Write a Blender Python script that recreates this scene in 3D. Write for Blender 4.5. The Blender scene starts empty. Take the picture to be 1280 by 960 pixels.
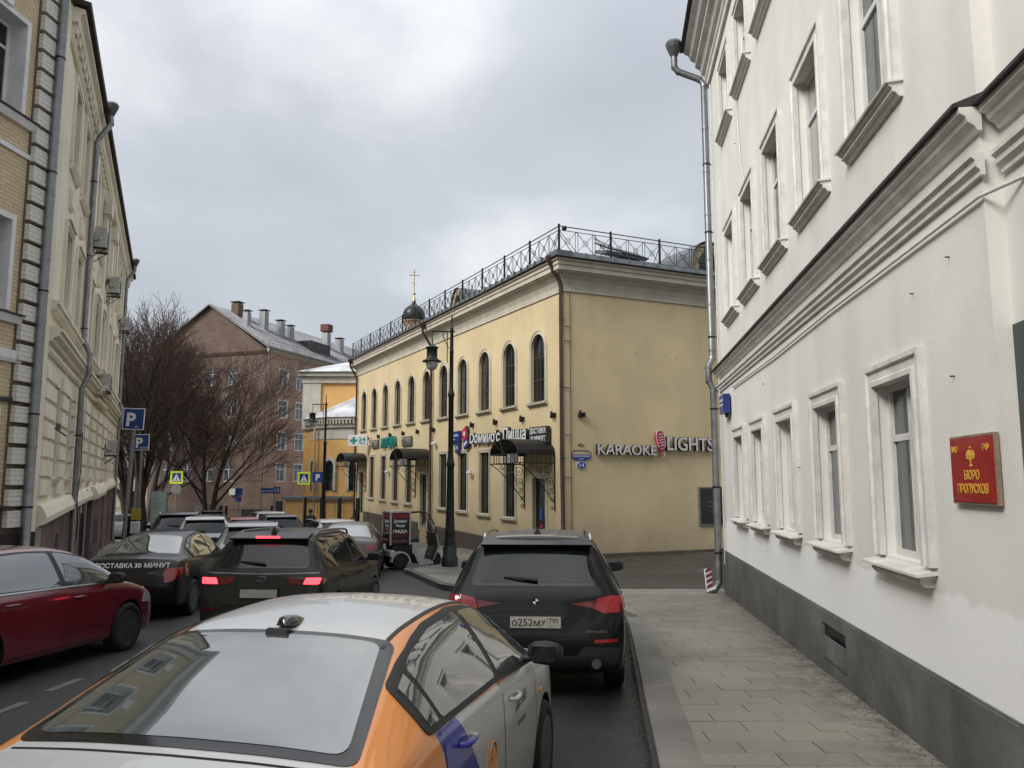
import bpy, bmesh, math, random
from mathutils import Vector, Matrix
from mathutils.bvhtree import BVHTree
from mathutils.interpolate import poly_3d_calc
random.seed(7)
R = math.radians
scn = bpy.context.scene
col = scn.collection

# ---------------- camera ----------------
cam_d = bpy.data.cameras.new("camera"); cam = bpy.data.objects.new("camera", cam_d); col.objects.link(cam)
cam.location = (0, 0, 2.0); cam.rotation_euler = (R(90) + math.atan(.124), 0, 0)
cam_d.sensor_width = 36; cam_d.lens = 28.125; cam_d.clip_start = .05; cam_d.clip_end = 3000
scn.camera = cam

# ---------------- sky + sun (overcast) ----------------
SUN_EL, SUN_AZ = R(37), R(-128)
w = bpy.data.worlds.new("World"); scn.world = w; w.use_nodes = True
nt = w.node_tree; nt.nodes.clear()
def N(tree, t, **kw):
    n = tree.nodes.new(t)
    for k, v in kw.items(): setattr(n, k, v)
    return n
out = N(nt, 'ShaderNodeOutputWorld'); bg = N(nt, 'ShaderNodeBackground'); bg.inputs[1].default_value = .05
sky = N(nt, 'ShaderNodeTexSky', sky_type='NISHITA', sun_disc=False, sun_elevation=SUN_EL, sun_rotation=SUN_AZ)
sky.air_density = 1.5; sky.dust_density = 3
tc = N(nt, 'ShaderNodeTexCoord')
sx = N(nt, 'ShaderNodeSeparateXYZ'); nt.links.new(tc.outputs['Generated'], sx.inputs[0])
# clouds live on a flat deck overhead: direction / (height) gives the right perspective
def M2(tree, op, a, b=None):
    n = N(tree, 'ShaderNodeMath', operation=op)
    for i, v in enumerate((a, b)):
        if v is None: continue
        if isinstance(v, (int, float)): n.inputs[i].default_value = v
        else: tree.links.new(v, n.inputs[i])
    return n.outputs[0]
zz = M2(nt, 'ADD', M2(nt, 'MAXIMUM', sx.outputs[2], 0.0), .28)
cx = M2(nt, 'DIVIDE', sx.outputs[0], zz); cy = M2(nt, 'DIVIDE', sx.outputs[1], zz)
cb = N(nt, 'ShaderNodeCombineXYZ'); nt.links.new(cx, cb.inputs[0]); nt.links.new(cy, cb.inputs[1])
n1 = N(nt, 'ShaderNodeTexNoise'); n1.inputs['Scale'].default_value = 1.15; n1.inputs['Detail'].default_value = 7; n1.inputs['Roughness'].default_value = .5
n1.inputs['Distortion'].default_value = .15
mp = N(nt, 'ShaderNodeMapping'); mp.inputs['Location'].default_value = (3.1, 1.35, 0); mp.inputs['Scale'].default_value = (1, .8, 1)
nt.links.new(cb.outputs[0], mp.inputs[0]); nt.links.new(mp.outputs[0], n1.inputs['Vector'])
rmp = N(nt, 'ShaderNodeValToRGB'); e = rmp.color_ramp.elements
e[0].position = .36; e[0].color = (2.9, 3.05, 3.33, 1)
e[1].position = .66; e[1].color = (6.5, 6.5, 6.4, 1)
x_ = e.new(.5); x_.color = (3.55, 3.7, 3.98, 1)
nt.links.new(n1.outputs[0], rmp.inputs[0])
# the deck thins to blue-grey near the horizon
hz = N(nt, 'ShaderNodeMapRange'); hz.inputs['From Min'].default_value = .0; hz.inputs['From Max'].default_value = .42
nt.links.new(sx.outputs[2], hz.inputs['Value'])
hm = N(nt, 'ShaderNodeMix', data_type='RGBA'); nt.links.new(hz.outputs[0], hm.inputs['Factor'])
hm.inputs[6].default_value = (2.9, 3.15, 3.55, 1); nt.links.new(rmp.outputs[0], hm.inputs[7])
# overcast luminance rises evenly from the horizon to the zenith
zr_ = N(nt, 'ShaderNodeMapRange'); zr_.inputs['From Min'].default_value = .45; zr_.inputs['From Max'].default_value = 1.; zr_.inputs['To Min'].default_value = 1.; zr_.inputs['To Max'].default_value = 2.2
nt.links.new(sx.outputs[2], zr_.inputs['Value'])
vm = N(nt, 'ShaderNodeVectorMath', operation='SCALE'); nt.links.new(hm.outputs[2], vm.inputs[0]); nt.links.new(zr_.outputs[0], vm.inputs['Scale'])
mx = N(nt, 'ShaderNodeMix', data_type='RGBA'); mx.inputs['Factor'].default_value = .9
nt.links.new(sky.outputs[0], mx.inputs[6]); nt.links.new(vm.outputs[0], mx.inputs[7])
nt.links.new(mx.outputs[2], bg.inputs[0]); nt.links.new(bg.outputs[0], out.inputs[0])
sl = bpy.data.lights.new("sun", 'SUN'); sun = bpy.data.objects.new("sun", sl); col.objects.link(sun)
sl.energy = 1.05; sl.angle = R(28); sl.color = (1, .97, .93)
sdir = Vector((math.sin(SUN_AZ)*math.cos(SUN_EL), math.cos(SUN_AZ)*math.cos(SUN_EL), math.sin(SUN_EL)))
sun.rotation_euler = sdir.to_track_quat('Z', 'Y').to_euler()
vs = scn.view_settings; vs.view_transform = 'Standard'; vs.look = 'None'; vs.gamma = 1; vs.use_curve_mapping = False
vs.exposure = 1.88

# ---------------- materials ----------------
MAT = {}
def bsdf(m): return m.node_tree.nodes['Principled BSDF']
def mat(name, c, rough=.7, metal=0., var=.12, scale=2., bump=0., bscale=30., spec=.5, coat=0., streak=0., dark=None, emit=None, estr=0, ior=None):
    """procedural paint / plaster / metal: two scales of noise in world space, optional vertical streaks and relief"""
    if name in MAT: return MAT[name]
    m = bpy.data.materials.new(name); m.use_nodes = True; t = m.node_tree; b = bsdf(m); L = t.links.new
    b.inputs['Roughness'].default_value = rough; b.inputs['Metallic'].default_value = metal
    b.inputs['Specular IOR Level'].default_value = spec; b.inputs['Coat Weight'].default_value = coat
    b.inputs['Coat Roughness'].default_value = .04
    if ior: b.inputs['IOR'].default_value = ior
    b.inputs['Base Color'].default_value = (*c, 1)
    if emit: b.inputs['Emission Color'].default_value = (*emit, 1); b.inputs['Emission Strength'].default_value = estr
    if var or bump:
        tcn = N(t, 'ShaderNodeNewGeometry'); P = tcn.outputs['Position']
    if var:
        a = N(t, 'ShaderNodeTexNoise'); a.inputs['Scale'].default_value = scale; a.inputs['Detail'].default_value = 6; a.inputs['Roughness'].default_value = .6
        L(P, a.inputs['Vector'])
        mr = N(t, 'ShaderNodeMapRange'); mr.inputs['From Min'].default_value = .3; mr.inputs['From Max'].default_value = .7
        L(a.outputs[0], mr.inputs['Value'])
        dk = dark or tuple(k*(1-2.2*var) for k in c); lt = tuple(min(1, k*(1+.7*var)) for k in c)
        mi = N(t, 'ShaderNodeMix', data_type='RGBA'); mi.inputs[6].default_value = (*dk, 1); mi.inputs[7].default_value = (*lt, 1)
        L(mr.outputs[0], mi.inputs['Factor']); o = mi.outputs[2]
        if streak:
            s2 = N(t, 'ShaderNodeTexNoise'); s2.inputs['Scale'].default_value = 1; s2.inputs['Detail'].default_value = 5
            mp_ = N(t, 'ShaderNodeMapping'); mp_.inputs['Scale'].default_value = (1.7, 1.7, .22); L(P, mp_.inputs[0]); L(mp_.outputs[0], s2.inputs['Vector'])
            m2 = N(t, 'ShaderNodeMapRange'); m2.inputs['From Min'].default_value = .45; m2.inputs['From Max'].default_value = .75; m2.inputs['To Max'].default_value = streak
            L(s2.outputs[0], m2.inputs['Value'])
            m3 = N(t, 'ShaderNodeMix', data_type='RGBA'); L(m2.outputs[0], m3.inputs['Factor']); L(o, m3.inputs[6]); m3.inputs[7].default_value = (c[0]*.4, c[1]*.38, c[2]*.36, 1)
            o = m3.outputs[2]
        L(o, b.inputs['Base Color'])
        mr2 = N(t, 'ShaderNodeMapRange'); mr2.inputs['To Min'].default_value = max(.02, rough-.08); mr2.inputs['To Max'].default_value = min(1, rough+.08)
        L(a.outputs[0], mr2.inputs['Value']); L(mr2.outputs[0], b.inputs['Roughness'])
    if bump:
        q = N(t, 'ShaderNodeTexNoise'); q.inputs['Scale'].default_value = bscale; q.inputs['Detail'].default_value = 4; L(P, q.inputs['Vector'])
        bu = N(t, 'ShaderNodeBump'); bu.inputs['Strength'].default_value = bump; bu.inputs['Distance'].default_value = .02
        L(q.outputs[0], bu.inputs['Height']); L(bu.outputs[0], b.inputs['Normal'])
    MAT[name] = m; return m

def brickmat(name, c1, c2, mortar, bw=.25, bh=.075, ms=.012, bump=.5, var=.35):
    m = bpy.data.materials.new(name); m.use_nodes = True; t = m.node_tree; b = bsdf(m); L = t.links.new
    b.inputs['Roughness'].default_value = .85
    tcn = N(t, 'ShaderNodeTexCoord'); s = N(t, 'ShaderNodeSeparateXYZ'); L(tcn.outputs['Object'], s.inputs[0])
    c = N(t, 'ShaderNodeCombineXYZ'); ad = M2(t, 'ADD', s.outputs[0], s.outputs[1]); L(ad, c.inputs[0]); L(s.outputs[2], c.inputs[1])
    br = N(t, 'ShaderNodeTexBrick'); L(c.outputs[0], br.inputs['Vector'])
    br.inputs['Color1'].default_value = (*c1, 1); br.inputs['Color2'].default_value = (*c2, 1); br.inputs['Mortar'].default_value = (*mortar, 1)
    br.inputs['Scale'].default_value = 1; br.inputs['Brick Width'].default_value = bw; br.inputs['Row Height'].default_value = bh; br.inputs['Mortar Size'].default_value = ms
    br.inputs['Mortar Smooth'].default_value = .3
    a = N(t, 'ShaderNodeTexNoise'); a.inputs['Scale'].default_value = .7; a.inputs['Detail'].default_value = 8; L(tcn.outputs['Object'], a.inputs['Vector'])
    mr = N(t, 'ShaderNodeMapRange'); mr.inputs['From Min'].default_value = .35; mr.inputs['From Max'].default_value = .7; mr.inputs['To Max'].default_value = var; L(a.outputs[0], mr.inputs['Value'])
    mi = N(t, 'ShaderNodeMix', data_type='RGBA'); L(mr.outputs[0], mi.inputs['Factor']); L(br.outputs['Color'], mi.inputs[6]); mi.inputs[7].default_value = (c1[0]*.45, c1[1]*.42, c1[2]*.4, 1)
    L(mi.outputs[2], b.inputs['Base Color'])
    bu = N(t, 'ShaderNodeBump'); bu.inputs['Strength'].default_value = bump; bu.inputs['Distance'].default_value = .01; bu.invert = True
    L(br.outputs['Fac'], bu.inputs['Height']); L(bu.outputs[0], b.inputs['Normal'])
    MAT[name] = m; return m

# ---------------- mesh builder ----------------
class MB:
    def __init__(s): s.v = []; s.f = []; s.mi = []; s.M = Matrix(); s.cur = 0; s.sm = []; s.smooth = False
    def add(s, vs, fs, smooth=None):
        n = len(s.v); s.v += [tuple(s.M @ Vector(v)) for v in vs]
        flip = s.M.determinant() < 0
        for f in fs:
            f = [n+i for i in f]
            if flip: f.reverse()
            s.f.append(f); s.mi.append(s.cur); s.sm.append(s.smooth if smooth is None else smooth)
        return s
    def box(s, x0, x1, y0, y1, z0, z1):
        return s.add([(x0,y0,z0),(x1,y0,z0),(x1,y1,z0),(x0,y1,z0),(x0,y0,z1),(x1,y0,z1),(x1,y1,z1),(x0,y1,z1)],
                     [(0,3,2,1),(4,5,6,7),(0,1,5,4),(1,2,6,5),(2,3,7,6),(3,0,4,7)], False)
    def cbox(s, x0, x1, y0, y1, z0, z1, c=.01):
        """box with chamfered vertical-front edges (all 8 corners of top face pulled in)"""
        return s.add([(x0,y0,z0),(x1,y0,z0),(x1,y1,z0),(x0,y1,z0),(x0,y0,z1-c),(x1,y0,z1-c),(x1,y1,z1-c),(x0,y1,z1-c),
                      (x0+c,y0+c,z1),(x1-c,y0+c,z1),(x1-c,y1-c,z1),(x0+c,y1-c,z1)],
                     [(0,3,2,1),(0,1,5,4),(1,2,6,5),(2,3,7,6),(3,0,4,7),(4,5,9,8),(5,6,10,9),(6,7,11,10),(7,4,8,11),(8,9,10,11)], False)
    def ring(s, c, r, ax, n):
        ax = Vector(ax).normalized(); u = ax.orthogonal().normalized(); w_ = ax.cross(u)
        return [Vector(c) + r*(math.cos(2*math.pi*i/n)*u + math.sin(2*math.pi*i/n)*w_) for i in range(n)]
    def tube(s, pts, r, n=8, cap=True, radii=None):
        pts = [Vector(p) for p in pts]; rings = []; u = None
        for i, p in enumerate(pts):
            d = (pts[min(i+1, len(pts)-1)] - pts[max(i-1, 0)]).normalized()
            if u is None: u = d.orthogonal().normalized()
            else: u = (u - d*u.dot(d)); u = u.normalized() if u.length > 1e-6 else d.orthogonal().normalized()
            w_ = d.cross(u); rr = radii[i] if radii else r
            rings.append([p + rr*(math.cos(2*math.pi*k/n)*u + math.sin(2*math.pi*k/n)*w_) for k in range(n)])
        vs = [v for rg in rings for v in rg]; fs = []
        for i in range(len(pts)-1):
            for k in range(n):
                a, b = i*n+k, i*n+(k+1) % n
                fs.append((a, b, b+n, a+n))
        s.add(vs, fs, True)
        if cap: s.add(rings[0], [tuple(reversed(range(n)))], False); s.add(rings[-1], [tuple(range(n))], False)
        return s
    def cyl(s, c, r, h, n=16, ax=(0, 0, 1)):
        c = Vector(c); return s.tube([c, c + Vector(ax).normalized()*h], r, n)
    def lathe(s, prof, n=16, c=(0, 0, 0), smooth=True):
        """prof: (radius, z) list, about z through c"""
        vs = []; fs = []
        for r, z in prof:
            for k in range(n):
                a = 2*math.pi*k/n; vs.append((c[0]+r*math.cos(a), c[1]+r*math.sin(a), c[2]+z))
        for i in range(len(prof)-1):
            for k in range(n):
                a, b = i*n+k, i*n+(k+1) % n; fs.append((a, b, b+n, a+n))
        s.add(vs, fs, smooth)
        s.add(vs[:n], [tuple(reversed(range(n)))], False); s.add(vs[-n:], [tuple(range(n))], False)
        return s
    def prism(s, poly, a, b, axis='x'):
        """2-D polygon extruded from a to b along an axis; poly = (y,z) for x, (x,z) for y, (x,y) for z"""
        def P(p, t): return {'x': (t, p[0], p[1]), 'y': (p[0], t, p[1]), 'z': (p[0], p[1], t)}[axis]
        n = len(poly); ar = sum(poly[i][0]*poly[(i+1) % n][1]-poly[(i+1) % n][0]*poly[i][1] for i in range(n))
        if (ar < 0): poly = list(reversed(poly))
        vs = [P(p, a) for p in poly] + [P(p, b) for p in poly]
        f0 = tuple(range(n)); f1 = tuple(range(n, 2*n)); sd = [(i, (i+1) % n, n+(i+1) % n, n+i) for i in range(n)]
        pos = (b > a)
        if axis == 'y': pos = not pos
        if pos: s.add(vs, [tuple(reversed(f0)), f1] + sd, False)
        else: s.add(vs, [f0, tuple(reversed(f1))] + [tuple(reversed(q)) for q in sd], False)
        return s
    def sweep(s, prof, path, closed=False, smooth=False):
        """prof (out, up) swept along a 3-D path in a vertical wall plane; frame: out=-Y, 'up' = in-plane normal"""
        pts = [Vector(p) for p in path]; n = len(pts); m = len(prof); vs = []
        for i, p in enumerate(pts):
            if closed: a, b = pts[i-1], pts[(i+1) % n]
            else: a, b = pts[max(i-1, 0)], pts[min(i+1, n-1)]
            d1 = (p-a).normalized() if (p-a).length > 1e-9 else (b-p).normalized()
            d2 = (b-p).normalized() if (b-p).length > 1e-9 else d1
            n1_ = Vector((-d1.z, 0, d1.x)); n2_ = Vector((-d2.z, 0, d2.x)); nn = (n1_+n2_); nn = nn/max(nn.length_squared/2, .3)
            for o, u in prof: vs.append(p + Vector((0, -o, 0)) + nn*u)
        fs = []
        for i in range(n if closed else n-1):
            j = (i+1) % n
            for k in range(m):
                l = (k+1) % m; fs.append((i*m+k, i*m+l, j*m+l, j*m+k))
        s.add(vs, fs, smooth)
        if not closed: s.add(vs[:m], [tuple(reversed(range(m)))], False); s.add(vs[-m:], [tuple(range(m))], False)
        return s
    def mesh(s, name, mats):
        me = bpy.data.meshes.new(name); me.from_pydata(s.v, [], s.f)
        for m in (mats if isinstance(mats, (list, tuple)) else [mats]): me.materials.append(m)
        for p, i, k in zip(me.polygons, s.mi, s.sm): p.material_index = i; p.use_smooth = k
        me.update(); return me
    def build(s, name, mats, parent=None, M=None, fixn=False):
        me = s.mesh(name, mats)
        if fixn: recalc(me)
        return put(name, me, parent, M)
def recalc(me):
    b = bmesh.new(); b.from_mesh(me); bmesh.ops.recalc_face_normals(b, faces=b.faces); b.to_mesh(me); b.free()
def put(name, me, parent=None, M=None):
    o = bpy.data.objects.new(name, me); col.objects.link(o)
    if parent: o.parent = parent
    if M is not None: o.matrix_local = M
    return o
def tag(o, label=None, cat=None, group=None, kind=None):
    if label: o['label'] = label
    if cat: o['category'] = cat
    if group: o['group'] = group
    if kind: o['kind'] = kind
    return o
def thing(name, label, cat, M=None, group=None):
    o = bpy.data.objects.new(name, None); o.empty_display_size = .2; col.objects.link(o)
    if M is not None: o.matrix_local = M
    return tag(o, label, cat, group)
def copy_tree(o, parent=None):
    c = o.copy(); col.objects.link(c)
    if parent: c.parent = parent
    for ch in list(o.children): copy_tree(ch, c)
    return c
T = Matrix.Translation
def RZ(a): return Matrix.Rotation(a, 4, 'Z')
def RX(a): return Matrix.Rotation(a, 4, 'X')
def RY(a): return Matrix.Rotation(a, 4, 'Y')
def SC(x, y, z): return Matrix.Diagonal((x, y, z, 1))
def frame2(p, d):
    """local frame of a facade: +X along d, outward is local -Y"""
    return T((p[0], p[1], 0)) @ RZ(math.atan2(d[1], d[0]))

FNT = {}
def text(s, h, mat_, parent, M, width=None, ext=.01, bold=0., name='lettering', align='CENTER', spacing=1.0):
    """letters as geometry: lies in the local XZ plane facing -Y, cap height h"""
    key = (s, bold, spacing)
    if key not in FNT:
        cu = bpy.data.curves.new('t', 'FONT'); cu.body = s; cu.size = 1; cu.align_x = 'LEFT'; cu.extrude = .5; cu.offset = bold; cu.space_character = spacing
        cu.resolution_u = 3
        to = bpy.data.objects.new('t', cu); col.objects.link(to)
        dg = bpy.context.evaluated_depsgraph_get(); dg.update()
        me = bpy.data.meshes.new_from_object(to.evaluated_get(dg)); bpy.data.objects.remove(to)
        xs = [v.co.x for v in me.vertices]; ys = [v.co.y for v in me.vertices]
        FNT[key] = (me, min(xs), max(xs), min(ys), max(ys))
    me, x0, x1, y0, y1 = FNT[key]; me = me.copy()
    k = h/.73; kx = (width/(x1-x0)) if width else k
    dx = -(x0+x1)/2 if align == 'CENTER' else -x0
    for v in me.vertices:
        a, b, c = v.co; v.co = ((a+dx)*kx, -(c+.5)*ext, b*k)
    me.materials.clear(); me.materials.append(mat_); recalc(me); me.name = name
    return put(name, me, parent, M)
def GZ(y): return -.026*y if y < 85 else -2.21

# shared materials
glass_dark = mat('window_glass_dark', (.010, .012, .013), .06, var=.0, spec=.55, bump=.015, bscale=2.)
glass_grey = mat('window_glass_grey', (.055, .075, .08), .08, var=.12, scale=1.5, spec=.8, bump=.02, bscale=3.)
def curtain_mat(name, c1, c2, sc):      # net curtain seen through a reflecting pane
    m = mat(name, c1, .12, var=0, spec=.8, coat=.5); t = m.node_tree; b = bsdf(m); L = t.links.new
    P = N(t, 'ShaderNodeNewGeometry').outputs['Position']; wv = N(t, 'ShaderNodeTexWave'); wv.inputs['Scale'].default_value = sc; wv.inputs['Distortion'].default_value = 2.5; wv.inputs['Detail'].default_value = 3
    mp_ = N(t, 'ShaderNodeMapping'); mp_.inputs['Scale'].default_value = (1, 1, .06); L(P, mp_.inputs[0]); L(mp_.outputs[0], wv.inputs['Vector'])
    mi = N(t, 'ShaderNodeMix', data_type='RGBA'); mi.inputs[6].default_value = (*c1, 1); mi.inputs[7].default_value = (*c2, 1); L(wv.outputs['Fac'], mi.inputs['Factor']); L(mi.outputs[2], b.inputs['Base Color']); return m
glass_curt = curtain_mat('window_glass_with_net_curtain', (.13, .135, .13), (.24, .24, .225), 3.)
glass_blind = curtain_mat('window_glass_with_dark_drape', (.02, .02, .019), (.055, .05, .042), 4.)
glass_far = mat('window_glass_far', (.10, .12, .13), .12, var=.3, scale=.6, spec=.7)
white_paint = mat('white_window_paint', (.62, .61, .58), .5, var=.1, scale=6, bump=.08, bscale=60)
brown_frame = mat('dark_brown_frame', (.035, .026, .022), .45, var=.1, scale=8)
zinc = mat('galvanised_steel', (.26, .27, .275), .42, .75, var=.14, scale=5, streak=.25)
zinc_dark = mat('weathered_steel', (.12, .125, .13), .5, .6, var=.2, scale=5, streak=.3)
brownpipe = mat('brown_painted_pipe', (.055, .022, .016), .4, var=.12, scale=6)
blackiron = mat('black_iron', (.012, .013, .014), .45, .3, var=.2, scale=9)
rubber = mat('rubber', (.012, .012, .012), .8, var=.2, scale=30)
cable_m = mat('cable_black', (.015, .015, .015), .6, var=0)
# =====================================================================  GROUND
def ground_mat(name, c, kind='asphalt'):
    m = bpy.data.materials.new(name); m.use_nodes = True; t = m.node_tree; b = bsdf(m); L = t.links.new
    P = N(t, 'ShaderNodeNewGeometry').outputs['Position']
    big = N(t, 'ShaderNodeTexNoise'); big.inputs['Scale'].default_value = .45; big.inputs['Detail'].default_value = 8; big.inputs['Roughness'].default_value = .62; L(P, big.inputs['Vector'])
    fine = N(t, 'ShaderNodeTexNoise'); fine.inputs['Scale'].default_value = 45 if kind == 'asphalt' else 70; fine.inputs['Detail'].default_value = 5; L(P, fine.inputs['Vector'])
    vor = N(t, 'ShaderNodeTexVoronoi'); vor.inputs['Scale'].default_value = 95; L(P, vor.inputs['Vector'])
    r1 = N(t, 'ShaderNodeMapRange'); r1.inputs['From Min'].default_value = .38; r1.inputs['From Max'].default_value = .66; L(big.outputs[0], r1.inputs['Value'])
    m1 = N(t, 'ShaderNodeMix', data_type='RGBA'); lo_, hi_ = (.8, 1.1) if kind == 'paver' else (.58, 1.3); m1.inputs[6].default_value = (c[0]*lo_, c[1]*lo_, c[2]*lo_, 1); m1.inputs[7].default_value = (c[0]*hi_, c[1]*hi_, c[2]*hi_, 1); L(r1.outputs[0], m1.inputs['Factor'])
    r2 = N(t, 'ShaderNodeMapRange'); r2.inputs['From Min'].default_value = .3; r2.inputs['From Max'].default_value = .75; r2.inputs['To Min'].default_value = .55; r2.inputs['To Max'].default_value = 1.6; L(fine.outputs[0], r2.inputs['Value'])
    m2 = N(t, 'ShaderNodeMix', data_type='RGBA', blend_type='MULTIPLY'); m2.inputs['Factor'].default_value = .85 if kind == 'asphalt' else .3; L(m1.outputs[2], m2.inputs[6]); L(r2.outputs[0], m2.inputs[7])
    o = m2.outputs[2]
    if kind == 'paver':      # grime gathers along the foot of the white building and in blotches
        s = N(t, 'ShaderNodeSeparateXYZ'); L(P, s.inputs[0])
        d = M2(t, 'SUBTRACT', M2(t, 'ADD', 4.57+17.46*-.1219, M2(t, 'MULTIPLY', s.outputs[1], .1219)), s.outputs[0])
        g = N(t, 'ShaderNodeMapRange'); g.inputs['From Min'].default_value = .75; g.inputs['From Max'].default_value = .05; L(M2(t, 'ABSOLUTE', d), g.inputs['Value'])
        gn = N(t, 'ShaderNodeTexNoise'); gn.inputs['Scale'].default_value = 5; gn.inputs['Detail'].default_value = 6; gn.inputs['Roughness'].default_value = .7; L(P, gn.inputs['Vector'])
        gr = N(t, 'ShaderNodeMapRange'); gr.inputs['From Min'].default_value = .42; gr.inputs['From Max'].default_value = .62; L(gn.outputs[0], gr.inputs['Value'])
        gm_ = M2(t, 'MULTIPLY', M2(t, 'MULTIPLY', g.outputs[0], gr.outputs[0]), .75)
        m5 = N(t, 'ShaderNodeMix', data_type='RGBA'); L(gm_, m5.inputs['Factor']); L(o, m5.inputs[6]); m5.inputs[7].default_value = (.05, .045, .035, 1); o = m5.outputs[2]
    L(o, b.inputs['Base Color'])
    r3 = N(t, 'ShaderNodeMapRange'); r3.inputs['From Min'].default_value = .35; r3.inputs['From Max'].default_value = .65
    r3.inputs['To Min'].default_value = .38 if kind == 'asphalt' else .5; r3.inputs['To Max'].default_value = .8; L(big.outputs[0], r3.inputs['Value']); L(r3.outputs[0], b.inputs['Roughness'])
    bu = N(t, 'ShaderNodeBump'); bu.inputs['Strength'].default_value = .6 if kind == 'asphalt' else .25; bu.inputs['Distance'].default_value = .006
    L(vor.outputs['Distance'] if kind == 'asphalt' else fine.outputs[0], bu.inputs['Height']); L(bu.outputs[0], b.inputs['Normal'])
    return m
asphalt = ground_mat('wet_asphalt', (.027, .027, .027))
asphalt_alley = ground_mat('worn_alley_asphalt', (.036, .032, .026))
grout = ground_mat('dark_grout', (.02, .019, .016), 'stone')
def paver_mat(name, c, bw, bh, rot):
    m = ground_mat(name, c, 'stone'); t = m.node_tree; b = bsdf(m); L = t.links.new
    P = N(t, 'ShaderNodeNewGeometry').outputs['Position']; mp_ = N(t, 'ShaderNodeMapping'); mp_.inputs['Rotation'].default_value = (0, 0, rot); L(P, mp_.inputs[0])
    br = N(t, 'ShaderNodeTexBrick'); L(mp_.outputs[0], br.inputs['Vector']); br.inputs['Scale'].default_value = 1; br.inputs['Brick Width'].default_value = bw; br.inputs['Row Height'].default_value = bh; br.inputs['Mortar Size'].default_value = .006
    br.inputs['Color1'].default_value = (1.08, 1.05, 1.0, 1); br.inputs['Color2'].default_value = (.86, .86, .86, 1); br.inputs['Mortar'].default_value = (.35, .34, .3, 1)
    src = b.inputs['Base Color'].links[0].from_socket
    mi = N(t, 'ShaderNodeMix', data_type='RGBA', blend_type='MULTIPLY'); mi.inputs['Factor'].default_value = 1; L(src, mi.inputs[6]); L(br.outputs['Color'], mi.inputs[7]); L(mi.outputs[2], b.inputs['Base Color'])
    return m
pave_sheet = paver_mat('granite_paving', (.215, .205, .18), .6, .3, R(6))
pavers_m = [ground_mat('paver_granite_%s' % n, c, 'paver') for n, c in (('warm', (.225, .21, .168)), ('grey', (.21, .20, .168)), ('dark', (.195, .184, .152)))]
granite = ground_mat('kerb_granite', (.19, .18, .158), 'stone')
granite_dark = ground_mat('kerb_granite_dark', (.09, .088, .085), 'stone')
earth = ground_mat('distant_ground', (.09, .085, .075), 'stone')

def sheet(name, poly, mats, dz=0., zf=GZ, kind='structure', parent=None, label=None):
    """flat polygon following the slope of the street"""
    bm = bmesh.new(); vs = [bm.verts.new((x, y, zf(y)+dz)) for x, y in poly]; f = bm.faces.new(vs); f.normal_update()
    if f.normal.z < 0: f.normal_flip()
    bmesh.ops.triangulate(bm, faces=bm.faces[:]); me = bpy.data.meshes.new(name); bm.to_mesh(me); bm.free(); me.materials.append(mats)
    o = put(name, me, parent)
    if kind: o['kind'] = kind
    return o
# ground to the horizon
gb = MB(); ys = [-400, 0, 85, 260, 700, 2200]; xs = [-2000, -120, -30, 30, 120, 2000]
gzf = lambda y: (GZ(y)-.06 if y >= 0 else 0.-.06)
vs_ = [(x, y, gzf(y)) for y in ys for x in xs]; nx = len(xs)
gb.add(vs_, [(j*nx+i, j*nx+i+1, (j+1)*nx+i+1, (j+1)*nx+i) for j in range(len(ys)-1) for i in range(nx-1)])
g = gb.build('ground', earth); g['kind'] = 'structure'
def GZ0(y): return GZ(y) if y >= 0 else 0.
KR = [(-3.0, -30), (.39, 0), (1.07, 6.06), (1.37, 8.72), (1.84, 12.83), (1.93, 13.9), (1.72, 15.2), (1.0, 16.4), (0., 17.5), (-1.0, 18.5), (-1.7, 19.5), (-2.2, 21.0), (-2.7, 22.6), (-3.2, 24.1), (-3.0, 24.9), (-2.1, 26.3), (-1.9, 27.2)]
KR_far = [(-1.9-.46*13, 40.2), (-1.9-.46*28, 55.2), (-1.9-.46*30-1, 58.)]
KL = [(-12.3, -30), (-9.25, 0), (-8.3, 12), (-8.25, 16), (-9.2, 19.5), (-12.3, 26.6), (-14.8, 32.5), (-20.0, 44.8), (-24.0, 52)]
# one road sheet under everything
r = sheet('road', [(-70, 88), (-70, 60), (-34, 50), (-14, 10), (-16, -30), (1.5, -30), (4, 6), (4.5, 20), (-1, 30), (-13, 56), (20, 62), (20, 88)][::-1], asphalt, 0.0, GZ0)
# right pavement: tiled strip (pieces) + sheet beyond
n_ = Vector((1, -.1219)).normalized()
def WR(y): return 4.57 + (17.46-y)*-.1219
sheet('pavement', [(-3.0, -30), (.39, 0), (.90, 4.6), (WR(4.6)+.4, 4.6), (WR(0)+.4, 0), (WR(-30)+.4, -30)], pave_sheet, .12, GZ0)
tile_base = sheet('tiled_pavement', [(.85, 4.6), (1.02, 6.06), (1.32, 8.72), (1.80, 12.83), (1.90, 13.9), (1.68, 15.2), (1.0, 16.4), (-.1, 17.6), (-.7, 18.3), (4.9, 18.3), (WR(4.6)+.4, 4.6)], grout, .095, GZ0)
plaza = [(-.7, 18.3), (-1.0, 18.5), (-1.7, 19.5), (-2.2, 21.0), (-2.7, 22.6), (-3.2, 24.1), (-3.0, 24.9), (-2.1, 26.3), (-1.9, 27.2)] + KR_far + [(-12.5, 58), (1.9, 26.9), (5.0, 18.3)]
sheet('corner_pavement', plaza, pave_sheet, .12, GZ0)
KR_d = (.113, 1)
meshes = {}
def paver(wd, ln, k):
    key = (round(wd, 2), round(ln, 2), k)
    if key not in meshes:
        b = MB(); b.cbox(0, wd-.011, 0, ln-.010, -.04, 0, .003); meshes[key] = b.mesh('paver', pavers_m[k])
    return meshes[key]
al = math.atan(-.113); ca, sa = math.cos(al), math.sin(al)
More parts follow.
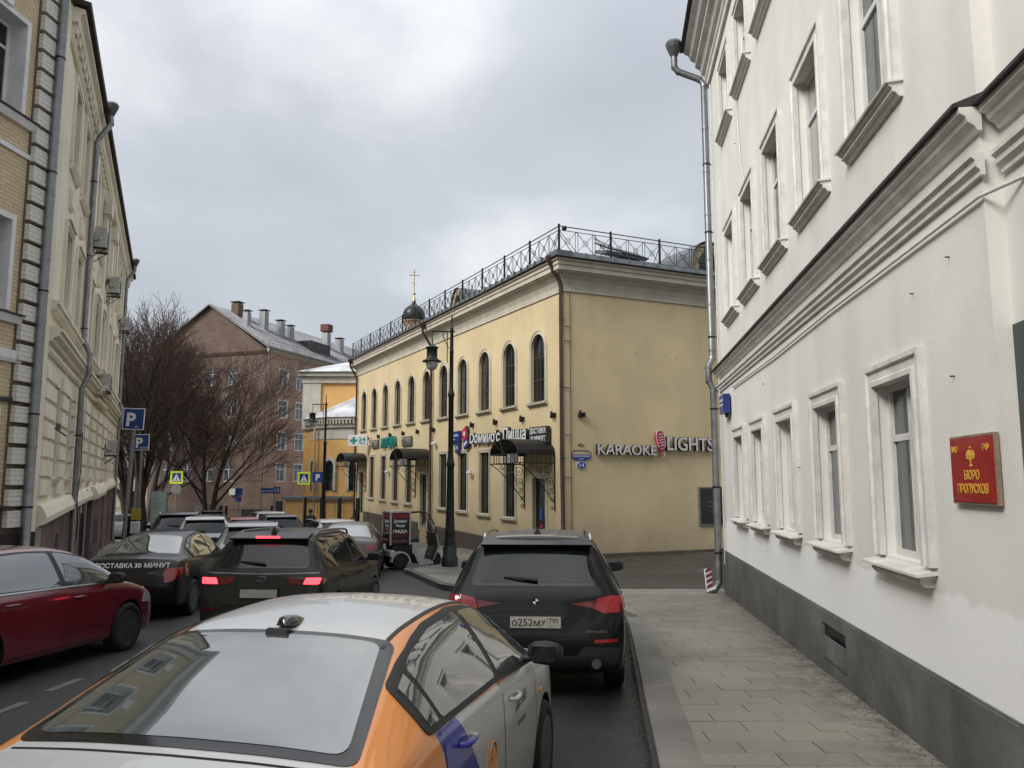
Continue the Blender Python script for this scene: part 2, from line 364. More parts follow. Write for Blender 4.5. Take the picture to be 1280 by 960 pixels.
tilt = Matrix.Rotation(-math.atan(.026), 4, 'X')
rng = random.Random(3)
def kx(y):   # right kerb x at y, inner edge of the kerbstone
    for a, b in zip(KR[1:6], KR[2:6]):
        if a[1] <= y <= b[1]: return a[0]+(b[0]-a[0])*(y-a[1])/(b[1]-a[1])+.335
    return 1.07-(6.06-y)*.113+.335 if y < 6 else 2.0
row = 0; y = 4.62
while y < 18.2:
    xin = kx(y+.15) if y < 13.9 else max(a[0]+(b[0]-a[0])*(yy-a[1])/(b[1]-a[1]) for yy in (y, y+.29) for a, b in zip(KR[5:12], KR[6:12]) if a[1] <= yy <= b[1])+.26
    xw = WR(y) + .03
    # running bond on a fixed lattice parallel to the kerb
    base = .113*(y-6.06)+1.07+.335; off = -.6*((row*7) % 5)/5
    x = base+off
    while x < xin-.01: x += .6
    if x-xin > .06: edges = [xin, x]
    else: edges = [x]
    while edges[-1] < xw: edges.append(edges[-1]+.6)
    if edges[-1]-xw > .3: edges[-1] = edges[-1]
    edges[0] -= .05
    for a, b in zip(edges, edges[1:]):
        me = paver(b-a, .3, rng.choice((0, 0, 1, 1, 1, 2)))
        o = put('paver', me, tile_base, T((a, y, GZ(y)+.122+rng.uniform(-.002, .002))) @ RZ(al*0-.0) @ tilt @ RX(rng.uniform(-.003, .003)))
    y += .3; row += 1
# kerbstones
def kerbs(pts, wd, m_, side, step=1.0, top=.126, nm='kerb'):
    root = None; rest = 0; poly = [Vector(p) for p in pts]; acc = []
    # resample
    out_ = [poly[0]]; i = 0; cur = poly[0]; need = step
    for a, b in zip(poly, poly[1:]):
        L_ = (b-a).length; t_ = need
        while t_ <= L_: out_.append(a+(b-a)*(t_/L_)); t_ += step
        need = t_-L_
    out_.append(poly[-1])
    K = tag(bpy.data.objects.new(nm, None), None, None, None, 'structure'); col.objects.link(K)
    for a, b in zip(out_, out_[1:]):
        d = b-a; L_ = d.length
        if L_ < .05: continue
        mb = MB(); y0, y1 = (0, -wd) if side > 0 else (0, wd)
        mb.cbox(.004, L_-.004, min(y0, y1), max(y0, y1), -.22, 0, .008)
        z0, z1 = GZ0(a.y)+top, GZ0(b.y)+top
        Mx = T((a.x, a.y, z0)) @ RZ(math.atan2(d.y, d.x)) @ RY(-math.atan2(z1-z0, L_))
        mb.build('kerb_stone', m_, K, Mx)
kerbs(KR[:6], .33, granite, 1)
kerbs(KR[5:], .2, granite_dark, 1, .8, nm='corner_kerb')
kerbs([KR[-1]]+KR_far, .2, granite, 1, 1.2, nm='shop_kerb')
kerbs(KL, .2, granite, -1, 1.2, nm='left_kerb')
sheet('left_pavement', KL+[(-32, 52), (-24, 46), (-9.6, 17), (-14.6, -30)], pave_sheet, .12, GZ0)
# alley between the buildings, nearly level, dark worn asphalt
ab = MB(); rows = []
L0 = [(1.15, 18.42, -.357), (4.2, 18.42, -.352), (5.2, 18.5, -.35), (30, 18.5, -.3)]
L1 = [(1.0, 22, -.43), (4.4, 22.5, -.40), (9.8, 24.0, -.38), (30, 26, -.3)]
L2 = [(1.4, 26.6, -.568), (3.9, 27.8, -.45), (7.4, 29.5, -.44), (30, 40.2, -.35)]
vs_ = L0+L1+L2; ab.add(vs_, [(j*4+i, j*4+i+1, (j+1)*4+i+1, (j+1)*4+i) for j in range(2) for i in range(3)])
ab.build('alley', asphalt_alley)['kind'] = 'structure'
# lane dashes
wp = ground_mat('road_paint', (.13, .13, .125), 'stone')
lm = tag(bpy.data.objects.new('lane_marking', None), kind='structure'); col.objects.link(lm)
for i in range(2):
    y0 = 7.9 + 1.1*i; x0 = -5.0 - .02*(y0-8)
    mb = MB(); mb.box(-.05, .05, 0, .6, -.003, .004); mb.build('dash', wp, lm, T((x0, y0, GZ(y0)+.002)) @ RZ(-.05) @ tilt)
# manhole covers + gutter grate
mh = MB(); mh.cyl((0, 0, 0), .31, .012, 24); mh.smooth = False
tag(mh.build('manhole_cover', zinc_dark, None, T((-.9, 21.6+0, GZ(21.6)+.12))  ), 'round iron manhole cover set in the corner pavement by the lamp post', 'manhole cover')
# =====================================================================  FACADE TOOLS
def arc_pts(xc, zs, r, n=10, z_r=None):
    z_r = z_r or r
    return [(xc + r*math.cos(math.pi - math.pi*i/n), zs + z_r*math.sin(math.pi*i/n)) for i in range(n+1)]
def wall_mb(x0, x1, z0, z1, ops, depth, k=0., z0f=None, z1f=None):
    """wall in the XZ plane (outward -Y) with recessed openings; ops: (xc, w, zb, zt, arched); z sheared by k*x"""
    mb = MB(); X = sorted({x0, x1} | {round(o[0]-o[1]/2, 4) for o in ops} | {round(o[0]+o[1]/2, 4) for o in ops})
    X = [x for x in X if x0-1e-6 <= x <= x1+1e-6]
    Z = sorted({z0, z1} | {o[2] for o in ops} | {o[3] for o in ops}); sh = lambda p: (p[0], p[1], p[2]+k*p[0])
    inside = lambda x, z: any(abs(x-o[0]) < o[1]/2-1e-4 and o[2]+1e-4 < z < o[3]-1e-4 for o in ops)
    for a, b in zip(X, X[1:]):
        run = None
        for c, d in zip(Z, Z[1:]):
            if inside((a+b)/2, (c+d)/2): continue
            mb.add([sh(p) for p in ((a, 0, c), (b, 0, c), (b, 0, d), (a, 0, d))], [(0, 1, 2, 3)])
    for xc, w_, zb, zt, ar in ops:
        l, r_ = xc-w_/2, xc+w_/2
        if ar:
            rr = w_/2; zs = zt-rr; P = arc_pts(xc, zs, rr, 12)
            # spandrels
            for half in (P[:7], P[6:]):
                cx_ = l if half is not P[6:] and half[0][0] < xc-1e-6 else r_
                for p, q in zip(half, half[1:]):
                    mb.add([sh((cx_, 0, zt)), sh((p[0], 0, p[1])), sh((q[0], 0, q[1]))], [(0, 1, 2)])
            for p, q in zip(P, P[1:]):
                mb.add([sh(v) for v in ((p[0], 0, p[1]), (p[0], depth, p[1]), (q[0], depth, q[1]), (q[0], 0, q[1]))], [(0, 1, 2, 3)], True)
            top = zs
        else:
            top = zt; mb.add([sh(v) for v in ((l, 0, zt), (l, depth, zt), (r_, depth, zt), (r_, 0, zt))], [(0, 1, 2, 3)])
        mb.add([sh(v) for v in ((l, 0, zb), (l, depth, zb), (l, depth, top), (l, 0, top))], [(0, 1, 2, 3)])
        mb.add([sh(v) for v in ((r_, 0, zb), (r_, 0, top), (r_, depth, top), (r_, depth, zb))], [(0, 1, 2, 3)])
        mb.add([sh(v) for v in ((l, 0, zb), (r_, 0, zb), (r_, depth, zb), (l, depth, zb))], [(0, 1, 2, 3)])
    return mb
def outline(xc, w_, zb, zt, arch, n=12):
    l, r_ = xc-w_/2, xc+w_/2
    if arch: return [(l, 0, zb)] + [(p[0], 0, p[1]) for p in arc_pts(xc, zt-w_/2, w_/2, n)] + [(r_, 0, zb)]
    return [(l, 0, zb), (l, 0, zt), (r_, 0, zt), (r_, 0, zb)]
WM = {}
def window(parent, F, xc, w_, zb, zt, arch=False, depth=.25, fm=None, gm=None, style='two', surround=None, sill=None, key=None, fr=.05, open_=False, name='window', label=None, pane_parts=True):
    """one window: frame mesh (part) > panes, sill, surround (sub-parts), shared meshes between alike windows"""
    key = (key, round(w_, 3), round(zt-zb, 3), arch, style, fm.name, gm.name)
    if key not in WM:
        h = zt-zb; d = {}; f = MB(); hw = w_/2
        if arch:
            rr = hw; P = [(-hw, 0, 0)] + [(p[0], 0, p[1]) for p in arc_pts(0, h-rr, rr, 12)] + [(hw, 0, 0)]
            f.sweep([(-.06, 0), (0, 0), (0, -fr), (-.06, -fr)], [(p[0], depth-.06, p[2]) for p in P])
            f.box(-hw, hw, depth-.06, depth, 0, fr)
        else:
            f.box(-hw, hw, depth-.06, depth, 0, fr); f.box(-hw, hw, depth-.06, depth, h-fr, h)
            f.box(-hw, -hw+fr, depth-.06, depth, fr, h-fr); f.box(hw-fr, hw, depth-.06, depth, fr, h-fr)
        b = .03; y0, y1 = depth-.055, depth-.005; vb = []; hb = []
        if style == 'two': vb = [(0, fr, h-fr-.02)]; hb = [h*.68]
        elif style == 'asym': vb = [(-hw*.15, fr, h-fr)]; hb = [h*.72]
        elif style == 'four': vb = [(0, fr, h-fr-.02)]; hb = [h*.33, h*.66]
        elif style == 'T': vb = [(0, fr, h*.7)]; hb = [h*.7]
        for x, a, c in vb: f.box(x-b, x+b, y0, y1, a, c)
        for z in hb: f.box(-hw+fr, hw-fr, y0+.002, y1-.002, z-b, z+b)
        d['frame'] = f.mesh(name, fm)
        xs_ = sorted([-hw+fr*.5]+[x for x, _, _ in vb]+[hw-fr*.5]); zs_ = sorted([fr*.5]+hb+[h-fr*.5]); panes = []
        gy = depth-.03
        for i, (a, c) in enumerate(zip(xs_, xs_[1:])):
            for j, (e_, g_) in enumerate(zip(zs_, zs_[1:])):
                if style == 'T' and j == 1 and i == 1: continue
                if style == 'T' and j == 1: c = xs_[-1]
                q = MB()
                if arch and j == len(zs_)-2:
                    pts = [(a, e_), (c, e_)]; m_ = 7
                    for t_ in range(m_+1):
                        xx = c+(a-c)*t_/m_; zz_ = h-rr+math.sqrt(max(0, (rr-.01)**2-xx*xx)); pts.append((xx, zz_))
                    q.prism(pts, gy, gy+.008, 'y')
                else: q.box(a, c, gy, gy+.008, e_, g_)
                panes.append(q)
        if pane_parts: d['panes'] = [q.mesh('pane', gm) for q in panes]
        else:
            al_ = MB()
            for q in panes: al_.add(q.v, q.f)
            d['panes'] = [al_.mesh('pane', gm)]
        if surround:
            prof, sm = surround; q = MB(); pth = outline(0, w_, 0, h, arch)
            q.sweep(prof, pth); d['surround'] = q.mesh('surround', sm)
        if sill:
            fn, sm = sill; q = MB(); fn(q, w_); d['sill'] = q.mesh('sill', sm)
        WM[key] = d
    d = WM[key]
    o = put(name, d['frame'], parent, F @ T((xc, 0, zb)))
    if label: o['label'] = label
    for p in d['panes']: put('pane', p, o)
    if 'surround' in d: put('surround', d['surround'], o)
    if 'sill' in d: put('sill', d['sill'], o)
    return o
def band(mb, prof, x0, x1, k=0., z=0.):
    """moulding: profile (out, z) extruded along x, sheared by k"""
    vs = [(x0, -o, z+q+k*x0) for o, q in prof] + [(x1, -o, z+q+k*x1) for o, q in prof]; n = len(prof)
    ar = sum(prof[i][0]*prof[(i+1) % n][1]-prof[(i+1) % n][0]*prof[i][1] for i in range(n))
    sd = [(i, (i+1) % n, n+(i+1) % n, n+i) for i in range(n)]
    if ar > 0: fs = [tuple(range(n)), tuple(reversed(range(n, 2*n)))] + [tuple(reversed(q)) for q in sd]
    else: fs = [tuple(reversed(range(n))), tuple(range(n, 2*n))] + sd
    return mb.add(vs, fs, False)
def root_at(name, label, cat): return thing(name, label, cat)

# =====================================================================  RIGHT WHITE BUILDING
def plaster_white():
    m = mat('white_plaster', (.70, .685, .64), .85, var=.05, scale=.7, bump=.12, bscale=22, streak=.16)
    t = m.node_tree; b = bsdf(m); L = t.links.new
    P = N(t, 'ShaderNodeNewGeometry').outputs['Position']; s = N(t, 'ShaderNodeSeparateXYZ'); L(P, s.inputs[0])
    n = N(t, 'ShaderNodeTexNoise'); n.inputs['Scale'].default_value = 1.6; n.inputs['Detail'].default_value = 3; L(P, n.inputs['Vector'])
    a = M2(t, 'ADD', s.outputs[2], M2(t, 'MULTIPLY', n.outputs[0], .35))
    mr = N(t, 'ShaderNodeMapRange'); mr.inputs['From Min'].default_value = 1.36; mr.inputs['From Max'].default_value = 1.40; mr.inputs['To Min'].default_value = .8; mr.inputs['To Max'].default_value = 0; L(a, mr.inputs['Value'])
    src = b.inputs['Base Color'].links[0].from_socket
    mi = N(t, 'ShaderNodeMix', data_type='RGBA'); L(mr.outputs[0], mi.inputs['Factor']); L(src, mi.inputs[6]); mi.inputs[7].default_value = (.80, .80, .785, 1)   # fresh paint over graffiti
    L(mi.outputs[2], b.inputs['Base Color']); return m
PW = plaster_white()
PW_trim = mat('white_trim', (.64, .63, .59), .7, var=.10, scale=5, bump=.2, bscale=25, streak=.2)
grey_plinth = mat('grey_plinth_paint', (.125, .127, .122), .8, var=.2, scale=1.6, bump=.5, bscale=9, streak=.45)
flash = mat('dark_roof_flashing', (.05, .05, .05), .55, .4, var=.3, scale=4)
B1 = thing('white_building', 'white plastered building along the right pavement, grey plinth, three storeys of windows', 'building')
RD = Vector((-.1219, -1)).normalized(); RP = (4.57 + 0*-.1219, 17.46)     # far corner; x runs toward the camera
F1 = frame2(RP, RD); o1 = .0      # s in my survey = x - o1
gs = [2.5, 4.42, 6.5, 8.64, 10.78]; us = [2.2, 4.25, 6.32, 8.45, 10.62]
ops = []
for s in gs: ops.append((s+o1, .98, 1.37, 2.88, False))
for s in us: ops.append((s+o1, 1.08, 5.28, 7.02, False)); ops.append((s+o1, 1.08, 9.12, 10.5, False))
E1 = 12.57+o1
wall_mb(0, E1, .50, 11.3, ops, .17).build('wall', PW, B1, F1)
# recessed bay toward the camera
ops2 = []
for i in range(7):
    s = 16.2+2.3*i; ops2 += [(s, 1.0, 1.37, 2.88, False), (s, 1.05, 5.28, 7.02, False), (s, 1.05, 9.12, 10.5, False)]
Fr = F1 @ T((0, .12, 0))
wall_mb(E1, 44, .50, 11.3, ops2+[(E1+.80, 1.35, .5, 2.98, False)], .17).build('side_bay', PW, B1, Fr)
q = MB(); q.add([(E1, 0, .5), (E1, 0, 11.3), (E1, .12, 11.3), (E1, .12, .5)], [(0, 3, 2, 1)]); q.add([(0, 0, -1.2), (0, 0, 11.3), (0, 10, 11.3), (0, 10, -1.2)], [(0, 1, 2, 3)]); q.add([(44, 0, -1.2), (44, 0, 11.3), (44, 10, 11.3), (44, 10, -1.2)], [(0, 3, 2, 1)]); q.add([(0, 10, -1.2), (44, 10, -1.2), (44, 10, 11.3), (0, 10, 11.3)], [(0, 3, 2, 1)])
q.build('end_wall', PW, B1, F1)
q = MB(); V0, V1 = 8.05+o1, 9.0+o1
q.box(-.03, V0, -.035, .02, -1, .56); q.box(V1, E1, -.035, .02, -1, .56); q.box(V0, V1, -.035, .02, .43, .56); q.box(V0, V1, -.035, .02, -1, .18)
q.box(E1, 44, .085, .2, -1, .56)
q.box(-.03, E1, -.02, .02, .56, .575)
q.build('plinth', grey_plinth, B1, F1)
q = MB(); q.box(V0, V1, .0, .05, .18, .43); q.build('vent_recess', blackiron, B1, F1)
q = MB(); q.box(V0+.12, V1, -.055, -.036, .06, .30); q.box(V0+.14, V1-.02, -.06, -.055, .08, .28); q.build('vent_cover', grey_plinth, B1, F1)
trim = [(.0, -.015), (.055, -.015), (.055, .03), (.035, .045), (.035, .12), (.06, .13), (.06, .17), (0, .17)]
def sill_ground(q, w_):
    q.prism([(.05, -.05), (-.16, -.075), (-.16, -.055), (.05, -.015)], -w_/2-.17, w_/2+.17, 'x')
    q.prism([(.0, -.09), (-.12, -.09), (-.12, -.0755), (0, -.05)], -w_/2-.12, w_/2+.12, 'x')
    q.prism([(.0, -.16), (-.07, -.155), (-.10, -.12), (-.10, -.092), (0, -.092)], -w_/2-.08, w_/2+.08, 'x')
def sill_upper(q, w_):
    q.prism([(0, -.14), (-.035, -.135), (-.06, -.10), (-.085, -.09), (-.085, -.06), (-.115, -.045), (-.115, -.02), (0, -.012)], -w_/2-.19, w_/2+.19, 'x')
    q.prism([(.03, -.01), (-.14, -.026), (-.145, -.010), (.03, .012)], -w_/2-.21, w_/2+.21, 'x')
for i, s in enumerate(gs):
    if i == 2:   # walled-up niche
        o = window(B1, F1, s+o1, .98, 1.37, 2.88, False, .15, white_paint, PW_trim, 'one', (trim, PW_trim), (sill_ground, PW_trim), key='g', fr=.09)
        o['label'] = 'window niche closed with white boards'
    else: window(B1, F1, s+o1, .98, 1.37, 2.88, False, .15, white_paint, glass_grey, 'two', (trim, PW_trim), (sill_ground, PW_trim), key='g', fr=.06)
for i, s in enumerate(us):
    window(B1, F1, s+o1, 1.08, 5.28, 7.02, False, .15, white_paint, (glass_curt, glass_grey, glass_grey, glass_curt, glass_grey)[i], 'two', (trim, PW_trim), (sill_upper, PW_trim), key='u', fr=.06)
    window(B1, F1, s+o1, 1.08, 9.12, 10.5, False, .15, white_paint, glass_grey, 'two', (trim, PW_trim), (sill_upper, PW_trim), key='u', fr=.06)
for (s, w_, a, b, _) in ops2: window(B1, Fr, s, w_, a, b, False, .15, white_paint, glass_grey, 'two', (trim, PW_trim), (sill_upper, PW_trim), key='u', fr=.06)
# storey cornice: two mouldings under a dark metal flashing
def belt(F, a, b, nm):
    q = MB(); band(q, [(0, 3.97), (.03, 3.97), (.03, 4.0), (.06, 4.03), (.06, 4.07), (.085, 4.09), (.085, 4.12), (0, 4.12)], a, b); q.build('lower_string_course', PW_trim, B1, F); q = MB()
    band(q, [(0, 4.27), (.03, 4.27), (.045, 4.30), (.085, 4.33), (.10, 4.37), (.135, 4.39), (.135, 4.43), (0, 4.43)], a, b)
    q.build(nm, PW_trim, B1, F)
    q = MB(); band(q, [(-.02, 4.434), (.175, 4.434), (.175, 4.455), (-.02, 4.53)], a-.02, b); q.build('flashing', flash, B1, F)
belt(F1, -.03, E1+.05, 'string_course'); belt(Fr, E1+.055, 44, 'string_course')
q = MB()
band(q, [(0, 11.15), (.06, 11.15), (.06, 11.3), (.09, 11.34), (.09, 11.44), (.16, 11.5), (.20, 11.62), (.30, 11.68), (.30, 11.8), (.40, 11.86), (.45, 11.98), (.55, 12.04), (.55, 12.12), (0, 12.12)], -.25, 44)
q.build('eaves_cornice', PW_trim, B1, F1)
q = MB(); band(q, [(0, 12.125), (.64, 12.125), (.64, 12.17), (0, 12.42)], -.35, 44); q.prism([(0, 12.3), (10, 12.3), (5, 14.6)], -.3, 44, 'x'); q.build('roof', flash, B1, F1)
# grey door frame in the near bay
gdm = mat('grey_green_steel_door', (.055, .07, .068), .45, .2, var=.1, scale=5)
q = MB(); x0, x1 = E1+.125, E1+1.475
q.box(x0-.10, x0+.06, -.02, .3, -.4, 2.99); q.box(x1-.06, x1+.1, -.02, .3, -.4, 2.99); q.box(x0+.061, x1-.061, -.02, .3, 2.84, 2.99)
d = q.build('door_frame', gdm, B1, Fr)
q = MB(); q.cbox(x0+.07, x1-.07, .15, .2, -.3, 2.83, .01); q.box(x0+.2, x1-.2, .14, .15, .3, 1.3); q.box(x0+.2, x1-.2, .14, .15, 1.5, 2.7); q.build('door', gdm, B1, Fr)
# corner downpipe
def downpipe(parent, M, pts, r, m_, brackets=(), funnel=None, joints=1.05, name='downpipe', wallout=.12):
    q = MB(); q.M = M; q.tube(pts, r, 12); o = q.build(name, m_, parent)
    a, b = Vector(pts[-2]), Vector(pts[-1])
    for p, p2 in zip(pts, pts[1:]):
        p, p2 = Vector(p), Vector(p2); L_ = (p2-p).length; n = int(L_/joints)
        if L_ < 1.5: n = 0
        for i in range(n+1):
            c = p+(p2-p)*((i+.02)/max(n, 1)*.97); j = MB(); j.M = M; j.cyl(c-(p2-p).normalized()*.02, r+.007, .05, 12, (p2-p)); j.build('joint_collar', m_, o)
    for z, x, yw in brackets:
        k = MB(); k.M = M; k.cyl((x, yw, z), r+.012, .035, 12); k.tube([(x, yw, z+.017), (x, yw+wallout+.05, z+.017)], .012, 6); k.tube([(x-r-.01, yw, z+.02), (x-r-.05, yw-.02, z+.02)], .012, 5)
        k.build('bracket', blackiron, o)
    if funnel:
        k = MB(); k.M = M; x, y_, z = funnel; k.lathe([(r, -.14), (r+.05, -.02), (r+.10, .10), (r+.12, .18), (r+.09, .24), (r+.02, .25)], 12, (x, y_, z), False); k.build('funnel', zinc_dark if m_ is zinc else m_, o)
    return o
px, py = -.03, -.14
downpipe(B1, F1, [(px, -.80, 11.92), (px, -.80, 11.62), (px, -.72, 11.5), (px, py-.1, 11.28), (px, py, 11.15), (px+.0, py, 4.75), (px, py-.09, 4.55), (px, py-.09, 4.25), (px, py, 4.05), (px, py, -.1), (px, py-.08, -.25), (px-.02, py-.25, -.32)], .075, zinc,
         [(9.2, px, py), (7.6, px, py), (5.2, px, py), (3.6, px, py), (1.9, px, py), (.5, px, py)], (px, -.80, 12.0), wallout=.15)
# lightning conductor / cable drooping on the wall and conduit under the belt
q = MB(); q.M = F1; q.tube([(3.55, -.01, 10.9), (3.6, -.02, 8.6), (3.75, -.02, 7.75), (4.1, -.02, 7.15), (4.4, -.02, 7.1)], .01, 5); q.build('wall_cable', white_paint, B1)
q = MB(); q.M = F1; q.tube([(2, -.03, 3.86), (6, -.03, 3.83), (9, -.03, 3.86), (E1, -.03, 3.84), (E1+.3, .12, 3.86), (20, .12, 3.84)], .014, 6); q.tube([(.25, -.05, 11), (.27, -.05, 5), (.27, -.05, .3)], .012, 6)
q.build('conduit', white_paint, B1)
q = MB(); q.M = Fr; q.tube([(E1+.75, -.03, 6.3), (E1+.72, -.05, 5.7), (E1+.76, -.03, 5.2)], .012, 5); q.tube([(E1+.68, -.03, 6.3), (E1+.82, -.05, 6.25)], .02, 5); q.build('wall_cable', zinc_dark, B1)
q = MB(); q.M = F1
for s, z in ((11.75, 6.9), (5.0, 3.55), (7.2, 2.2), (11.3, 3.5), (11.95, 2.75), (3.2, 8.3), (9.9, 8.2), (12.0, 3.6)): q = MB(); q.M = F1; q.cyl((s+o1, 0, z), .006, .03, 6, (0, -1, 0)); q.build('wall_bolt', blackiron, B1)
# red office sign
red = mat('red_sign_glass', (.30, .008, .012), .25, var=.06, scale=6, coat=.3)
gold = mat('gold_lettering', (.72, .42, .06), .4, var=0)
woodf = mat('pale_wood_edge', (.30, .22, .15), .6, var=.2, scale=9)
FS = F1 @ T((12.22+o1, 0, 0))
S = thing('office_sign', 'red office plate with gold letters and small crest on the white wall near the door', 'sign', FS @ T((0, -.01, 2.09)))
q = MB(); q.box(-.33, .33, -.028, -.0, -.23, .23); q.build('sign_board', woodf, S)
q = MB(); q.box(-.315, .315, -.034, -.0281, -.216, .216); q.build('sign_face', red, S)
text('МО', .045, gold, S, T((-.24, -.035, .118)), .085, .003, .0); text('РФ', .045, gold, S, T((.225, -.035, .118)), .085, .003, .0)
text('БЮРО', .062, gold, S, T((0, -.035, -.065)), .22, .002, .010); text('ПРОПУСКОВ', .062, gold, S, T((0, -.035, -.155)), .45, .002, .008)
q = MB()
for sg in (-1, 1):      # small double headed crest: three feathers a side, heads, body, tail fan
    for (x1, z1, x2, z2) in ((.034, .128, .052, .118), (.056, .112, .062, .094), (.062, .088, .056, .072)): q.prism([(sg*.006, .088), (sg*x1, z1), (sg*x2, z2), (sg*.008, .066)], -.038, -.0345, 'y')
    q.prism([(sg*.002, .112), (sg*.014, .132), (sg*.024, .126), (sg*.014, .120), (sg*.010, .108)], -.0382, -.0345, 'y')
    q.prism([(0, .04), (sg*.022, .026), (sg*.010, .022), (0, .016)], -.0381, -.0345, 'y')
q.prism([(-.009, .10), (0, .116), (.009, .10), (.010, .06), (0, .034), (-.010, .06)], -.0385, -.0345, 'y'); q.prism([(-.008, .142), (.008, .142), (.005, .154), (0, .148), (-.005, .154)], -.0382, -.0345, 'y')
q.build('crest', gold, S)
for x in (-.295, .295):
    for z in (-.2, .2): q = MB(); q.cyl((x, -.034, z), .006, .004, 8, (0, -1, 0)); q.build('screw', zinc, S)
# blue street light-box
blue = mat('blue_enamel', (.012, .028, .16), .35, var=.05, scale=6)
bluel = mat('blue_sign_face', (.02, .045, .22), .3, var=.05, scale=6)
whit = mat('white_lettering', (.75, .75, .74), .5, var=0)
S = thing('street_name_box', 'dark blue street name box high on the corner of the white building', 'sign', F1 @ T((1.25, 0, 3.60)) @ SC(.85, .62, .9))
q = MB(); q.cbox(-.26, .42, -.26, -.04, -.22, .2, .01); q.build('box', blue, S)
q = MB(); q.box(-.24, .40, -.264, -.2605, -.2, .18); q.build('face', bluel, S)
text('БОЛЬШАЯ', .05, whit, S, T((.08, -.265, .04)), .5, .003); text('ЛУБЯНКА', .05, whit, S, T((.08, -.265, -.06)), .5, .003)
q = MB(); q.box(-.262, -.2605, -.24, -.06, -.19, .17); q.build('side_face', bluel, S)
q = MB(); q.cyl((.05, -.1, -.30), .05, .08, 8); q.box(.0, .1, -.05, 0, -.2, .1); q.build('bracket', blackiron, S)
# striped barrier board leaning behind the pipe
redp = mat('red_reflective', (.25, .012, .02), .4, var=.1, scale=6)
S = thing('striped_board', 'red and white striped plastic board standing behind the corner downpipe', 'barrier', T((4.43, 18.35, GZ(18.2)+.12)) @ RZ(.6) @ RX(-.12) @ SC(.62, .7, .72))
q = MB(); q.cbox(-.16, .16, -.02, .02, 0, .62, .01); q.build('panel', whit, S)
for i in range(4):
    q = MB(); z = .02+i*.16; q.prism([(-.155, z), (-.155, z+.08), (.155, z+.10+.06), (.155, z+.06)][:4], -.024, -.0205, 'y'); q.build('stripe', redp, S)
# small sensor on pole at alley side
# =====================================================================  YELLOW CORNER BUILDING
PY = mat('yellow_plaster', (.54, .44, .262), .88, var=.07, scale=.45, bump=.2, bscale=12, streak=.14)
def grime(m, z0, z1, k, colr):      # splashed dirt on the foot of a wall
    t = m.node_tree; b = bsdf(m); L = t.links.new; P = N(t, 'ShaderNodeNewGeometry').outputs['Position']; s = N(t, 'ShaderNodeSeparateXYZ'); L(P, s.inputs[0])
    n = N(t, 'ShaderNodeTexNoise'); n.inputs['Scale'].default_value = 1.3; n.inputs['Detail'].default_value = 7; n.inputs['Roughness'].default_value = .65; L(P, n.inputs['Vector'])
    zz = M2(t, 'SUBTRACT', s.outputs[2], M2(t, 'MULTIPLY', n.outputs[0], (z1-z0)*1.2)); g = N(t, 'ShaderNodeMapRange'); g.inputs['From Min'].default_value = z1-(z1-z0)*.6; g.inputs['From Max'].default_value = z0-(z1-z0)*.6; g.inputs['To Max'].default_value = k; L(zz, g.inputs['Value'])
    src = b.inputs['Base Color'].links[0].from_socket; mi = N(t, 'ShaderNodeMix', data_type='RGBA'); L(g.outputs[0], mi.inputs['Factor']); L(src, mi.inputs[6]); mi.inputs[7].default_value = (*colr, 1); L(mi.outputs[2], b.inputs['Base Color'])
grime(PY, -.5, .9, .5, (.20, .165, .11)); grime(grey_plinth, -.3, .35, .6, (.045, .042, .036))
PYt = mat('cream_trim', (.50, .46, .35), .8, var=.09, scale=4, bump=.15, bscale=30, streak=.18)
PYc = mat('grey_cornice', (.46, .425, .345), .8, var=.09, scale=2, bump=.15, bscale=20, streak=.2)
granb = mat('brown_granite_plinth', (.085, .065, .052), .6, var=.25, scale=4)
roofm = mat('pale_metal_roof', (.30, .31, .32), .45, .45, var=.2, scale=.9, streak=.1)
edgem = mat('grey_roof_edge', (.13, .145, .155), .45, .5, var=.15, scale=3)
KC = (1.77, 26.8); LL = 29.0; KK = -.02
dL = Vector((.46, -1)).normalized(); dS = Vector((1, .46)).normalized()
FL = frame2((KC[0]-dL.x*LL, KC[1]-dL.y*LL), dL); FSd = frame2(KC, dS)
Z0 = -KK*LL     # add to corner heights
B2 = thing('yellow_building', 'two storey yellow plastered corner building with arched upper windows and a grey cornice', 'building')
usl = [1.95+2.5*i for i in range(11)]; gsl = [4.45, 6.95, 9.4, 11.95, 17.3, 19.75, 22.2, 24.8]; drs = [1.9, 14.75, 27.2]
ops = [(LL-s, 1.12, 4.85+Z0, 7.32+Z0, True) for s in usl] + [(LL-s, 1.02, .62+Z0, 3.12+Z0, False) for s in gsl] + [(LL-s, 1.02, -.42+Z0, 2.15+Z0, False) for s in drs]
wall_mb(0, LL, -1.6, 8.9+Z0, ops, .17, KK).build('wall', PY, B2, FL)
SL = 14
wall_mb(0, SL, -1.6, 8.9, [], .3).build('side_wall', PY, B2, FSd)
q = MB(); q.add([(0, 0, -1.6), (0, 0, 9.5), (0, 14, 9.5), (0, 14, -1.6)], [(0, 1, 2, 3)]); q.build('end_wall', PY, B2, FL)
def mband(mb, prof, x0, x1, k=0., z=0., m0=0, m1=0):
    vs = [(x0-m0*o, -o, z+q_+k*x0) for o, q_ in prof] + [(x1+m1*o, -o, z+q_+k*x1) for o, q_ in prof]; n = len(prof)
    ar = sum(prof[i][0]*prof[(i+1) % n][1]-prof[(i+1) % n][0]*prof[i][1] for i in range(n))
    sd = [(i, (i+1) % n, n+(i+1) % n, n+i) for i in range(n)]
    if ar > 0: fs = [tuple(range(n)), tuple(reversed(range(n, 2*n)))] + [tuple(reversed(q_)) for q_ in sd]
    else: fs = [tuple(reversed(range(n))), tuple(range(n, 2*n))] + sd
    mb.add(vs, fs, False)
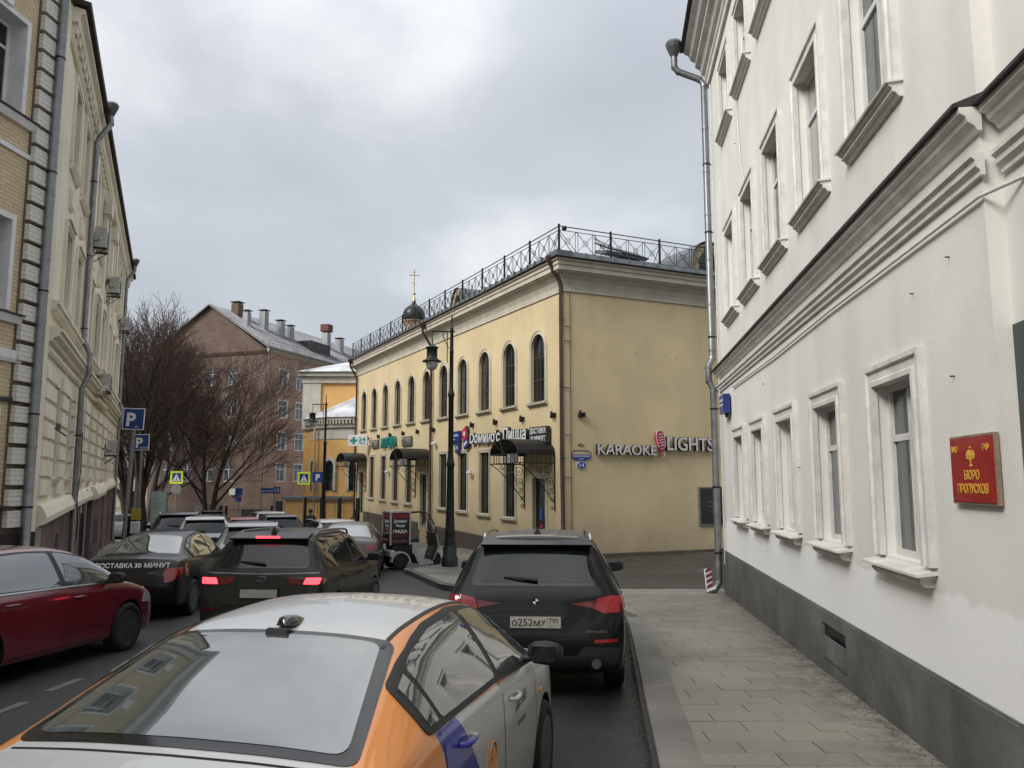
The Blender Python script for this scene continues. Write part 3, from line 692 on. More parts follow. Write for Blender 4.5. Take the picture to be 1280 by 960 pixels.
corn = [(0, 8.53), (.05, 8.53), (.05, 8.58), (.025, 8.59), (.04, 8.75), (.10, 8.93), (.22, 9.06), (.36, 9.13), (.36, 9.17), (.42, 9.175), (.42, 9.33), (.46, 9.345), (.46, 9.47), (.52, 9.485), (.52, 9.55), (-.02, 9.55), (-.02, 8.53)]
for F_, a, b, k, z, m0, m1 in ((FL, 0, LL, KK, Z0, 1, 1), (FSd, 0, SL, 0, 0, 1, 0)):
    q = MB(); mband(q, corn, a, b, k, z, m0, m1); q.build('cornice', PYc, B2, F_)
    q = MB(); mband(q, [(-.2, 9.56), (.60, 9.56), (.62, 9.575), (.60, 9.60), (-.2, 9.60)], a, b, k, z, m0, m1); q.build('gutter_edge', flash, B2, F_)
# standing strip of the roof edge, one sheet per seam
pc = {}
for F_, L_, k, z in ((FL, LL, KK, Z0), (FSd, SL, 0, 0)):
    n = int(L_/.56)
    for i in range(n):
        w_ = L_/n
        if (k,) not in pc:
            mb = MB(); prof = [(.57, .0), (.50, .17), (-.1, .24), (-.1, 0)]
            vs = [(.006, -o, zz+k*.006) for o, zz in prof]+[(w_-.006, -o, zz+k*w_) for o, zz in prof]
            mb.add(vs, [(3, 2, 1, 0), (4, 5, 6, 7), (0, 1, 5, 4), (1, 2, 6, 5), (2, 3, 7, 6), (3, 0, 4, 7)]); mb.box(-.008, .008, -.585, .1, .0, .19); pc[(k,)] = mb.mesh('roof_sheet', edgem)
        put('roof_sheet', pc[(k,)], B2, F_ @ T((i*w_, 0, 9.602+z+k*i*w_)))
q = MB()
# corner piece of the edge + roof slopes (hip)
A = FL @ Vector((0, .1, 9.84+Z0)); 
def pl(F_, x, y, z): return tuple(F_ @ Vector((x, y, z)))
c0 = pl(FL, LL, .12, 9.83); c1 = pl(FL, 0, .12, 9.83+Z0); c2 = pl(FL, 0, 13.9, 9.83+Z0); c3 = pl(FL, LL, 13.9, 9.83)
r0 = pl(FL, LL-6.6, 7, 12.2); r1 = pl(FL, 5, 7, 12.2+Z0*.8)
q.add([c0, c1, c2, c3, r0, r1], [(0, 4, 5, 1), (3, 4, 0), (2, 5, 4, 3), (1, 5, 2)])
q.build('roof', roofm, B2, fixn=True)
q = MB(); q.M = FL; q.prism([(LL+.55, -.565), (LL+.02, -.565), (LL+.02, .05), (LL+.55, .05)], 9.602, 9.80, 'z'); q.build('roof_corner', edgem, B2)
# skylight on the hip
q = MB(); q.M = FSd @ T((3.6, 2.0, 10.68)) @ RX(.25)@ RY(.05); q.box(-.9, .9, -.5, .5, 0, .12); o = q.build('skylight', edgem, B2)
q = MB(); q.M = FSd @ T((3.6, 2.0, 10.8)) @ RX(.45) @ RY(.10); q.box(-.95, .95, -.55, .55, .1, .15); q.build('lid', blackiron, o)
q = MB(); q.M = FSd @ T((3.6, 2.0, 10.68)) ; q.tube([(-.85, -.3, 0), (-.95, .4, .75), (.2, .5, .45)], .02, 5); q.build('stay', zinc, o)
# lucarnes: round-headed dormers
goldt = mat('ochre_dormer_trim', (.33, .27, .17), .6, var=.2, scale=8)
def dormer(F_, x, z, r=.62, dpt=2.2):
    q = MB(); q.M = F_ @ T((x, .35, z)); P = arc_pts(0, .55, r, 12)
    ring_ = [(-r, 0)] + P + [(r, 0)]; inner = [(-r*.62, 0)] + [(p[0]*.62, .5+(p[1]-.55)*.62) for p in P] + [(r*.62, 0)]
    for a, b, c, d_ in zip(ring_, ring_[1:], inner, inner[1:]):
        q.add([(a[0], 0, a[1]), (b[0], 0, b[1]), (d_[0], 0, d_[1]), (c[0], 0, c[1])], [(0, 1, 2, 3)])
        q.add([(c[0], 0, c[1]), (d_[0], 0, d_[1]), (d_[0], .2, d_[1]), (c[0], .2, c[1])], [(0, 1, 2, 3)])
    o = q.build('dormer', goldt, B2)
    q = MB(); q.M = F_ @ T((x, .35, z)); o2 = [(-r-.05, -.05)] + [(p[0]*1.08, .55+(p[1]-.55)*1.08) for p in P] + [(r+.05, -.05)]
    for a, b in zip(o2, o2[1:]): q.add([(a[0], -.08, a[1]), (b[0], -.08, b[1]), (b[0], dpt, b[1]), (a[0], dpt, a[1])], [(0, 3, 2, 1)], True)
    q.build('dormer_roof', edgem, o)
    q = MB(); q.M = F_ @ T((x, .35, z)); q.box(-r*.6, r*.6, .16, .18, 0, .9); q.build('dormer_glass', glass_dark, o)
dormer(FL, LL-11.2, 9.75+.22, .62); dormer(FSd, 6.5, 9.85, .75)
# windows
trimA = [(.0, 0.), (.045, 0.), (.045, .05), (.02, .06), (.02, .11), (.05, .12), (.05, .155), (0, .155)]
def sill_y(q, w_):
    q.prism([(0, -.15), (-.06, -.15), (-.09, -.10), (-.16, -.085), (-.16, -.03), (0, -.005)], -w_/2-.2, w_/2+.2, 'x')
    q.prism([(.05, 0), (-.175, -.028), (-.175, -.015), (.05, .02)], -w_/2-.1, w_/2+.1, 'x')
trimB = [(.0, 0.), (.03, 0.), (.03, .07), (.055, .08), (.055, .13), (0, .13)]
for i, s in enumerate(usl):
    x = LL-s; window(B2, FL @ T((0, 0, KK*x)), x, 1.12, 4.85+Z0, 7.32+Z0, True, .14, brown_frame, (glass_dark, glass_blind, glass_dark, glass_dark, glass_blind)[i*3 % 5], 'four', (trimA, PYt), (sill_y, PYt), key='yu', fr=.07)
for i, s in enumerate(gsl):
    x = LL-s; window(B2, FL @ T((0, 0, KK*x)), x, 1.02, .62+Z0, 3.12+Z0, False, .14, brown_frame, glass_dark, 'two', (trimB, PYt), (sill_y, PYt), key='yg', fr=.06)
doorm = mat('black_glass_door', (.012, .012, .013), .15, var=.1, scale=4, spec=.5)
post = [mat('poster_blue', (.04, .10, .28), .5, var=.2, scale=25), mat('poster_white', (.6, .6, .58), .5, var=.1, scale=25), mat('poster_red', (.35, .03, .04), .5, var=.2, scale=25)]
for i, s in enumerate(drs):
    x = LL-s; Fd = FL @ T((x, 0, KK*x+Z0))
    q = MB(); q.sweep([(-.06, 0), (.045, 0), (.045, .14), (-.06, .14)], [(-.51, 0, -.6), (-.51, 0, 2.15), (.51, 0, 2.15), (.51, 0, -.6)]); q.M = Matrix(); o = q.build('door_surround', PYt, B2, Fd)
    q = MB(); q.box(-.5, .5, .12, .165, -.6, 2.13); q.box(-.5, -.43, .10, .12, -.6, 2.13); q.box(.43, .5, .10, .12, -.6, 2.13); q.box(-.43, .43, .10, .12, 2.05, 2.13); q.box(-.43, .43, .10, .12, -.05, .02)
    o = q.build('door', doorm, B2, Fd)
    if i == 0:
        for k, (xx, zz, w_, h_, c) in enumerate(((-.12, .9, .2, .45, 0), (-.12, 1.5, .16, .16, 0), (.28, 1.1, .16, .55, 1), (.14, .3, .2, .14, 1), (.14, .12, .2, .14, 1), (-.1, .45, .25, .12, 2))):
            q = MB(); q.box(xx-w_/2, xx+w_/2, .105, .119, zz-h_/2, zz+h_/2); q.build('notice', post[c], o)
# plinth
q = MB(); q.prism([(-.045, -1.6), (-.045, -.36), (-.02, -.34), (.0, -.34), (.0, -1.6)], 0, SL, 'x'); q.build('plinth', granb, B2, FSd)
for a, b in ((0, LL-27.85), (LL-26.55, LL-15.4), (LL-14.1, LL-2.55), (LL-1.25, LL+.045)):
    q = MB(); band(q, [(0, -1.6), (.045, -1.6), (.045, -.30), (.02, -.27), (0, -.27)], a, b, KK, Z0); q.build('plinth', granb, B2, FL)
# spotlight brackets
sp = MB(); sp.box(-.10, -.04, -.14, 0, -.08, .08); sp.box(.04, .10, -.16, 0, -.06, .10); sp.cyl((-.07, -.10, .0), .045, .16, 8); spm = sp.mesh('spotlight', blackiron)
for s in [.7+2.5*i for i in range(11)]:
    x = LL-s; put('spotlight', spm, B2, FL @ T((x, 0, 4.28+Z0+KK*x)))
put('spotlight', spm, B2, FSd @ T((.62, 0, 4.28)))
q = MB(); q.M = FSd
for s, z in ((1.2, 3.9), (2.9, 6.6), (4.1, 6.55), (4.6, 6.5), (2.0, 7.9), (5.0, 8.3), (1.7, 1.6), (3.3, 2.6), (2.4, 2.9), (4.4, 2.4), (2.2, .9)): q.cyl((s, 0, z), .010, .03, 6, (0, -1, 0)); q.build('wall_bolt', granb, B2); q = MB(); q.M = FSd
q.tube([(.22, -.03, 8.5), (.22, -.03, -.3)], .012, 6)
for z in (7.3, 6.8, 5.2, 3.6, 2.2): q.tube([(-.02, -.06, z), (.22, -.06, z)], .014, 5)
q.build('wall_cable', granb, B2)
# downpipes
def dp(s, top):
    x = LL-s; z = Z0+KK*x
    downpipe(B2, FL, [(x, -.6, 9.3+z), (x, -.6, 9.12+z), (x, -.2, 8.5+z), (x, -.13, 8.35+z), (x, -.13, 4.3+z), (x, -.13, -.7+z), (x, -.3, -.86+z)], .065, brownpipe, [(zz+z, x, -.13) for zz in (7.5, 5.6, 3.6, 1.6, .2)], (x, -.6, 9.4+z))
dp(13.45, 1); dp(28.6, 1)
x = LL+.0
downpipe(B2, FL, [(x+.0, -.5, 9.45), (x+.0, -.42, 9.2), (x, -.16, 8.85), (x, -.12, 8.6), (x, -.12, 3.), (x+.05, -.12, -.4), (x+.05, -.25, -.52)], .065, brownpipe, [(7.5, x, -.12), (5.2, x, -.12), (2.8, x, -.12)], (x, -.5, 9.5))
# roof railing
RRt = thing('roof_railing', 'black iron railing with crossed bars running round the edge of the yellow building roof', 'railing')
def rail_panel(W_):
    b = MB(); r = .014
    b.tube([(0, 0, .02), (W_, 0, .02)], .016, 4); b.tube([(0, 0, .88), (W_, 0, .88)], .02, 4); b.tube([(0, 0, .74), (W_, 0, .74)], r, 4)
    n = 3; w_ = W_/n
    for i in range(n):
        b.tube([(i*w_, 0, .02), ((i+1)*w_, 0, .74)], r*.8, 4); b.tube([(i*w_, 0, .74), ((i+1)*w_, 0, .02)], r*.8, 4)
        for dx in (-.05, .05):
            if i: b.tube([(i*w_+dx, 0, .02), (i*w_+dx, 0, .74)], r*.7, 4)
        c = ((i+.5)*w_, 0, .38); b.tube([(c[0]+.1*math.cos(a), 0, c[2]+.1*math.sin(a)) for a in [math.pi*2*j/8 for j in range(9)]], r*.7, 4, False)
    return b.mesh('rail_panel', blackiron)
pm = MB(); pm.box(-.03, .03, -.03, .03, -.1, .95); pm.box(-.022, .022, .03, .5, .0, .03); pm.tube([(0, .5, .0), (0, .02, .6)], .012, 4); postm = pm.mesh('post', blackiron)
for F_, L_, k, z, y in ((FL, LL, KK, Z0, -.36), (FSd, SL, 0, 0, -.36)):
    x0 = 0 if F_ is FL else -.36; x1 = LL+.36 if F_ is FL else SL
    n = round((x1-x0)/2.2); w_ = (x1-x0)/n; rp = rail_panel(w_)
    for i in range(n):
        Mx = F_ @ T((x0+i*w_, y, 9.80+z+k*(x0+i*w_))); put('rail_panel', rp, RRt, Mx @ RY(-math.atan(k))); put('post', postm, RRt, Mx)
    if F_ is FL: put('post', postm, RRt, F_ @ T((x1, y, 9.80)))
q = MB(); q.M = FSd @ T((-.15, -.36, 10.63)); q.lathe([(.0, -.08), (.07, -.06), (.09, 0), (.07, .06), (.0, .08)], 10); q.build('floodlight', blackiron, RRt)
# canopies
iron2 = blackiron
def canopy(s, z, label, hw=1.2, e=1.4):
    x = LL-s; Fc = FL @ T((x, 0, z+Z0+KK*x)); C_ = thing('door_canopy', label, 'canopy', Fc, 'iron canopies over the shop doors')
    h = .52; n = 14; q = MB()
    arc = [(hw*math.cos(math.pi-math.pi*i/n), h*math.sin(math.pi*i/n)) for i in range(n+1)]
    for a, b in zip(arc, arc[1:]):
        q.add([(a[0], -e, a[1]), (b[0], -e, b[1]), (b[0], 0, b[1]), (a[0], 0, a[1])], [(0, 3, 2, 1)], True)
        a2, b2 = (a[0]*.98, a[1]-.03), (b[0]*.98, b[1]-.03); q.add([(a2[0], -e, a2[1]), (b2[0], -e, b2[1]), (b2[0], 0, b2[1]), (a2[0], 0, a2[1])], [(0, 1, 2, 3)], True)
        q.add([(a[0], -e, a[1]), (a2[0], -e, a2[1]), (b2[0], -e, b2[1]), (b[0], -e, b[1])], [(0, 1, 2, 3)])
    q.build('barrel_roof', blackiron, C_)
    q = MB(); r = .02
    q.tube([(-hw, -e, -.02), (hw, -e, -.02)], r, 5); q.tube([(-hw, -e, -.34), (hw, -e, -.34)], r, 5)
    q.tube([(a[0]*.97, -e, a[1]*.95) for a in arc], r, 5)
    for i in range(9):
        xx = -hw+2*hw*i/8; zt = h*.93*math.sqrt(max(0, 1-(xx/hw)**2)); q.tube([(xx, -e, -.34), (xx, -e, 0)], .011, 4)
    for k in (-.5, -.2, .2, .5): q.tube([(0, -e, 0), (k*hw*1.3, -e, h*.93*math.sqrt(1-(k*1.3)**2))], .012, 4)
    q.build('front_arch', blackiron, C_)
    for sg in (-1, 1):
        q = MB(); X_ = sg*hw
        for zz in (-.02, -.34): q.tube([(X_, 0, zz), (X_, -e, zz)], r, 5)
        for i in range(9): q.tube([(X_, -e*i/8, -.34), (X_, -e*i/8, -.02)], .011, 4)
        q.tube([(X_, -.03, -.02), (X_, -.03, -1.95)], .022, 5)
        q.tube([(X_, -e, -.34)]+[(X_, -e*(1-t_), -.34-1.4*t_**1.35) for t_ in (.2, .4, .6, .8, .97)], .018, 5)
        def scroll(cy, cz, r0, turns, a0, sg2=1):
            P = []
            for i in range(22):
                t_ = i/21; a = a0+sg2*turns*2*math.pi*t_; rr = r0*(1-.8*t_); P.append((X_, cy+rr*math.cos(a), cz+rr*math.sin(a)))
            q.tube(P, .012, 4)
        for cy, cz, r0 in ((-.25, -.55, .19), (-.62, -.50, .15), (-.93, -.45, .10), (-.20, -.97, .16), (-.45, -.85, .12), (-.15, -1.3, .11), (-.12, -1.55, .08), (-.1, -1.85, .08)):
            scroll(cy, cz, r0, 1.4, rng.uniform(0, 6), rng.choice((-1, 1)))
        scroll(-.42, -.68, .24, .8, 1.0); scroll(-.2, -1.15, .2, .7, 2.0, -1)
        q.build('scroll_bracket', blackiron, C_)
    q = MB(); q.cbox(-.16, .16, -e+.2, -e+.5, -.30, .02, .03); o = q.build('lantern', mat('frosted_lamp_glass', (.5, .5, .48), .3, var=.1), C_)
    q = MB(); q.tube([(0, -e+.35, .02), (0, -e+.35, h*.9)], .012, 4); q.build('lantern_rod', blackiron, o)
    return C_
canopy(1.9, 2.98, 'black barrel canopy with scrolled brackets over the pizza shop door by the corner')
canopy(14.85, 2.9, 'black barrel canopy with scrolled brackets over the doorway between the brown pipe and pharmacy windows')
canopy(27.25, 2.85, 'black barrel canopy at the far end of the yellow facade beyond the pharmacy')
# ------- signs on the yellow building
sdark = mat('sign_letter_return', (.02, .02, .022), .5, var=.1)
swhite = mat('sign_letter_face', (.62, .62, .62), .45, var=.05, scale=8)
sgrey = mat('karaoke_letter_face', (.55, .54, .53), .45, var=.06, scale=8)
teal = mat('teal_sign', (.01, .22, .20), .4, var=.1, scale=8)
def letters3d(s, h, w_, M, parent, face, side=sdark, depth=.14, bold=.02):
    o = text(s, h, side, parent, M, w_, depth, bold, 'letter_return'); text(s, h*.97, face, parent, M @ T((0, -depth-.001, .004)), w_*.985, .01, bold*.6, 'letter_face')
S = thing('pizza_shop_sign', 'long shop sign of white letters with dark sides above the canopy by the corner', 'sign', FL @ T((LL-5.35, -.06, 3.52+.005*0+Z0+KK*(LL-5.35))) @ RY(-math.atan(KK)))
letters3d("Dомино'с", .46, 3.2, T((-1.18, 0, 0)), S, swhite, depth=.13, bold=.03); letters3d('Пицца', .50, 2.05, T((1.72, 0, .01)), S, swhite, depth=.13, bold=.03)
q = MB(); q.box(-2.8, 2.8, .0, .03, .15, .19); q.box(2.76, 3.3, -.02, 0.01, .12, .15); q.box(2.76, 3.3, -.02, 0.01, .36, .39); q.build('mounting_rail', zinc, S)
S2 = thing('shop_logo_tile', 'tilted red and blue domino tile logo left of the white pizza lettering', 'sign', FL @ T((LL-8.72, -.06, 3.78+Z0+KK*(LL-8.72))) @ RY(-.35))
sb = mat('sign_blue', (.01, .05, .25), .4, var=.05); sr = mat('sign_red', (.5, .02, .04), .4, var=.05)
q = MB(); q.box(-.27, .27, -.12, 0, -.44, .44); q.build('tile_box', sdark, S2)
q = MB(); q.box(-.26, .26, -.13, -.1205, -.08, .43); q.build('red_half', sr, S2); q = MB(); q.box(-.26, .26, -.13, -.1205, -.43, -.10); q.build('blue_half', sb, S2)
q = MB(); q.cyl((0, -.13, .18), .11, .012, 14, (0, -1, 0)); q.build('dot', swhite, S2)
for x_, r_ in ((-.1, .08), (.1, .081)): q = MB(); q.cyl((x_, -.13, -.27), r_, .012, 14, (0, -1, 0)); q.build('dot', swhite, S2)
S3 = thing('delivery_sign', 'small dark sign with two rows of white letters right of the pizza lettering', 'sign', FL @ T((LL-1.62, -.06, 3.66+Z0+KK*(LL-1.62))) @ RY(-math.atan(KK)))
q = MB(); q.cbox(-.68, .68, -.14, 0, -.29, .29, .01); q.build('sign_box', sdark, S3)
text('ДОСТАВКА', .19, swhite, S3, T((0, -.142, .05)), 1.25, .012, .01); text('30 МИНУТ', .19, swhite, S3, T((0, -.142, -.23)), 1.2, .012, .01)
S4 = thing('street_name_plate', 'blue street name plate with a small number plate under it beside the tile logo', 'sign', FL @ T((LL-10.15, -.03, 3.62+Z0+KK*(LL-10.15))))
q = MB(); q.cbox(-.66, .66, -.12, 0, .02, .48, .01); q.build('plate', blue, S4); q = MB(); q.cbox(.1, .62, -.11, 0, -.48, -.02, .01); q.build('number_plate', blue, S4)
text('БОЛЬШАЯ ЛУБЯНКА', .10, whit, S4, T((0, -.125, .24)), 1.1, .004); text('улица', .06, whit, S4, T((0, -.125, .10)), .3, .004); text('14', .2, whit, S4, T((.36, -.115, -.36)), .22, .004)
S5 = thing('pharmacy_sign', 'teal lettering above the middle pharmacy window', 'sign', FL @ T((LL-20.9, -.05, 3.62+Z0+KK*(LL-20.9))))
text('АПТЕКА', .55, teal, S5, T((0, 0, 0)), 3.0, .12, .03)
for s, w_, lb in ((17.5, 1.7, 'grey openwork letter box right of the teal pharmacy lettering'), (23.9, 1.5, 'grey openwork letter box left of the teal pharmacy lettering')):
    S6 = thing('grey_sign_box', lb, 'sign', FL @ T((LL-s, -.05, 3.62+Z0+KK*(LL-s)))); q = MB(); q.box(-w_/2, w_/2, -.05, 0, 0, .5); q.build('back_board', mat('sign_grey', (.12, .12, .11), .6, var=.2, scale=6), S6)
    text('ОПТИКА', .36, mat('sign_grey_letter', (.26, .25, .22), .6, var=.1), S6, T((0, -.052, .07)), w_*.88, .04, .01)
S7 = thing('pharmacy_cross_sign', 'white hanging sign with teal cross and the number 24 sticking out over the street', 'sign', T((-9.55, 49.6, 4.62)) @ RZ(-.05))
q = MB(); q.cbox(-.6, .6, -.09, .09, -.34, .34, .02); q.box(.6, .95, -.03, .03, .2, .26); q.box(.6, .95, -.03, .03, -.26, -.2); q.build('sign_box', swhite, S7)
q = MB(); q.box(-.46, -.02, -.1, -.0905, -.07, .07); q.box(-.31, -.17, -.1005, -.0906, -.22, .22); q.build('cross', teal, S7); text('24', .26, teal, S7, T((.28, -.092, -.06)), .44, .008, .02); q = MB(); q.box(.1, .46, -.1, -.0905, -.19, -.14); q.build('underline', teal, S7)
S8 = thing('karaoke_sign', 'pale letters reading karaoke lights with red microphone on the yellow side wall', 'sign', FSd @ T((0, -.05, 0)))
letters3d('KARAOKE', .37, 2.42, T((2.37, 0, 2.97)), S8, sgrey, depth=.11, bold=.015); letters3d('LIGHTS', .50, 2.05, T((5.04, 0, 3.16)), S8, sgrey, depth=.11, bold=.015)
q = MB(); q.M = T((3.76, -.06, 3.5)) @ RY(-.17); P = [(.17*math.cos(a), .0+(.17*math.sin(a)+(.17 if math.sin(a) > 0 else -.13))) for a in [2*math.pi*i/20 for i in range(20)]]
q.prism(P, -.06, .06, 'y'); q.prism([(-.16, -.2), (.16, -.2), (.04, -.42), (-.04, -.42)], -.05, .05, 'y'); q.box(-.045, .045, -.04, .04, -.58, -.42)
q.build('microphone', mat('mic_red', (.40, .015, .05), .4, var=.15, scale=20), S8)
q = MB(); q.M = T((3.76, -.06, 3.5)) @ RY(-.17)
for i in range(5): z = .24-.1*i; q.tube([(-.12, -.065, z), (-.04, -.065, z-.06), (.03, -.065, z), (.12, -.065, z-.06)], .012, 4)
q.tube([(p[0]*1.02, -.055, p[1]*1.02) for p in P+P[:1]], .012, 4); q.tube([(-.05, -.045, -.42), (-.05, -.045, -.58), (.05, -.045, -.58), (.05, -.045, -.42)], .01, 4)
q.build('microphone_outline', swhite, S8)
S9 = thing('house_number_sign', 'small blue house number plate with white oval on the yellow side wall near the corner', 'sign', FSd @ T((.61, -.012, 2.86)))
q = MB(); q.prism([(-.37, .10), (.37, .10), (.37, -.02), (.2, -.08), (.1, -.11), (-.1, -.11), (-.2, -.08), (-.37, -.02)], -.03, 0, 'y'); q.build('name_plate', bluel, S9)
q = MB(); q.prism([(.19*math.cos(a), -.26+.135*math.sin(a)) for a in [2*math.pi*i/20 for i in range(20)]], -.025, 0, 'y'); q.build('oval_rim', whit, S9)
q = MB(); q.prism([(.175*math.cos(a), -.26+.12*math.sin(a)) for a in [2*math.pi*i/20 for i in range(20)]], -.03, 0, 'y'); q.build('oval_plate', bluel, S9)
text('БОЛЬШАЯ ЛУБЯНКА', .055, whit, S9, T((0, -.032, .015)), .66, .003); text('улица', .03, whit, S9, T((0, -.032, -.06)), .16, .003); text('14', .13, whit, S9, T((0, -.032, -.32)), .17, .003)
q = MB()
for pth in ([(-.4, 0, .14), (-.25, 0, .24), (.25, 0, .24), (.4, 0, .14)], [(-.12, 0, .42), (0, 0, .47), (.12, 0, .42), (0, 0, .38), (-.12, 0, .42)]): q.tube(pth, .012, 4)
q.build('old_wall_mark', granb, S9)
S10 = thing('menu_board', 'black framed poster board low on the yellow side wall beside the white building', 'poster', FSd @ T((5.98, -.01, 1.19)))
q = MB(); q.box(-.56, .56, -.05, 0, -.70, .68); q.build('frame', zinc, S10); q = MB(); q.box(-.51, .51, -.056, -.0505, -.65, .63); q.build('poster', mat('poster_black', (.014, .015, .016), .35, var=.1), S10)
text('KARAOKE', .07, mat('poster_text', (.14, .14, .14), .5, var=0), S10, T((-.02, -.058, .1)), .4, .002); text('LIGHTS', .07, MAT['poster_text'], S10, T((-.02, -.058, -.05)), .33, .002); text('14', .05, MAT['poster_text'], S10, T((-.02, -.058, -.2)), .1, .002)
# cameras
cm = MB(); cm.cyl((0, 0, 0), .04, .14, 8, (0, -1, 0)); cm.cyl((-.06, -.16, -.05), .06, .26, 10, (1, -.5, -.1)); cm.lathe([(0, -.1), (.08, -.08), (.1, 0), (.08, .03), (0, .04)], 10, (.22, -.18, -.06))
cmm = cm.mesh('camera_body', swhite)
for s, z, lb in ((8.35, 2.35, 'white security camera on the wall between tall windows under the tile logo'), (13.0, 3.7, 'white security camera beside the brown downpipe in mid facade'), (21.0, 2.3, 'white security camera between the pharmacy windows')):
    c = thing('security_camera', lb, 'camera', FL @ T((LL-s, -.0, z+Z0+KK*(LL-s)))); put('camera_body', cmm, c)
# =====================================================================  LEFT BUILDINGS
brk = brickmat('yellow_brick', (.62, .50, .32), (.54, .425, .26), (.36, .30, .21), .26, .085, .010, .6)
PL = mat('cream_plaster', (.74, .69, .55), .85, var=.07, scale=.9, bump=.25, bscale=12, streak=.14)
PLs = mat('cream_shadow_plaster', (.6, .53, .36), .85, var=.08, scale=1.2, bump=.25, bscale=12, streak=.14)
quoin_m = brickmat('whitewashed_quoin_brick', (.68, .665, .61), (.60, .585, .53), (.42, .40, .35), .26, .095, .008, .5, .3)
purple = mat('purple_brown_plinth', (.17, .115, .11), .8, var=.28, scale=1.3, bump=.25, bscale=14, streak=.3, dark=(.05, .034, .034))
purple_d = mat('dark_brown_plinth', (.032, .018, .018), .75, var=.25, scale=2)
curt = mat('pale_window_reveal', (.34, .335, .31), .7, var=.15, scale=3)
CL = (-10.03, 17.0); dB = Vector((.09, 1)).normalized(); dC = Vector((-.425, 1)).normalized()
FB = frame2(CL, dB); FC = frame2(CL, dC)
B3 = thing('brick_building', 'yellow brick building at the left edge with white quoins and a thick grey downpipe', 'building')
ops = []
for i in range(8):
    x = -2.0-2.35*i; ops += [(x, 1.35, 9.55, 11.5, False), (x, 1.35, 5.45, 7.3, False), (x, 1.3, 1.6, 3.4, False)]
for i in range(8): ops.append((-2.0-2.35*i, .9, 4.02, 4.34, False))
wall_mb(-42, 0, 1.0, 14.2, ops, .42).build('wall', brk, B3, FB)
q = MB(); q.box(-42, -.01, -.06, .3, -1, 1.0); q.build('plinth', purple_d, B3, FB)
q = MB(); q.add([(-42, 0, -1), (-42, 0, 14.2), (-42, 12, 14.2), (-42, 12, -1)], [(0, 1, 2, 3)]); q.add([(-42, .0, 14.2), (0, .0, 14.2), (0, 12, 14.2), (-42, 12, 14.2)], [(0, 1, 2, 3)]); q.build('end_wall', brk, B3, FB, )
revB = [(-.42, -.012), (.05, -.012), (.05, .11), (.0, .11), (-.42, .0)]
def sill_b(q, w_):
    q.prism([(.3, -.02), (-.16, -.08), (-.16, -.05), (.3, .02)], -w_/2-.2, w_/2+.42, 'x'); 
def sill_b2(q, w_):
    q.prism([(.0, -.24), (-.07, -.24), (-.12, -.12), (-.12, -.085), (0, -.085)], -w_/2-.2, w_/2+.40, 'x')
wpvc = mat('white_plastic_window', (.66, .67, .68), .35, var=.04)
revm = mat('white_reveal', (.68, .68, .68), .7, var=.08, scale=4)
for i in range(8):
    x = -2.0-2.35*i
    for zb, zt in ((9.55, 11.5), (5.45, 7.3), (1.6, 3.4)):
        o = window(B3, FB, x, 1.35 if zb > 2 else 1.3, zb, zt, False, .40, wpvc, glass_dark, 'asym', ([(-.40, -.01), (.045, -.01), (.045, .10), (0, .10), (-.40, .001)], revm), (sill_b, flash), key='b', fr=.08)
    for zb in (9.55, 5.45):
        q = MB(); sill_b2(q, 1.35); q.build('sill_moulding', revm, B3, FB @ T((x, 0, zb)))
    q = MB(); q.prism([(-.16, .1), (.16, .1), (.24, .75), (-.24, .75)], -.09, 0, 'y'); q.build('keystone', revm, B3, FB @ T((x, 0, 11.5)))
q = MB(); band(q, [(0, 4.42), (.05, 4.42), (.08, 4.5), (.08, 4.66), (0, 4.68)], -42, -.8); q.build('string_course', revm, B3, FB); q = MB(); band(q, [(0, 8.7), (.04, 8.7), (.04, 8.8), (0, 8.8)], -42, -.8); q.build('string_course', revm, B3, FB)
q = MB(); band(q, [(0, 3.62), (.06, 3.62), (.06, 3.70), (0, 3.72)], -42, -.8); q.build('lower_course', flash, B3, FB)
q = MB(); band(q, [(0, 13.2), (.2, 13.3), (.25, 13.6), (.5, 13.8), (.5, 14.0), (0, 14.2)], -42, .1); q.build('cornice', revm, B3, FB)
qb = MB(); qb.M = Matrix(); qb.cbox(0, .62, -.12, 0.0, 0, .315, .0); 
qm = MB(); qm.add([(0, -.0, 0), (.56, -.0, 0), (.56, 0, .33), (0, 0, .33), (.0, -.13, .0), (.56, -.13, .0), (.56, -.13, .33), (.0, -.13, .33)], [(4, 5, 6, 7), (0, 4, 7, 3), (1, 2, 6, 5), (7, 6, 2, 3), (0, 1, 5, 4)])
qmm = qm.mesh('quoin_block', quoin_m); z = 1.12
while z < 13:
    put('quoin_block', qmm, B3, FB @ T((-.97+rng.uniform(-.006, .006), rng.uniform(-.006, .006), z))); z += .42
q = MB(); band(q, [(0, 1.0), (.035, 1.0), (.035, 13.2), (0, 13.2)], -1.0, -.335); q.build('quoin_backing', brickmat('gap_shade_brick', (.17, .13, .085), (.14, .105, .07), (.10, .075, .05), .26, .085, .01, .6), B3, FB); q = MB(); band(q, [(0, 1.0), (.05, 1.0), (.05, 13.2), (0, 13.2)], -.33, .0); q.build('end_pilaster', PL, B3, FB)  # backing brick darkened to paint the shade in the gaps between quoins
downpipe(B3, FB, [(-.5, -.40, 13.4), (-.5, -.20, 12.9), (-.5, -.20, 8), (-.5, -.20, 4), (-.5, -.20, .2), (-.5, -.4, -.05)], .095, zinc, [(11.2, -.5, -.20), (8.6, -.5, -.20), (6.0, -.5, -.20), (3.4, -.5, -.20), (1.5, -.5, -.20)], wallout=.2)
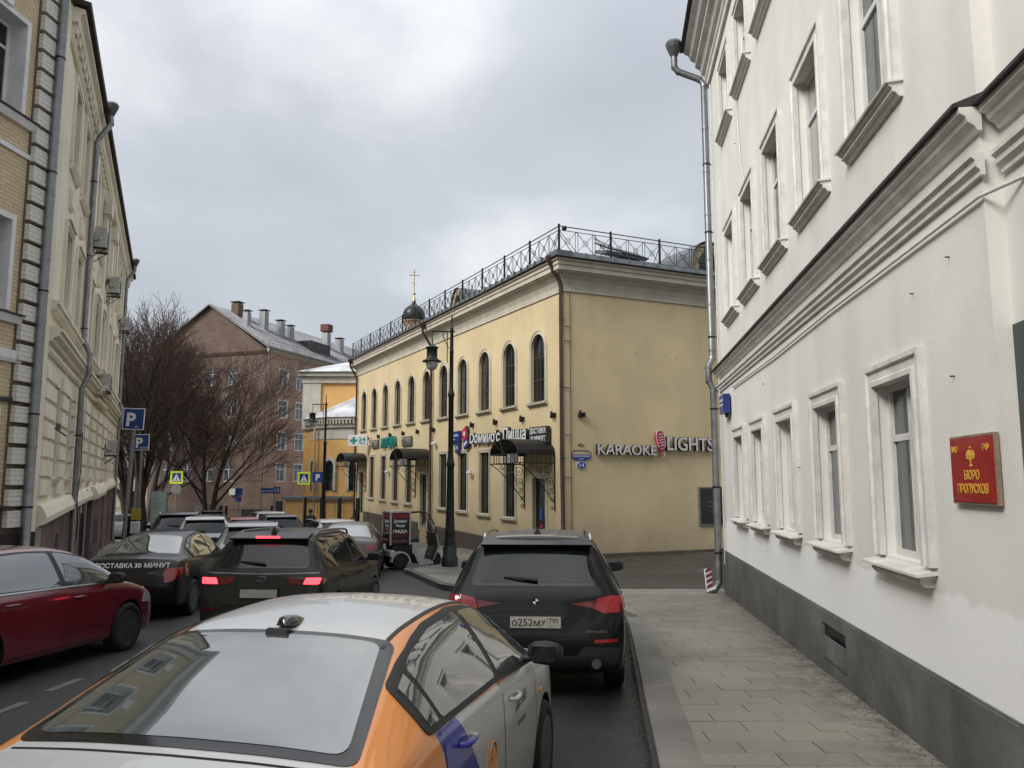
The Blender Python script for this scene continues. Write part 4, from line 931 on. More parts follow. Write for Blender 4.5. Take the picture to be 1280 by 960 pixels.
# --- cream building bending away
B4 = thing('cream_building', 'long cream stucco building bending away on the left with rusticated ground floor and purple plinth', 'building')
L4 = 26.5
wx = [2.3, 4.7, 8.2, 10.6, 13.2, 15.9, 18.6, 21.0, 24.0]
ops = []
for x in wx: ops += [(x, 1.2, 9.7, 11.75, False), (x, 1.2, 6.15, 8.1, False), (x, 1.0, 2.15, 4.3, False)]
pz = lambda x: 1.12+.035*x
wall_mb(0, L4, 1.05, 12.9, ops, .3).build('wall', PL, B4, FC)
q = MB(); q.add([(L4, 0, -2), (L4, 0, 12.9), (L4, 11, 12.9), (L4, 11, -2)], [(0, 3, 2, 1)]); q.build('end_wall', PL, B4, FC)
# plinth with step-proud pieces, doors and basement windows
q = MB(); x0 = .75
segs = [(0.75, 2.9, .05), (2.9, 5.9, .05), (6.0, 9.2, .05), (10.2, 11.2, .05), (11.2, 12.1, .20), (12.1, 14.9, .2), (14.9, 15.9, .05), (16.6, 18.2, .05), (18.8, 21.5, .05), (22.1, L4, .05)]
for a, b, o_ in segs: q = MB(); q.box(a, b-.003, -o_, .25, -2, pz((a+b)/2)); q.build('plinth_piece', purple, B4, FC)
q = MB(); q.box(-.0, .74, -.055, .25, -1.0, 1.04); q.build('plinth_end', mat('grey_cream_plinth', (.33, .31, .28), .8, var=.15, scale=2), B4, FC)
for a, b in ((9.2, 10.2), (15.9, 16.6), (18.2, 18.8), (21.5, 22.1)): q = MB(); q.box(a, b, .1, .2, -2, pz(a)+.02); q.build('basement_door', purple_d, B4, FC)
for a in (3.4, 7.2, 12.6, 13.6): q = MB(); q.box(a, a+.5, -.21 if a > 12 else -.06, -.0, -.1, .75); q.build('basement_window', purple_d, B4, FC)
q = MB()
for a, b, o_ in ((-.0, 5.8, .1), (6.0, 11.1, .1), (11.1, 15.0, .26), (15.0, L4, .1)):
    k = .035; z = pz(0)
    band(q, [(0, 0), (o_, .0), (o_+.12, .05), (o_+.14, .18), (o_+.05, .38), (o_, .44), (0, .44)], a, b, .03, 1.10)
q.build('plinth_moulding', PL, B4, FC)
# rusticated piers
rb = {}
def rust(x0, x1, out_, zlo=1.72, zhi=4.55, nm='rustic_block'):
    w_ = x1-x0; key = (round(w_, 2), out_)
    if key not in rb:
        m_ = MB(); m_.add([(0, 0, 0), (w_, 0, 0), (w_, 0, .36), (0, 0, .36), (.02, -out_, .02), (w_-.02, -out_, .02), (w_-.02, -out_, .34), (.02, -out_, .34)], [(4, 5, 6, 7), (0, 4, 7, 3), (1, 2, 6, 5), (7, 6, 2, 3), (0, 1, 5, 4)]); rb[key] = m_.mesh(nm, PL)
    z = zlo
    while z+.36 < zhi+.1: put(nm, rb[key], B4, FC @ T((x0, 0, z))); z += .42
edges = [0.05]+[e_ for x in wx for e_ in (x-.52, x+.52)]+[L4]
for a, b in zip(edges[::2], edges[1::2]):
    if b-a > 1.8:
        m_ = (a+b)/2; rust(a, m_-.25, .07); rust(m_+.25, b, .07)
    else: rust(a, b, .07)
for zz, pr in ((4.78, [(0, 0), (.06, 0), (.1, .06), (.1, .12), (0, .14)]), (5.05, [(0, 0), (.10, 0), (.12, .07), (.24, .12), (.24, .2), (.30, .22), (.30, .28), (0, .34)]), (5.72, [(0, 0), (.06, 0), (.14, .06), (.14, .14), (.2, .16), (.2, .22), (0, .26)]), (12.0, [(0, 0), (.05, 0), (.1, .06), (.1, .12), (0, .14)])):
    for a, b, o_ in ((-.02, 11.1, 0), (11.1, 15.0, .14), (15.0, L4, 0)):
        band(q, [(0, zz+pr[0][1])]+[(o+o_, zz+z_) for o, z_ in pr[1:-1]]+[(0, zz+pr[-1][1])], a, b) if 0 else (lambda q_: (band(q_, [(0, zz+pr[0][1])]+[(o+o_, zz+z_) for o, z_ in pr[1:-1]]+[(0, zz+pr[-1][1])], a, b), q_.build('string_course', PL, B4, FC)))(MB())
q = MB()   # risalit pilasters
for a, b in ((11.1, 11.75), (14.35, 15.0), (6.9, 7.3), (16.8, 17.3), (22.3, 22.8), (5.95, 6.35)): q = MB(); q.box(a, b, -.13, 0, 6.0, 12.0); q.build('pilaster', PL, B4, FC)
for nm, zz in (('capital', 11.4),):
    q = MB()
    for a in (11.42, 14.67):
        q.box(a-.42, a+.42, -.26, 0, zz, zz+.5)
        q.build(nm, PL, B4, FC); q = MB()
q = MB()
for i in range(int(L4/.55)): q.box(i*.55+.1, i*.55+.36, -.16, 0, 12.2, 12.42)
q.build('dentil_row', PL, B4, FC)['kind'] = 'stuff'
q = MB(); band(q, [(0, 12.42), (.17, 12.43), (.2, 12.6), (.30, 12.66), (.30, 12.75), (0, 12.8)], 0, L4); q.build('cornice', PL, B4, FC)
q = MB(); band(q, [(-.2, 12.81), (.40, 12.81), (.42, 12.9), (-.2, 13.0)], -.1, L4+.3); q.prism([(.0, 12.95), (11, 12.95), (5, 15)], 0, L4, 'x'); q.build('roof', mat('rusty_roof_edge', (.045, .032, .026), .7, .2, var=.35, scale=2), B4, FC)
q = MB(); 
for a in (11.2, 13.4): q.prism([(-.35, 12.8), (.35, 12.8), (.3, 13.6), (-.3, 13.6)], .0, .6, 'y') if a < 0 else None
trC = [(0, 0), (.04, 0), (.04, .06), (.07, .07), (.07, .16), (0, .16)]
def sill_c(q, w_):
    q.prism([(0, -.2), (-.05, -.18), (-.12, -.08), (-.14, -.03), (.05, .0)], -w_/2-.15, w_/2+.15, 'x')
for x in wx:
    for zb, zt, w_ in ((9.7, 11.75, 1.2), (6.15, 8.1, 1.2), (2.15, 4.3, 1.0)):
        window(B4, FC, x, w_, zb, zt, False, .28, white_paint, glass_grey, 'T', (trC, PL) if zb > 3 else None, (sill_c, PL), key='c', fr=.07)
    q = MB(); q.prism([(-.7, .17), (.7, .17), (.62, .30), (0, .52), (-.62, .30)], -.12, 0, 'y'); q.build('window_pediment', PL, B4, FC @ T((x, 0, 8.1)))
    q = MB(); q.box(-.42, .42, -.05, 0, .55, 1.05); q.box(-.34, .34, -.07, -.05, .62, .98); q.build('relief_panel', PL, B4, FC @ T((x, 0, 8.1)))
downpipe(B4, FC, [(5.55, -.48, 12.75), (5.55, -.52, 12.45), (5.55, -.25, 12.0), (5.55, -.17, 11.8), (5.55, -.17, 6), (5.55, -.35, 5.6), (5.55, -.35, 5.0), (5.55, -.2, 4.6), (5.55, -.2, 0.), (5.55, -.35, -.3)], .075, zinc, [(10.6, 5.55, -.17), (8.4, 5.55, -.17), (6.3, 5.55, -.17), (3.3, 5.55, -.2), (1.4, 5.55, -.2)], (5.55, -.5, 12.82))
downpipe(B4, FC, [(23.4, -.5, 12.75), (23.4, -.5, 12.5), (23.4, -.2, 12.0), (23.4, -.17, 11.8), (23.4, -.17, 5.9), (23.4, -.3, 5.5), (23.4, -.2, 4.6), (23.4, -.2, -.6), (23.4, -.35, -.8)], .075, zinc, [(10.6, 23.4, -.17), (7.4, 23.4, -.17), (3.3, 23.4, -.2)], (23.4, -.5, 12.82))
downpipe(B4, FC, [(10.0-.2, -.12, 1.8), (9.8, -.12, 1.2), (9.8, -.12, -.4), (9.8, -.2, -.5)], .05, zinc)
q = MB(); q.M = FC; q.tube([(5.5, -.3, 3.4), (5.3, -.32, 2.8), (5.65, -.3, 2.3), (5.2, -.3, 1.6), (5.5, -.32, .9), (5.7, -.3, .5), (5.3, -.3, .35)], .014, 5); q.build('loose_cable', blackiron, B4)
q = MB(); q.M = FC; q.tube([(.1, -.35, 3.25), (.6, -.2, 3.2), (.9, -.4, 3.05)], .02, 5); q.cyl((.3, -.3, 3.15), .05, .14, 8); q.build('cable_bracket', zinc_dark, B4)
# air conditioners
acw = mat('aircon_casing', (.42, .42, .39), .5, var=.12, scale=7)
def aircon(F_, x, z, label, o=-.0):
    A = thing('air_conditioner', label, 'air conditioner', F_ @ T((x, o, z)), 'air conditioners on the cream facade')
    q = MB(); q.cbox(-.42, .42, -.5, -.18, 0, .62, .015); q.build('casing', acw, A)
    q = MB(); q.cyl((.1, -.5, .31), .25, .012, 20, (0, -1, 0)); 
    q.build('fan_opening', blackiron, A)
    q = MB()
    for k in range(8): q.box(-.16, .36, -.525, -.513, .09+k*.06, .11+k*.06)
    q.build('grille', acw, A)
    q = MB()
    for k in range(6): q.box(-.425, -.42, -.46, -.22, .1+k*.08, .13+k*.08)
    q.build('side_vent', acw, A)
    q = MB()
    for xx in (-.3, .3): q = MB(); q.box(xx-.02, xx+.02, -.52, 0, -.045, -.005); q.tube([(xx, -.48, -.03), (xx, -.01, -.4)], .015, 4); q.build('bracket', blackiron, A)
    q = MB(); q.tube([(-.42, -.3, .2), (-.6, -.2, .1), (-.6, -.03, .5)], .02, 5); q.build('hose', blackiron, A)
aircon(FC, 6.95, 9.0, 'air conditioner nearest the camera, high beside the long grey downpipe')
aircon(FC, 13.7, 9.1, 'upper air conditioner in the middle of the cream facade')
aircon(FC, 21.8, 9.1, 'upper air conditioner near the far corner of the cream facade')
aircon(FC, 11.9, 5.2, 'air conditioner on the string course half way along')
aircon(FC, 17.6, 3.15, 'boxed air conditioner low down beside the parking sign')
# =====================================================================  FAR BUILDINGS
brA = brickmat('pink_brick', (.38, .23, .165), (.28, .165, .12), (.40, .34, .28), .52, .17, .03, .4, .55)
brS = brickmat('grey_brown_brick', (.135, .08, .058), (.09, .055, .04), (.14, .11, .085), .52, .17, .03, .4, .6)
B5 = thing('brick_apartment_block', 'five storey pink brick apartment block with gable end and metal roof behind the bare trees', 'building')
dG = Vector((1, -.338)).normalized(); dH = Vector((.338, 1)).normalized(); CG = Vector((-23.3, 75)); GW = 13.2
FG = frame2((CG.x-dG.x*GW, CG.y-dG.y*GW), dG); FH = frame2(CG, dH)
rowz = [-.3, 2.15, 5.2, 8.3, 11.35]
og = [(x, 1.15, z-.0, z+1.7, False) for z in rowz[1:] for x in (2.2, 4.6, 7.0, 9.4)]
oh = [(2.9+2.95*i, 1.45, z, z+1.7, False) for z in rowz[1:] for i in range(14)] + [(2.9, 1.2, -2.0, .3, False), (6.0, 1.8, -2.2, .5, False)]
wall_mb(0, GW, -3, 14.6, og, .18).build('gable_wall', brS, B5, FG)
wall_mb(0, 44, -3, 14.8, oh, .18).build('wall', brA, B5, FH)
q = MB(); q.prism([(0, 14.6), (GW, 14.6), (GW/2, 19.3)], 0, .3, 'y'); q.build('gable', brS, B5, FG)
for x, w_, a, b, _ in og: window(B5, FG, x, w_, a, b, False, .15, white_paint, glass_far, 'two', None, None, key='fg', fr=.07)
for x, w_, a, b, _ in oh:
    if a > 0: window(B5, FH, x, w_, a, b, False, .15, wpvc, glass_far, 'two', ([(-.18, -.01), (.03, -.01), (.03, .09), (-.18, .0)], wpvc), None, key='fh', fr=.08)
q = MB(); q.box(5.1, 6.9, .1, .2, -2.3, .5); q.build('doorway', blackiron, B5, FH); q = MB(); q.box(2.3, 3.5, .1, .2, -2.3, .3); q.build('doorway', blackiron, B5, FH)
q = MB(); band(q, [(0, 14.3), (.1, 14.35), (.35, 14.6), (.35, 14.75), (0, 14.8)], -.0, 44); q.build('cornice', PYt, B5, FH)
q = MB(); band(q, [(0, 14.2), (.1, 14.25), (.25, 14.5), (.25, 14.62), (0, 14.64)], 0, GW); q.build('gable_string', brS, B5, FG)
mr_ = mat('grey_metal_roof', (.17, .175, .185), .5, .4, var=.25, scale=.8)
q = MB(); q.M = FH; h0, h1 = 14.85, 19.45; hw = GW/2
q.add([(-.4, -.5, h0), (44, -.5, h0), (44, hw, h1), (-.4, hw, h1), (-.4, GW+.5, h0), (44, GW+.5, h0)], [(0, 1, 2, 3), (3, 2, 5, 4)])
q.add([(-.4, -.5, h0-.15), (44, -.5, h0-.15), (44, hw, h1-.15), (-.4, hw, h1-.15), (-.4, GW+.5, h0-.15), (44, GW+.5, h0-.15), (-.4, -.5, h0), (-.4, hw, h1), (-.4, GW+.5, h0), (44, -.5, h0)], [(0, 3, 2, 1), (3, 4, 5, 2), (0, 6, 7, 3), (3, 7, 8, 4), (0, 1, 9, 6)])
q.build('roof', mr_, B5)
q = MB(); q.M = FH; sl_ = (h1-h0)/(hw+.5)
for i in range(62): q.box(i*.7, i*.7+.03, 0, .01, 0, .01) if False else q.add([(i*.7, -.5, h0+.02), (i*.7+.05, -.5, h0+.02), (i*.7+.05, hw, h1+.02), (i*.7, hw, h1+.02), (i*.7+.025, -.5, h0+.1), (i*.7+.025, hw, h1+.1)], [(0, 1, 4), (1, 2, 5, 4), (0, 4, 5, 3)])
q.build('roof_seams', mr_, B5)
q = MB(); q.M = FH
for x in [i*2. for i in range(22)]: q.tube([(x, -.3, h0+.1), (x, -.25, h0+.75)], .02, 4)
q.tube([(0, -.25, h0+.72), (44, -.25, h0+.72)], .02, 4); q.tube([(0, -.28, h0+.42), (44, -.28, h0+.42)], .015, 4); q.build('roof_rail', blackiron, B5)
for t_, y_, w_, h_, m_, top in ((1.6, 3.6, .75, 1.7, zinc, 0), (2.9, 5.8, 1.1, 1.5, brS, 1), (4.6, 3.8, .9, 2.4, zinc, 0), (6.9, 3.4, .9, 1.9, zinc, 0), (8.4, 3.2, .8, 1.7, zinc, 0), (16.8, 4.0, 1.0, 2.2, zinc, 2), (19.4, 3.8, 1.0, 1.9, zinc, 0)):
    w_ *= .75; h_ *= .75; zb = h0+sl_*(y_+.5)-.3; q = MB(); q.box(-w_/2, w_/2, -w_/2, w_/2, 0, h_+.3); q.build('chimney', m_, B5, FH @ T((t_, y_, zb)))
    q = MB(); q.box(-w_/2-.1, w_/2+.1, -w_/2-.1, w_/2+.1, h_+.42, h_+.5); q.box(-.05, .05, -.05, .05, h_+.3, h_+.42)
    if top == 2: q.box(-w_/2-.15, w_/2+.15, -w_/2-.15, w_/2+.15, h_+.5, h_+1.3)
    q.build('chimney_cap', mat('rust_red_cap', (.12, .03, .022), .7, var=.2) if top == 2 else flash, B5, FH @ T((t_, y_, zb)))
q = MB(); q.M = FH; q.box(9.3, 13.2, 1.2, 4, h0+.9, h0+2.3); q.build('roof_dormer', flash, B5)
q = MB(); q.M = FH; q.tube([(.15, -.15, 14.3), (.15, -.12, -2)], .08, 6); q.tube([(.0, -.5, 14.8), (.15, -.15, 14.2)], .08, 6); q.build('downpipe', zinc, B5)
q = MB(); q.M = FG; q.box(9.9, 10.7, -.35, 0, .9, 1.5); q.build('air_conditioner_box', acw, B5)

# ---- ochre church house
orm = mat('orange_plaster', (.62, .37, .13), .85, var=.07, scale=.8, streak=.14)
whm = mat('white_stucco_band', (.46, .44, .38), .8, var=.08, scale=2, streak=.15)
snow = mat('thin_snow_on_roof', (.50, .51, .53), .7, var=.25, scale=.9, dark=(.24, .25, .27))
B6 = thing('ochre_church_house', 'ochre and white church building with rounded lower apse and snowy roofs beyond the yellow facade', 'building')
q = MB(); q.box(-15.6, -5, 60, 72, -2, 9.5); q.build('upper_wall', orm, B6)
q = MB(); q.box(-15.75, -14.4, 59.85, 61, 6, 9.5); q.box(-15.8, -4.9, 59.78, 72, 9.5, 10.0); q.box(-16.05, -4.8, 59.5, 72.2, 10.0, 10.3); q.build('upper_cornice', whm, B6)
q = MB(); q.add([(-16.2, 59.3, 10.31), (-4.6, 59.3, 10.31), (-4.6, 72.4, 10.31), (-16.2, 72.4, 10.31), (-10.4, 66, 12.6)], [(0, 1, 4), (1, 2, 4), (2, 3, 4), (3, 0, 4), (0, 3, 2, 1)]); q.build('upper_roof', snow, B6)
cx_, cy_, ra = -10.4, 60.0, 4.6
def apse(r0, z0, z1, nm, m_, n=9, r1=None):
    q = MB(); P = [(cx_+r0*math.cos(a), cy_+r0*math.sin(a)*.85) for a in [math.pi+math.pi*i/n for i in range(n+1)]]
    r1 = r1 or r0; P1 = [(cx_+r1*math.cos(a), cy_+r1*math.sin(a)*.85) for a in [math.pi+math.pi*i/n for i in range(n+1)]]
    k = len(P); q.add([(x, y, z0) for x, y in P]+[(x, y, z1) for x, y in P1], [(i, i+1, k+i+1, k+i) for i in range(k-1)]+[tuple(reversed(range(k))), tuple(range(k, 2*k))]); return q.build(nm, m_, B6)
apse(ra, -2, 5.1, 'apse_wall', orm); apse(ra+.06, 5.1, 5.9, 'frieze', whm); apse(ra+.25, 5.9, 6.15, 'cornice', whm); apse(ra+.5, 6.4, 6.6, 'upper_cornice_ring', whm, r1=ra+.55); apse(ra+.2, 6.15, 6.4, 'cornice_bed', orm)
apse(ra+.65, 6.61, 8.6, 'apse_roof', snow, r1=1.0)
q = MB()
for i in range(60):
    a = math.pi+math.pi*(i+.5)/60; q.M = T((cx_+(ra+.35)*math.cos(a), cy_+(ra+.35)*math.sin(a)*.85, 6.15)) @ RZ(a); q.box(-.1, .1, -.06, .06, 0, .24)
q.build('dentil_row', whm, B6)['kind'] = 'stuff'
for a in (R(212), R(238), R(263)):
    F_ = T((cx_+ra*math.cos(a), cy_+ra*math.sin(a)*.85, 0)) @ RZ(a+R(90))
    q = MB(); q.sweep([(-.1, 0), (.1, 0), (.1, .22), (-.1, .22)], outline(0, .8, 1.5, 3.6, True)); q.build('window_surround', whm, B6, F_)
    q = MB(); P = [(-.4, 1.5)]+arc_pts(0, 3.2, .4, 8)+[(.4, 1.5)]; q.prism(P, -.05, .0, 'y'); q.build('window', glass_dark, B6, F_)
q = MB(); q.M = Matrix(); q.tube([(-14.1, 57.2, 5.9), (-14.1, 57.2, .6), (-14.4, 57, .2)], .09, 6); q.build('downpipe', orm, B6)
q = MB(); q.box(-15.2, -8, 54.2, 57, -1.6, .9); q.build('porch', orm, B6); q = MB(); q.box(-15.4, -7.8, 54, 57.2, .9, 1.1); q.build('porch_roof', zinc, B6)
# church tower with onion dome
domem = mat('dark_dome_metal', (.02, .024, .024), .35, .5, var=.15, scale=3); goldm = mat('gilded_metal', (.45, .34, .14), .35, .8, var=.1)
B7 = thing('church_cupola', 'small dark onion dome with gilded cross on an ochre drum rising behind the roof railing', 'church', T((-7.75, 62, 0)))
q = MB(); q.box(-3, 3, -3.2, 4, -1.6, 10); q.add([(-3.3, -3.5, 10), (3.3, -3.5, 10), (3.3, 4.3, 10), (-3.3, 4.3, 10), (-.8, -.8, 12.6), (.8, -.8, 12.6), (.8, .8, 12.6), (-.8, .8, 12.6)], [(0, 1, 5, 4), (1, 2, 6, 5), (2, 3, 7, 6), (3, 0, 4, 7), (0, 3, 2, 1)]); q.build('tower_base', orm, B7)
q = MB(); q.lathe([(.74, 12.3), (.74, 14.35), (.80, 14.4), (.80, 14.5), (.92, 14.6), (.92, 14.68)], 16, smooth=False); q.build('drum', mat('ochre_brick_drum', (.36, .24, .13), .8, var=.2, scale=4), B7)
q = MB()
for i in range(8):
    a = i*math.pi/4+.2; q.M = RZ(a) @ T((0, -.75, 13.1)); q.box(-.12, .12, -.02, .02, 0, 1.0)
q.build('drum_window', PYt, B7)
q = MB(); q.lathe([(.80, 14.68), (.86, 14.85), (.89, 15.1), (.84, 15.4), (.70, 15.65), (.48, 15.85), (.28, 15.98), (.16, 16.15), (.13, 16.3)], 18); q.build('onion_dome', domem, B7)
q = MB(); q.lathe([(.15, 16.3), (.09, 16.55), (.05, 16.75), (.03, 16.8)], 10); q.lathe([(.0, 16.78), (.10, 16.82), (.13, 16.9), (.10, 16.98), (.0, 17.02)], 10)
q.box(-.03, .03, -.03, .03, 17.0, 18.85); q.box(-.36, .36, -.025, .025, 18.36, 18.42); q.box(-.13, .13, -.024, .024, 18.62, 18.67); q.add([(-.18, -.02, 17.80), (.18, -.02, 17.6), (.18, .02, 17.6), (-.18, .02, 17.8), (-.18, -.02, 17.86), (.18, -.02, 17.66), (.18, .02, 17.66), (-.18, .02, 17.86)], [(0, 3, 2, 1), (4, 5, 6, 7), (0, 1, 5, 4), (1, 2, 6, 5), (2, 3, 7, 6), (3, 0, 4, 7)])
for x in (-.36, .36): q.box(x-.03, x+.03, -.03, .03, 18.33, 18.45)
q.build('cross', goldm, B7)
# distant low buildings closing the street
B8 = thing('distant_house', 'low pale house with small windows closing the far left end of the street', 'building', T((-52, 92, -2.3)) @ RZ(.3))
q = MB(); q.box(0, 22, 0, 10, 0, 9); q.build('wall', PYt, B8); q = MB(); q.prism([(-.5, 9.01), (10.5, 9.01), (5, 12)], -.5, 22.5, 'x'); q.build('roof', mr_, B8)
for i in range(7):
    for j in range(2): q = MB(); q.box(1.5+3*i, 2.7+3*i, -.03, .01, 1.5+3.6*j, 3.4+3.6*j); q.build('window', glass_dark, B8)

# =====================================================================  TREES
bark_d = mat('dark_bark', (.030, .022, .018), .9, var=.25, scale=6, bump=.6, bscale=18)
bark_r = mat('reddish_twigs', (.07, .038, .026), .9, var=.25, scale=3)
bark_g = mat('grey_twigs', (.055, .043, .036), .9, var=.25, scale=3)
def tree(x, y, h, label, stems, seed, twig=bark_r, r0=.28, spread=1., dens=1., lean=(0, 0), depth=5):
    rr = random.Random(seed); t_ = thing('bare_tree', label, 'tree', T((x, y, GZ(y)+.0)))
    tr, br, tw = MB(), MB(), MB()
    def grow(p, d, L_, r, lv):
        n = 5 if lv < 2 else (3 if lv < 4 else 2); pts = [p]; q_ = p; dd = d.copy()
        for i in range(n):
            dd = (dd+Vector((rr.gauss(0, .10), rr.gauss(0, .10), rr.gauss(.03, .05)))*(1 if lv else .5)).normalized(); q_ = q_+dd*L_/n; pts.append(q_)
        tgt = tr if lv == 0 else (br if lv < 3 else tw)
        rad = [max(.0095, r*(1-.55*i/n)) for i in range(n+1)]
        tgt.tube(pts, r, 8 if lv == 0 else (5 if lv < 3 else 3), False, rad)
        if lv >= depth: return
        k = {0: 5, 1: 4, 2: 4, 3: 3, 4: 3}.get(lv, 3); k = max(2, round(k*dens))
        for i in range(k):
            f = (.35 if lv else .3)+(.65 if lv else .7)*(i+rr.random())/k; j = min(n-1, int(f*n)); a = pts[j]+(pts[j+1]-pts[j])*(f*n-j) if f < 1 else pts[-1]
            ax = Vector((rr.gauss(0, 1), rr.gauss(0, 1), rr.gauss(0, .4))); ax = (ax-dd*ax.dot(dd)).normalized()
            an = rr.uniform(.35, .8)*(spread if lv < 2 else 1.)
            nd = (dd*math.cos(an)+ax*math.sin(an)+Vector((0, 0, .16))).normalized()
            grow(a, nd, L_*rr.uniform(.52, .76), r*(1-.5*f)*rr.uniform(.42, .62), lv+1)
        grow(pts[-1], dd, L_*.62, rad[-1]*.95, lv+1)
    for sx_, sy_, L_, r in stems: grow(Vector((sx_*.12, sy_*.1, -.1)), Vector((sx_+lean[0], sy_+lean[1], 1)).normalized(), L_, r, 0)
    tr.build('trunk', bark_d, t_); br.build('crown', bark_d if twig is not bark_g else bark_g, t_); tw.build('twigs', twig, t_)
    return t_
tree(-22.9, 50, 15, 'big bare tree with thick dark trunk behind the parking signs, boughs reaching right', [(.02, 0, 6.5, .42), (.12, .05, 6.0, .26)], 11, bark_r, spread=1.2, dens=1.0)
tree(-25.6, 54, 17, 'tall bare grey tree close to the far corner of the cream facade', [(0, 0, 6.3, .30), (-.15, .1, 5.8, .24), (.18, 0, 6.0, .22)], 5, bark_g, spread=.8, dens=1.0)
tree(-19.6, 52, 10, 'bare tree with two slender leaning stems in front of the brick gable', [(-.14, 0, 5.0, .2), (.16, .05, 5.4, .22)], 23, bark_r, spread=1.2, dens=1.0)
tree(-29.5, 66, 16, 'bare tree with fine red tipped twigs left of the brick gable roof', [(0, 0, 6.8, .3), (.2, .0, 5.8, .2)], 31, bark_r, spread=1., dens=1.0)
#tree(-22.4, 63, 9, 'small bare tree close to the wall of the brick block', [(0.05, 0, 4.0, .16), (.25, 0, 3.4, .1)], 41, bark_r, spread=1.2)
tree(-34, 72, 16, 'bare tree farthest back at the left end of the street', [(0, 0, 6.5, .28), (-.2, 0, 5.5, .2)], 47, bark_g, spread=.9, depth=5)

# =====================================================================  FENCES
def fence(p0, p1, z, h, label, nm='iron_fence', pil=4.0, sp_=.16):
    a, b = Vector(p0), Vector(p1); d = b-a; L_ = d.length; Ff = T((a.x, a.y, z)) @ RZ(math.atan2(d.y, d.x)); o = thing(nm, label, 'fence', Ff)
    n = max(1, round(L_/pil)); w_ = L_/n
    f = MB(); f.tube([(0, 0, .15), (w_, 0, .15)], .02, 4); f.tube([(0, 0, h-.15), (w_, 0, h-.15)], .02, 4)
    k = int(w_/sp_)
    for i in range(k): f.tube([((i+.5)*w_/k, 0, 0), ((i+.5)*w_/k, 0, h)], .012, 4)
    me = f.mesh('fence_panel', blackiron); pmb = MB(); pmb.box(-.09, .09, -.09, .09, -.3, h+.15); pme = pmb.mesh('post', blackiron)
    for i in range(n): put('fence_panel', me, o, T((i*w_, 0, 0))); put('post', pme, o, T((i*w_, 0, 0)))
    put('post', pme, o, T((L_, 0, 0)))
fence((-31, 61.5), (-21.4, 59.5), -1.5, 1.75, 'black iron railings in front of the brick block by the big tree')
fence((-21.0, 59.5), (-17.8, 60), -1.5, 1.7, 'short black iron railings right of the two stemmed tree')
fence((-13.2, 51.5), (-9.4, 49.3), -1.35, 2.3, 'tall black iron gate posts and bars before the ochre church house', pil=1.3, sp_=.5)
for (x, y, w_, h, m_, lb) in ((-22.4, 58.5, .9, 2.0, zinc, 'pale grey gate pillar between the iron railings'), (-19.0, 59, 1.3, 1.6, zinc_dark, 'grey metal utility cabinet by the brick block'), (-25.4, 58.5, .5, 1.9, zinc_dark, 'dark gate pillar left in the iron railings')):
    o = thing('utility_cabinet' if w_ > 1 else 'gate_pillar', lb, 'cabinet' if w_ > 1 else 'pillar', T((x, y, -1.5))); q = MB(); q.cbox(-w_/2, w_/2, -.3, .3, 0, h, .03); q.build('body', m_, o); q = MB(); q.box(-w_/2-.04, w_/2+.04, -.34, .34, h+.003, h+.06); q.build('cap', zinc, o)

# =====================================================================  STREET LAMPS, SIGNS
lglass = mat('lamp_bowl_glass', (.42, .42, .40), .12, var=.15, scale=9, spec=.8)
def lamp(x, y, label, hgt=7.85, arm=.62, sc=1.0, drop=0.):
    o = thing('street_lamp', label, 'street lamp', T((x, y, GZ(y)+.12)), 'old style black street lamps')
    q = MB(); q.lathe([(.25, 0), (.25, .28), (.21, .31), (.215, .58), (.17, .62), (.19, .70), (.165, .76), (.15, 1.0), (.16, 1.04), (.15, 1.08), (.13, 1.5), (.105, 3.0), (.12, 3.04), (.135, 3.12), (.11, 3.2), (.095, 3.3), (.095, 3.35)], 12); q.build('base', blackiron, o)
    q = MB(); q.lathe([(.085, 3.35), (.08, 5.2), (.10, 5.22), (.11, 5.3), (.08, 5.4), (.065, 5.45), (.06, 6.6), (.075, 6.62), (.06, 6.7), (.05, hgt-.5), (.06, hgt-.48), (.05, hgt-.42), (.03, hgt-.38), (.02, hgt-.06), (.035, hgt-.03), (.0, hgt)], 10); q.build('pole', blackiron, o)
    za = hgt-.55; q = MB(); q.tube([(.1, 0, za), (-arm, 0, za+.03)], .028, 6); q.tube([(0, 0, za-.55), (-.12, 0, za-.5), (-.3, 0, za-.1), (-.2, 0, za)], .014, 5); q.tube([(-.14, 0, za-.02), (-.14, 0, za-.95), (-.12, 0, za-1.0)], .016, 5)
    q.lathe([(0, -.05), (.04, 0), (0, .05)], 8, (-arm, 0, za+.03)); q.tube([(-arm, 0, za), (-arm, 0, za-.45)], .016, 5); q.build('arm', blackiron, o)
    l = MB(); zl = za-.42; l.lathe([(.03, 0), (.10, -.03), (.21, -.08), (.20, -.11), (.17, -.13), (.17, -.42), (.20, -.46), (.31, -.52), (.31, -.545), (.18, -.545)], 16, (-arm, 0, zl)); lo = l.build('lantern', blackiron, o)
    l = MB(); l.lathe([(.19, -.546), (.195, -.62), (.17, -.72), (.10, -.80), (.0, -.83)], 16, (-arm, 0, zl)); l.build('glass_bowl', lglass, lo)
    return o
lamp(-1.91, 25.0, 'tall black street lamp with hanging lantern on the corner pavement before the yellow facade')
lamp(-10.5, 45, 'farther black street lamp in front of the ochre church house', 8.0, .75)
polem = mat('grey_sign_pole', (.22, .225, .225), .45, .5, var=.12, scale=4)
signb = mat('parking_sign_blue', (.008, .045, .21), .35, var=.04); signw = mat('sign_white', (.72, .73, .74), .4, var=.03); signy = mat('crossing_sign_yellow', (.62, .75, .03), .45, var=.03); signbk = mat('sign_dark', (.015, .02, .05), .4, var=.0)
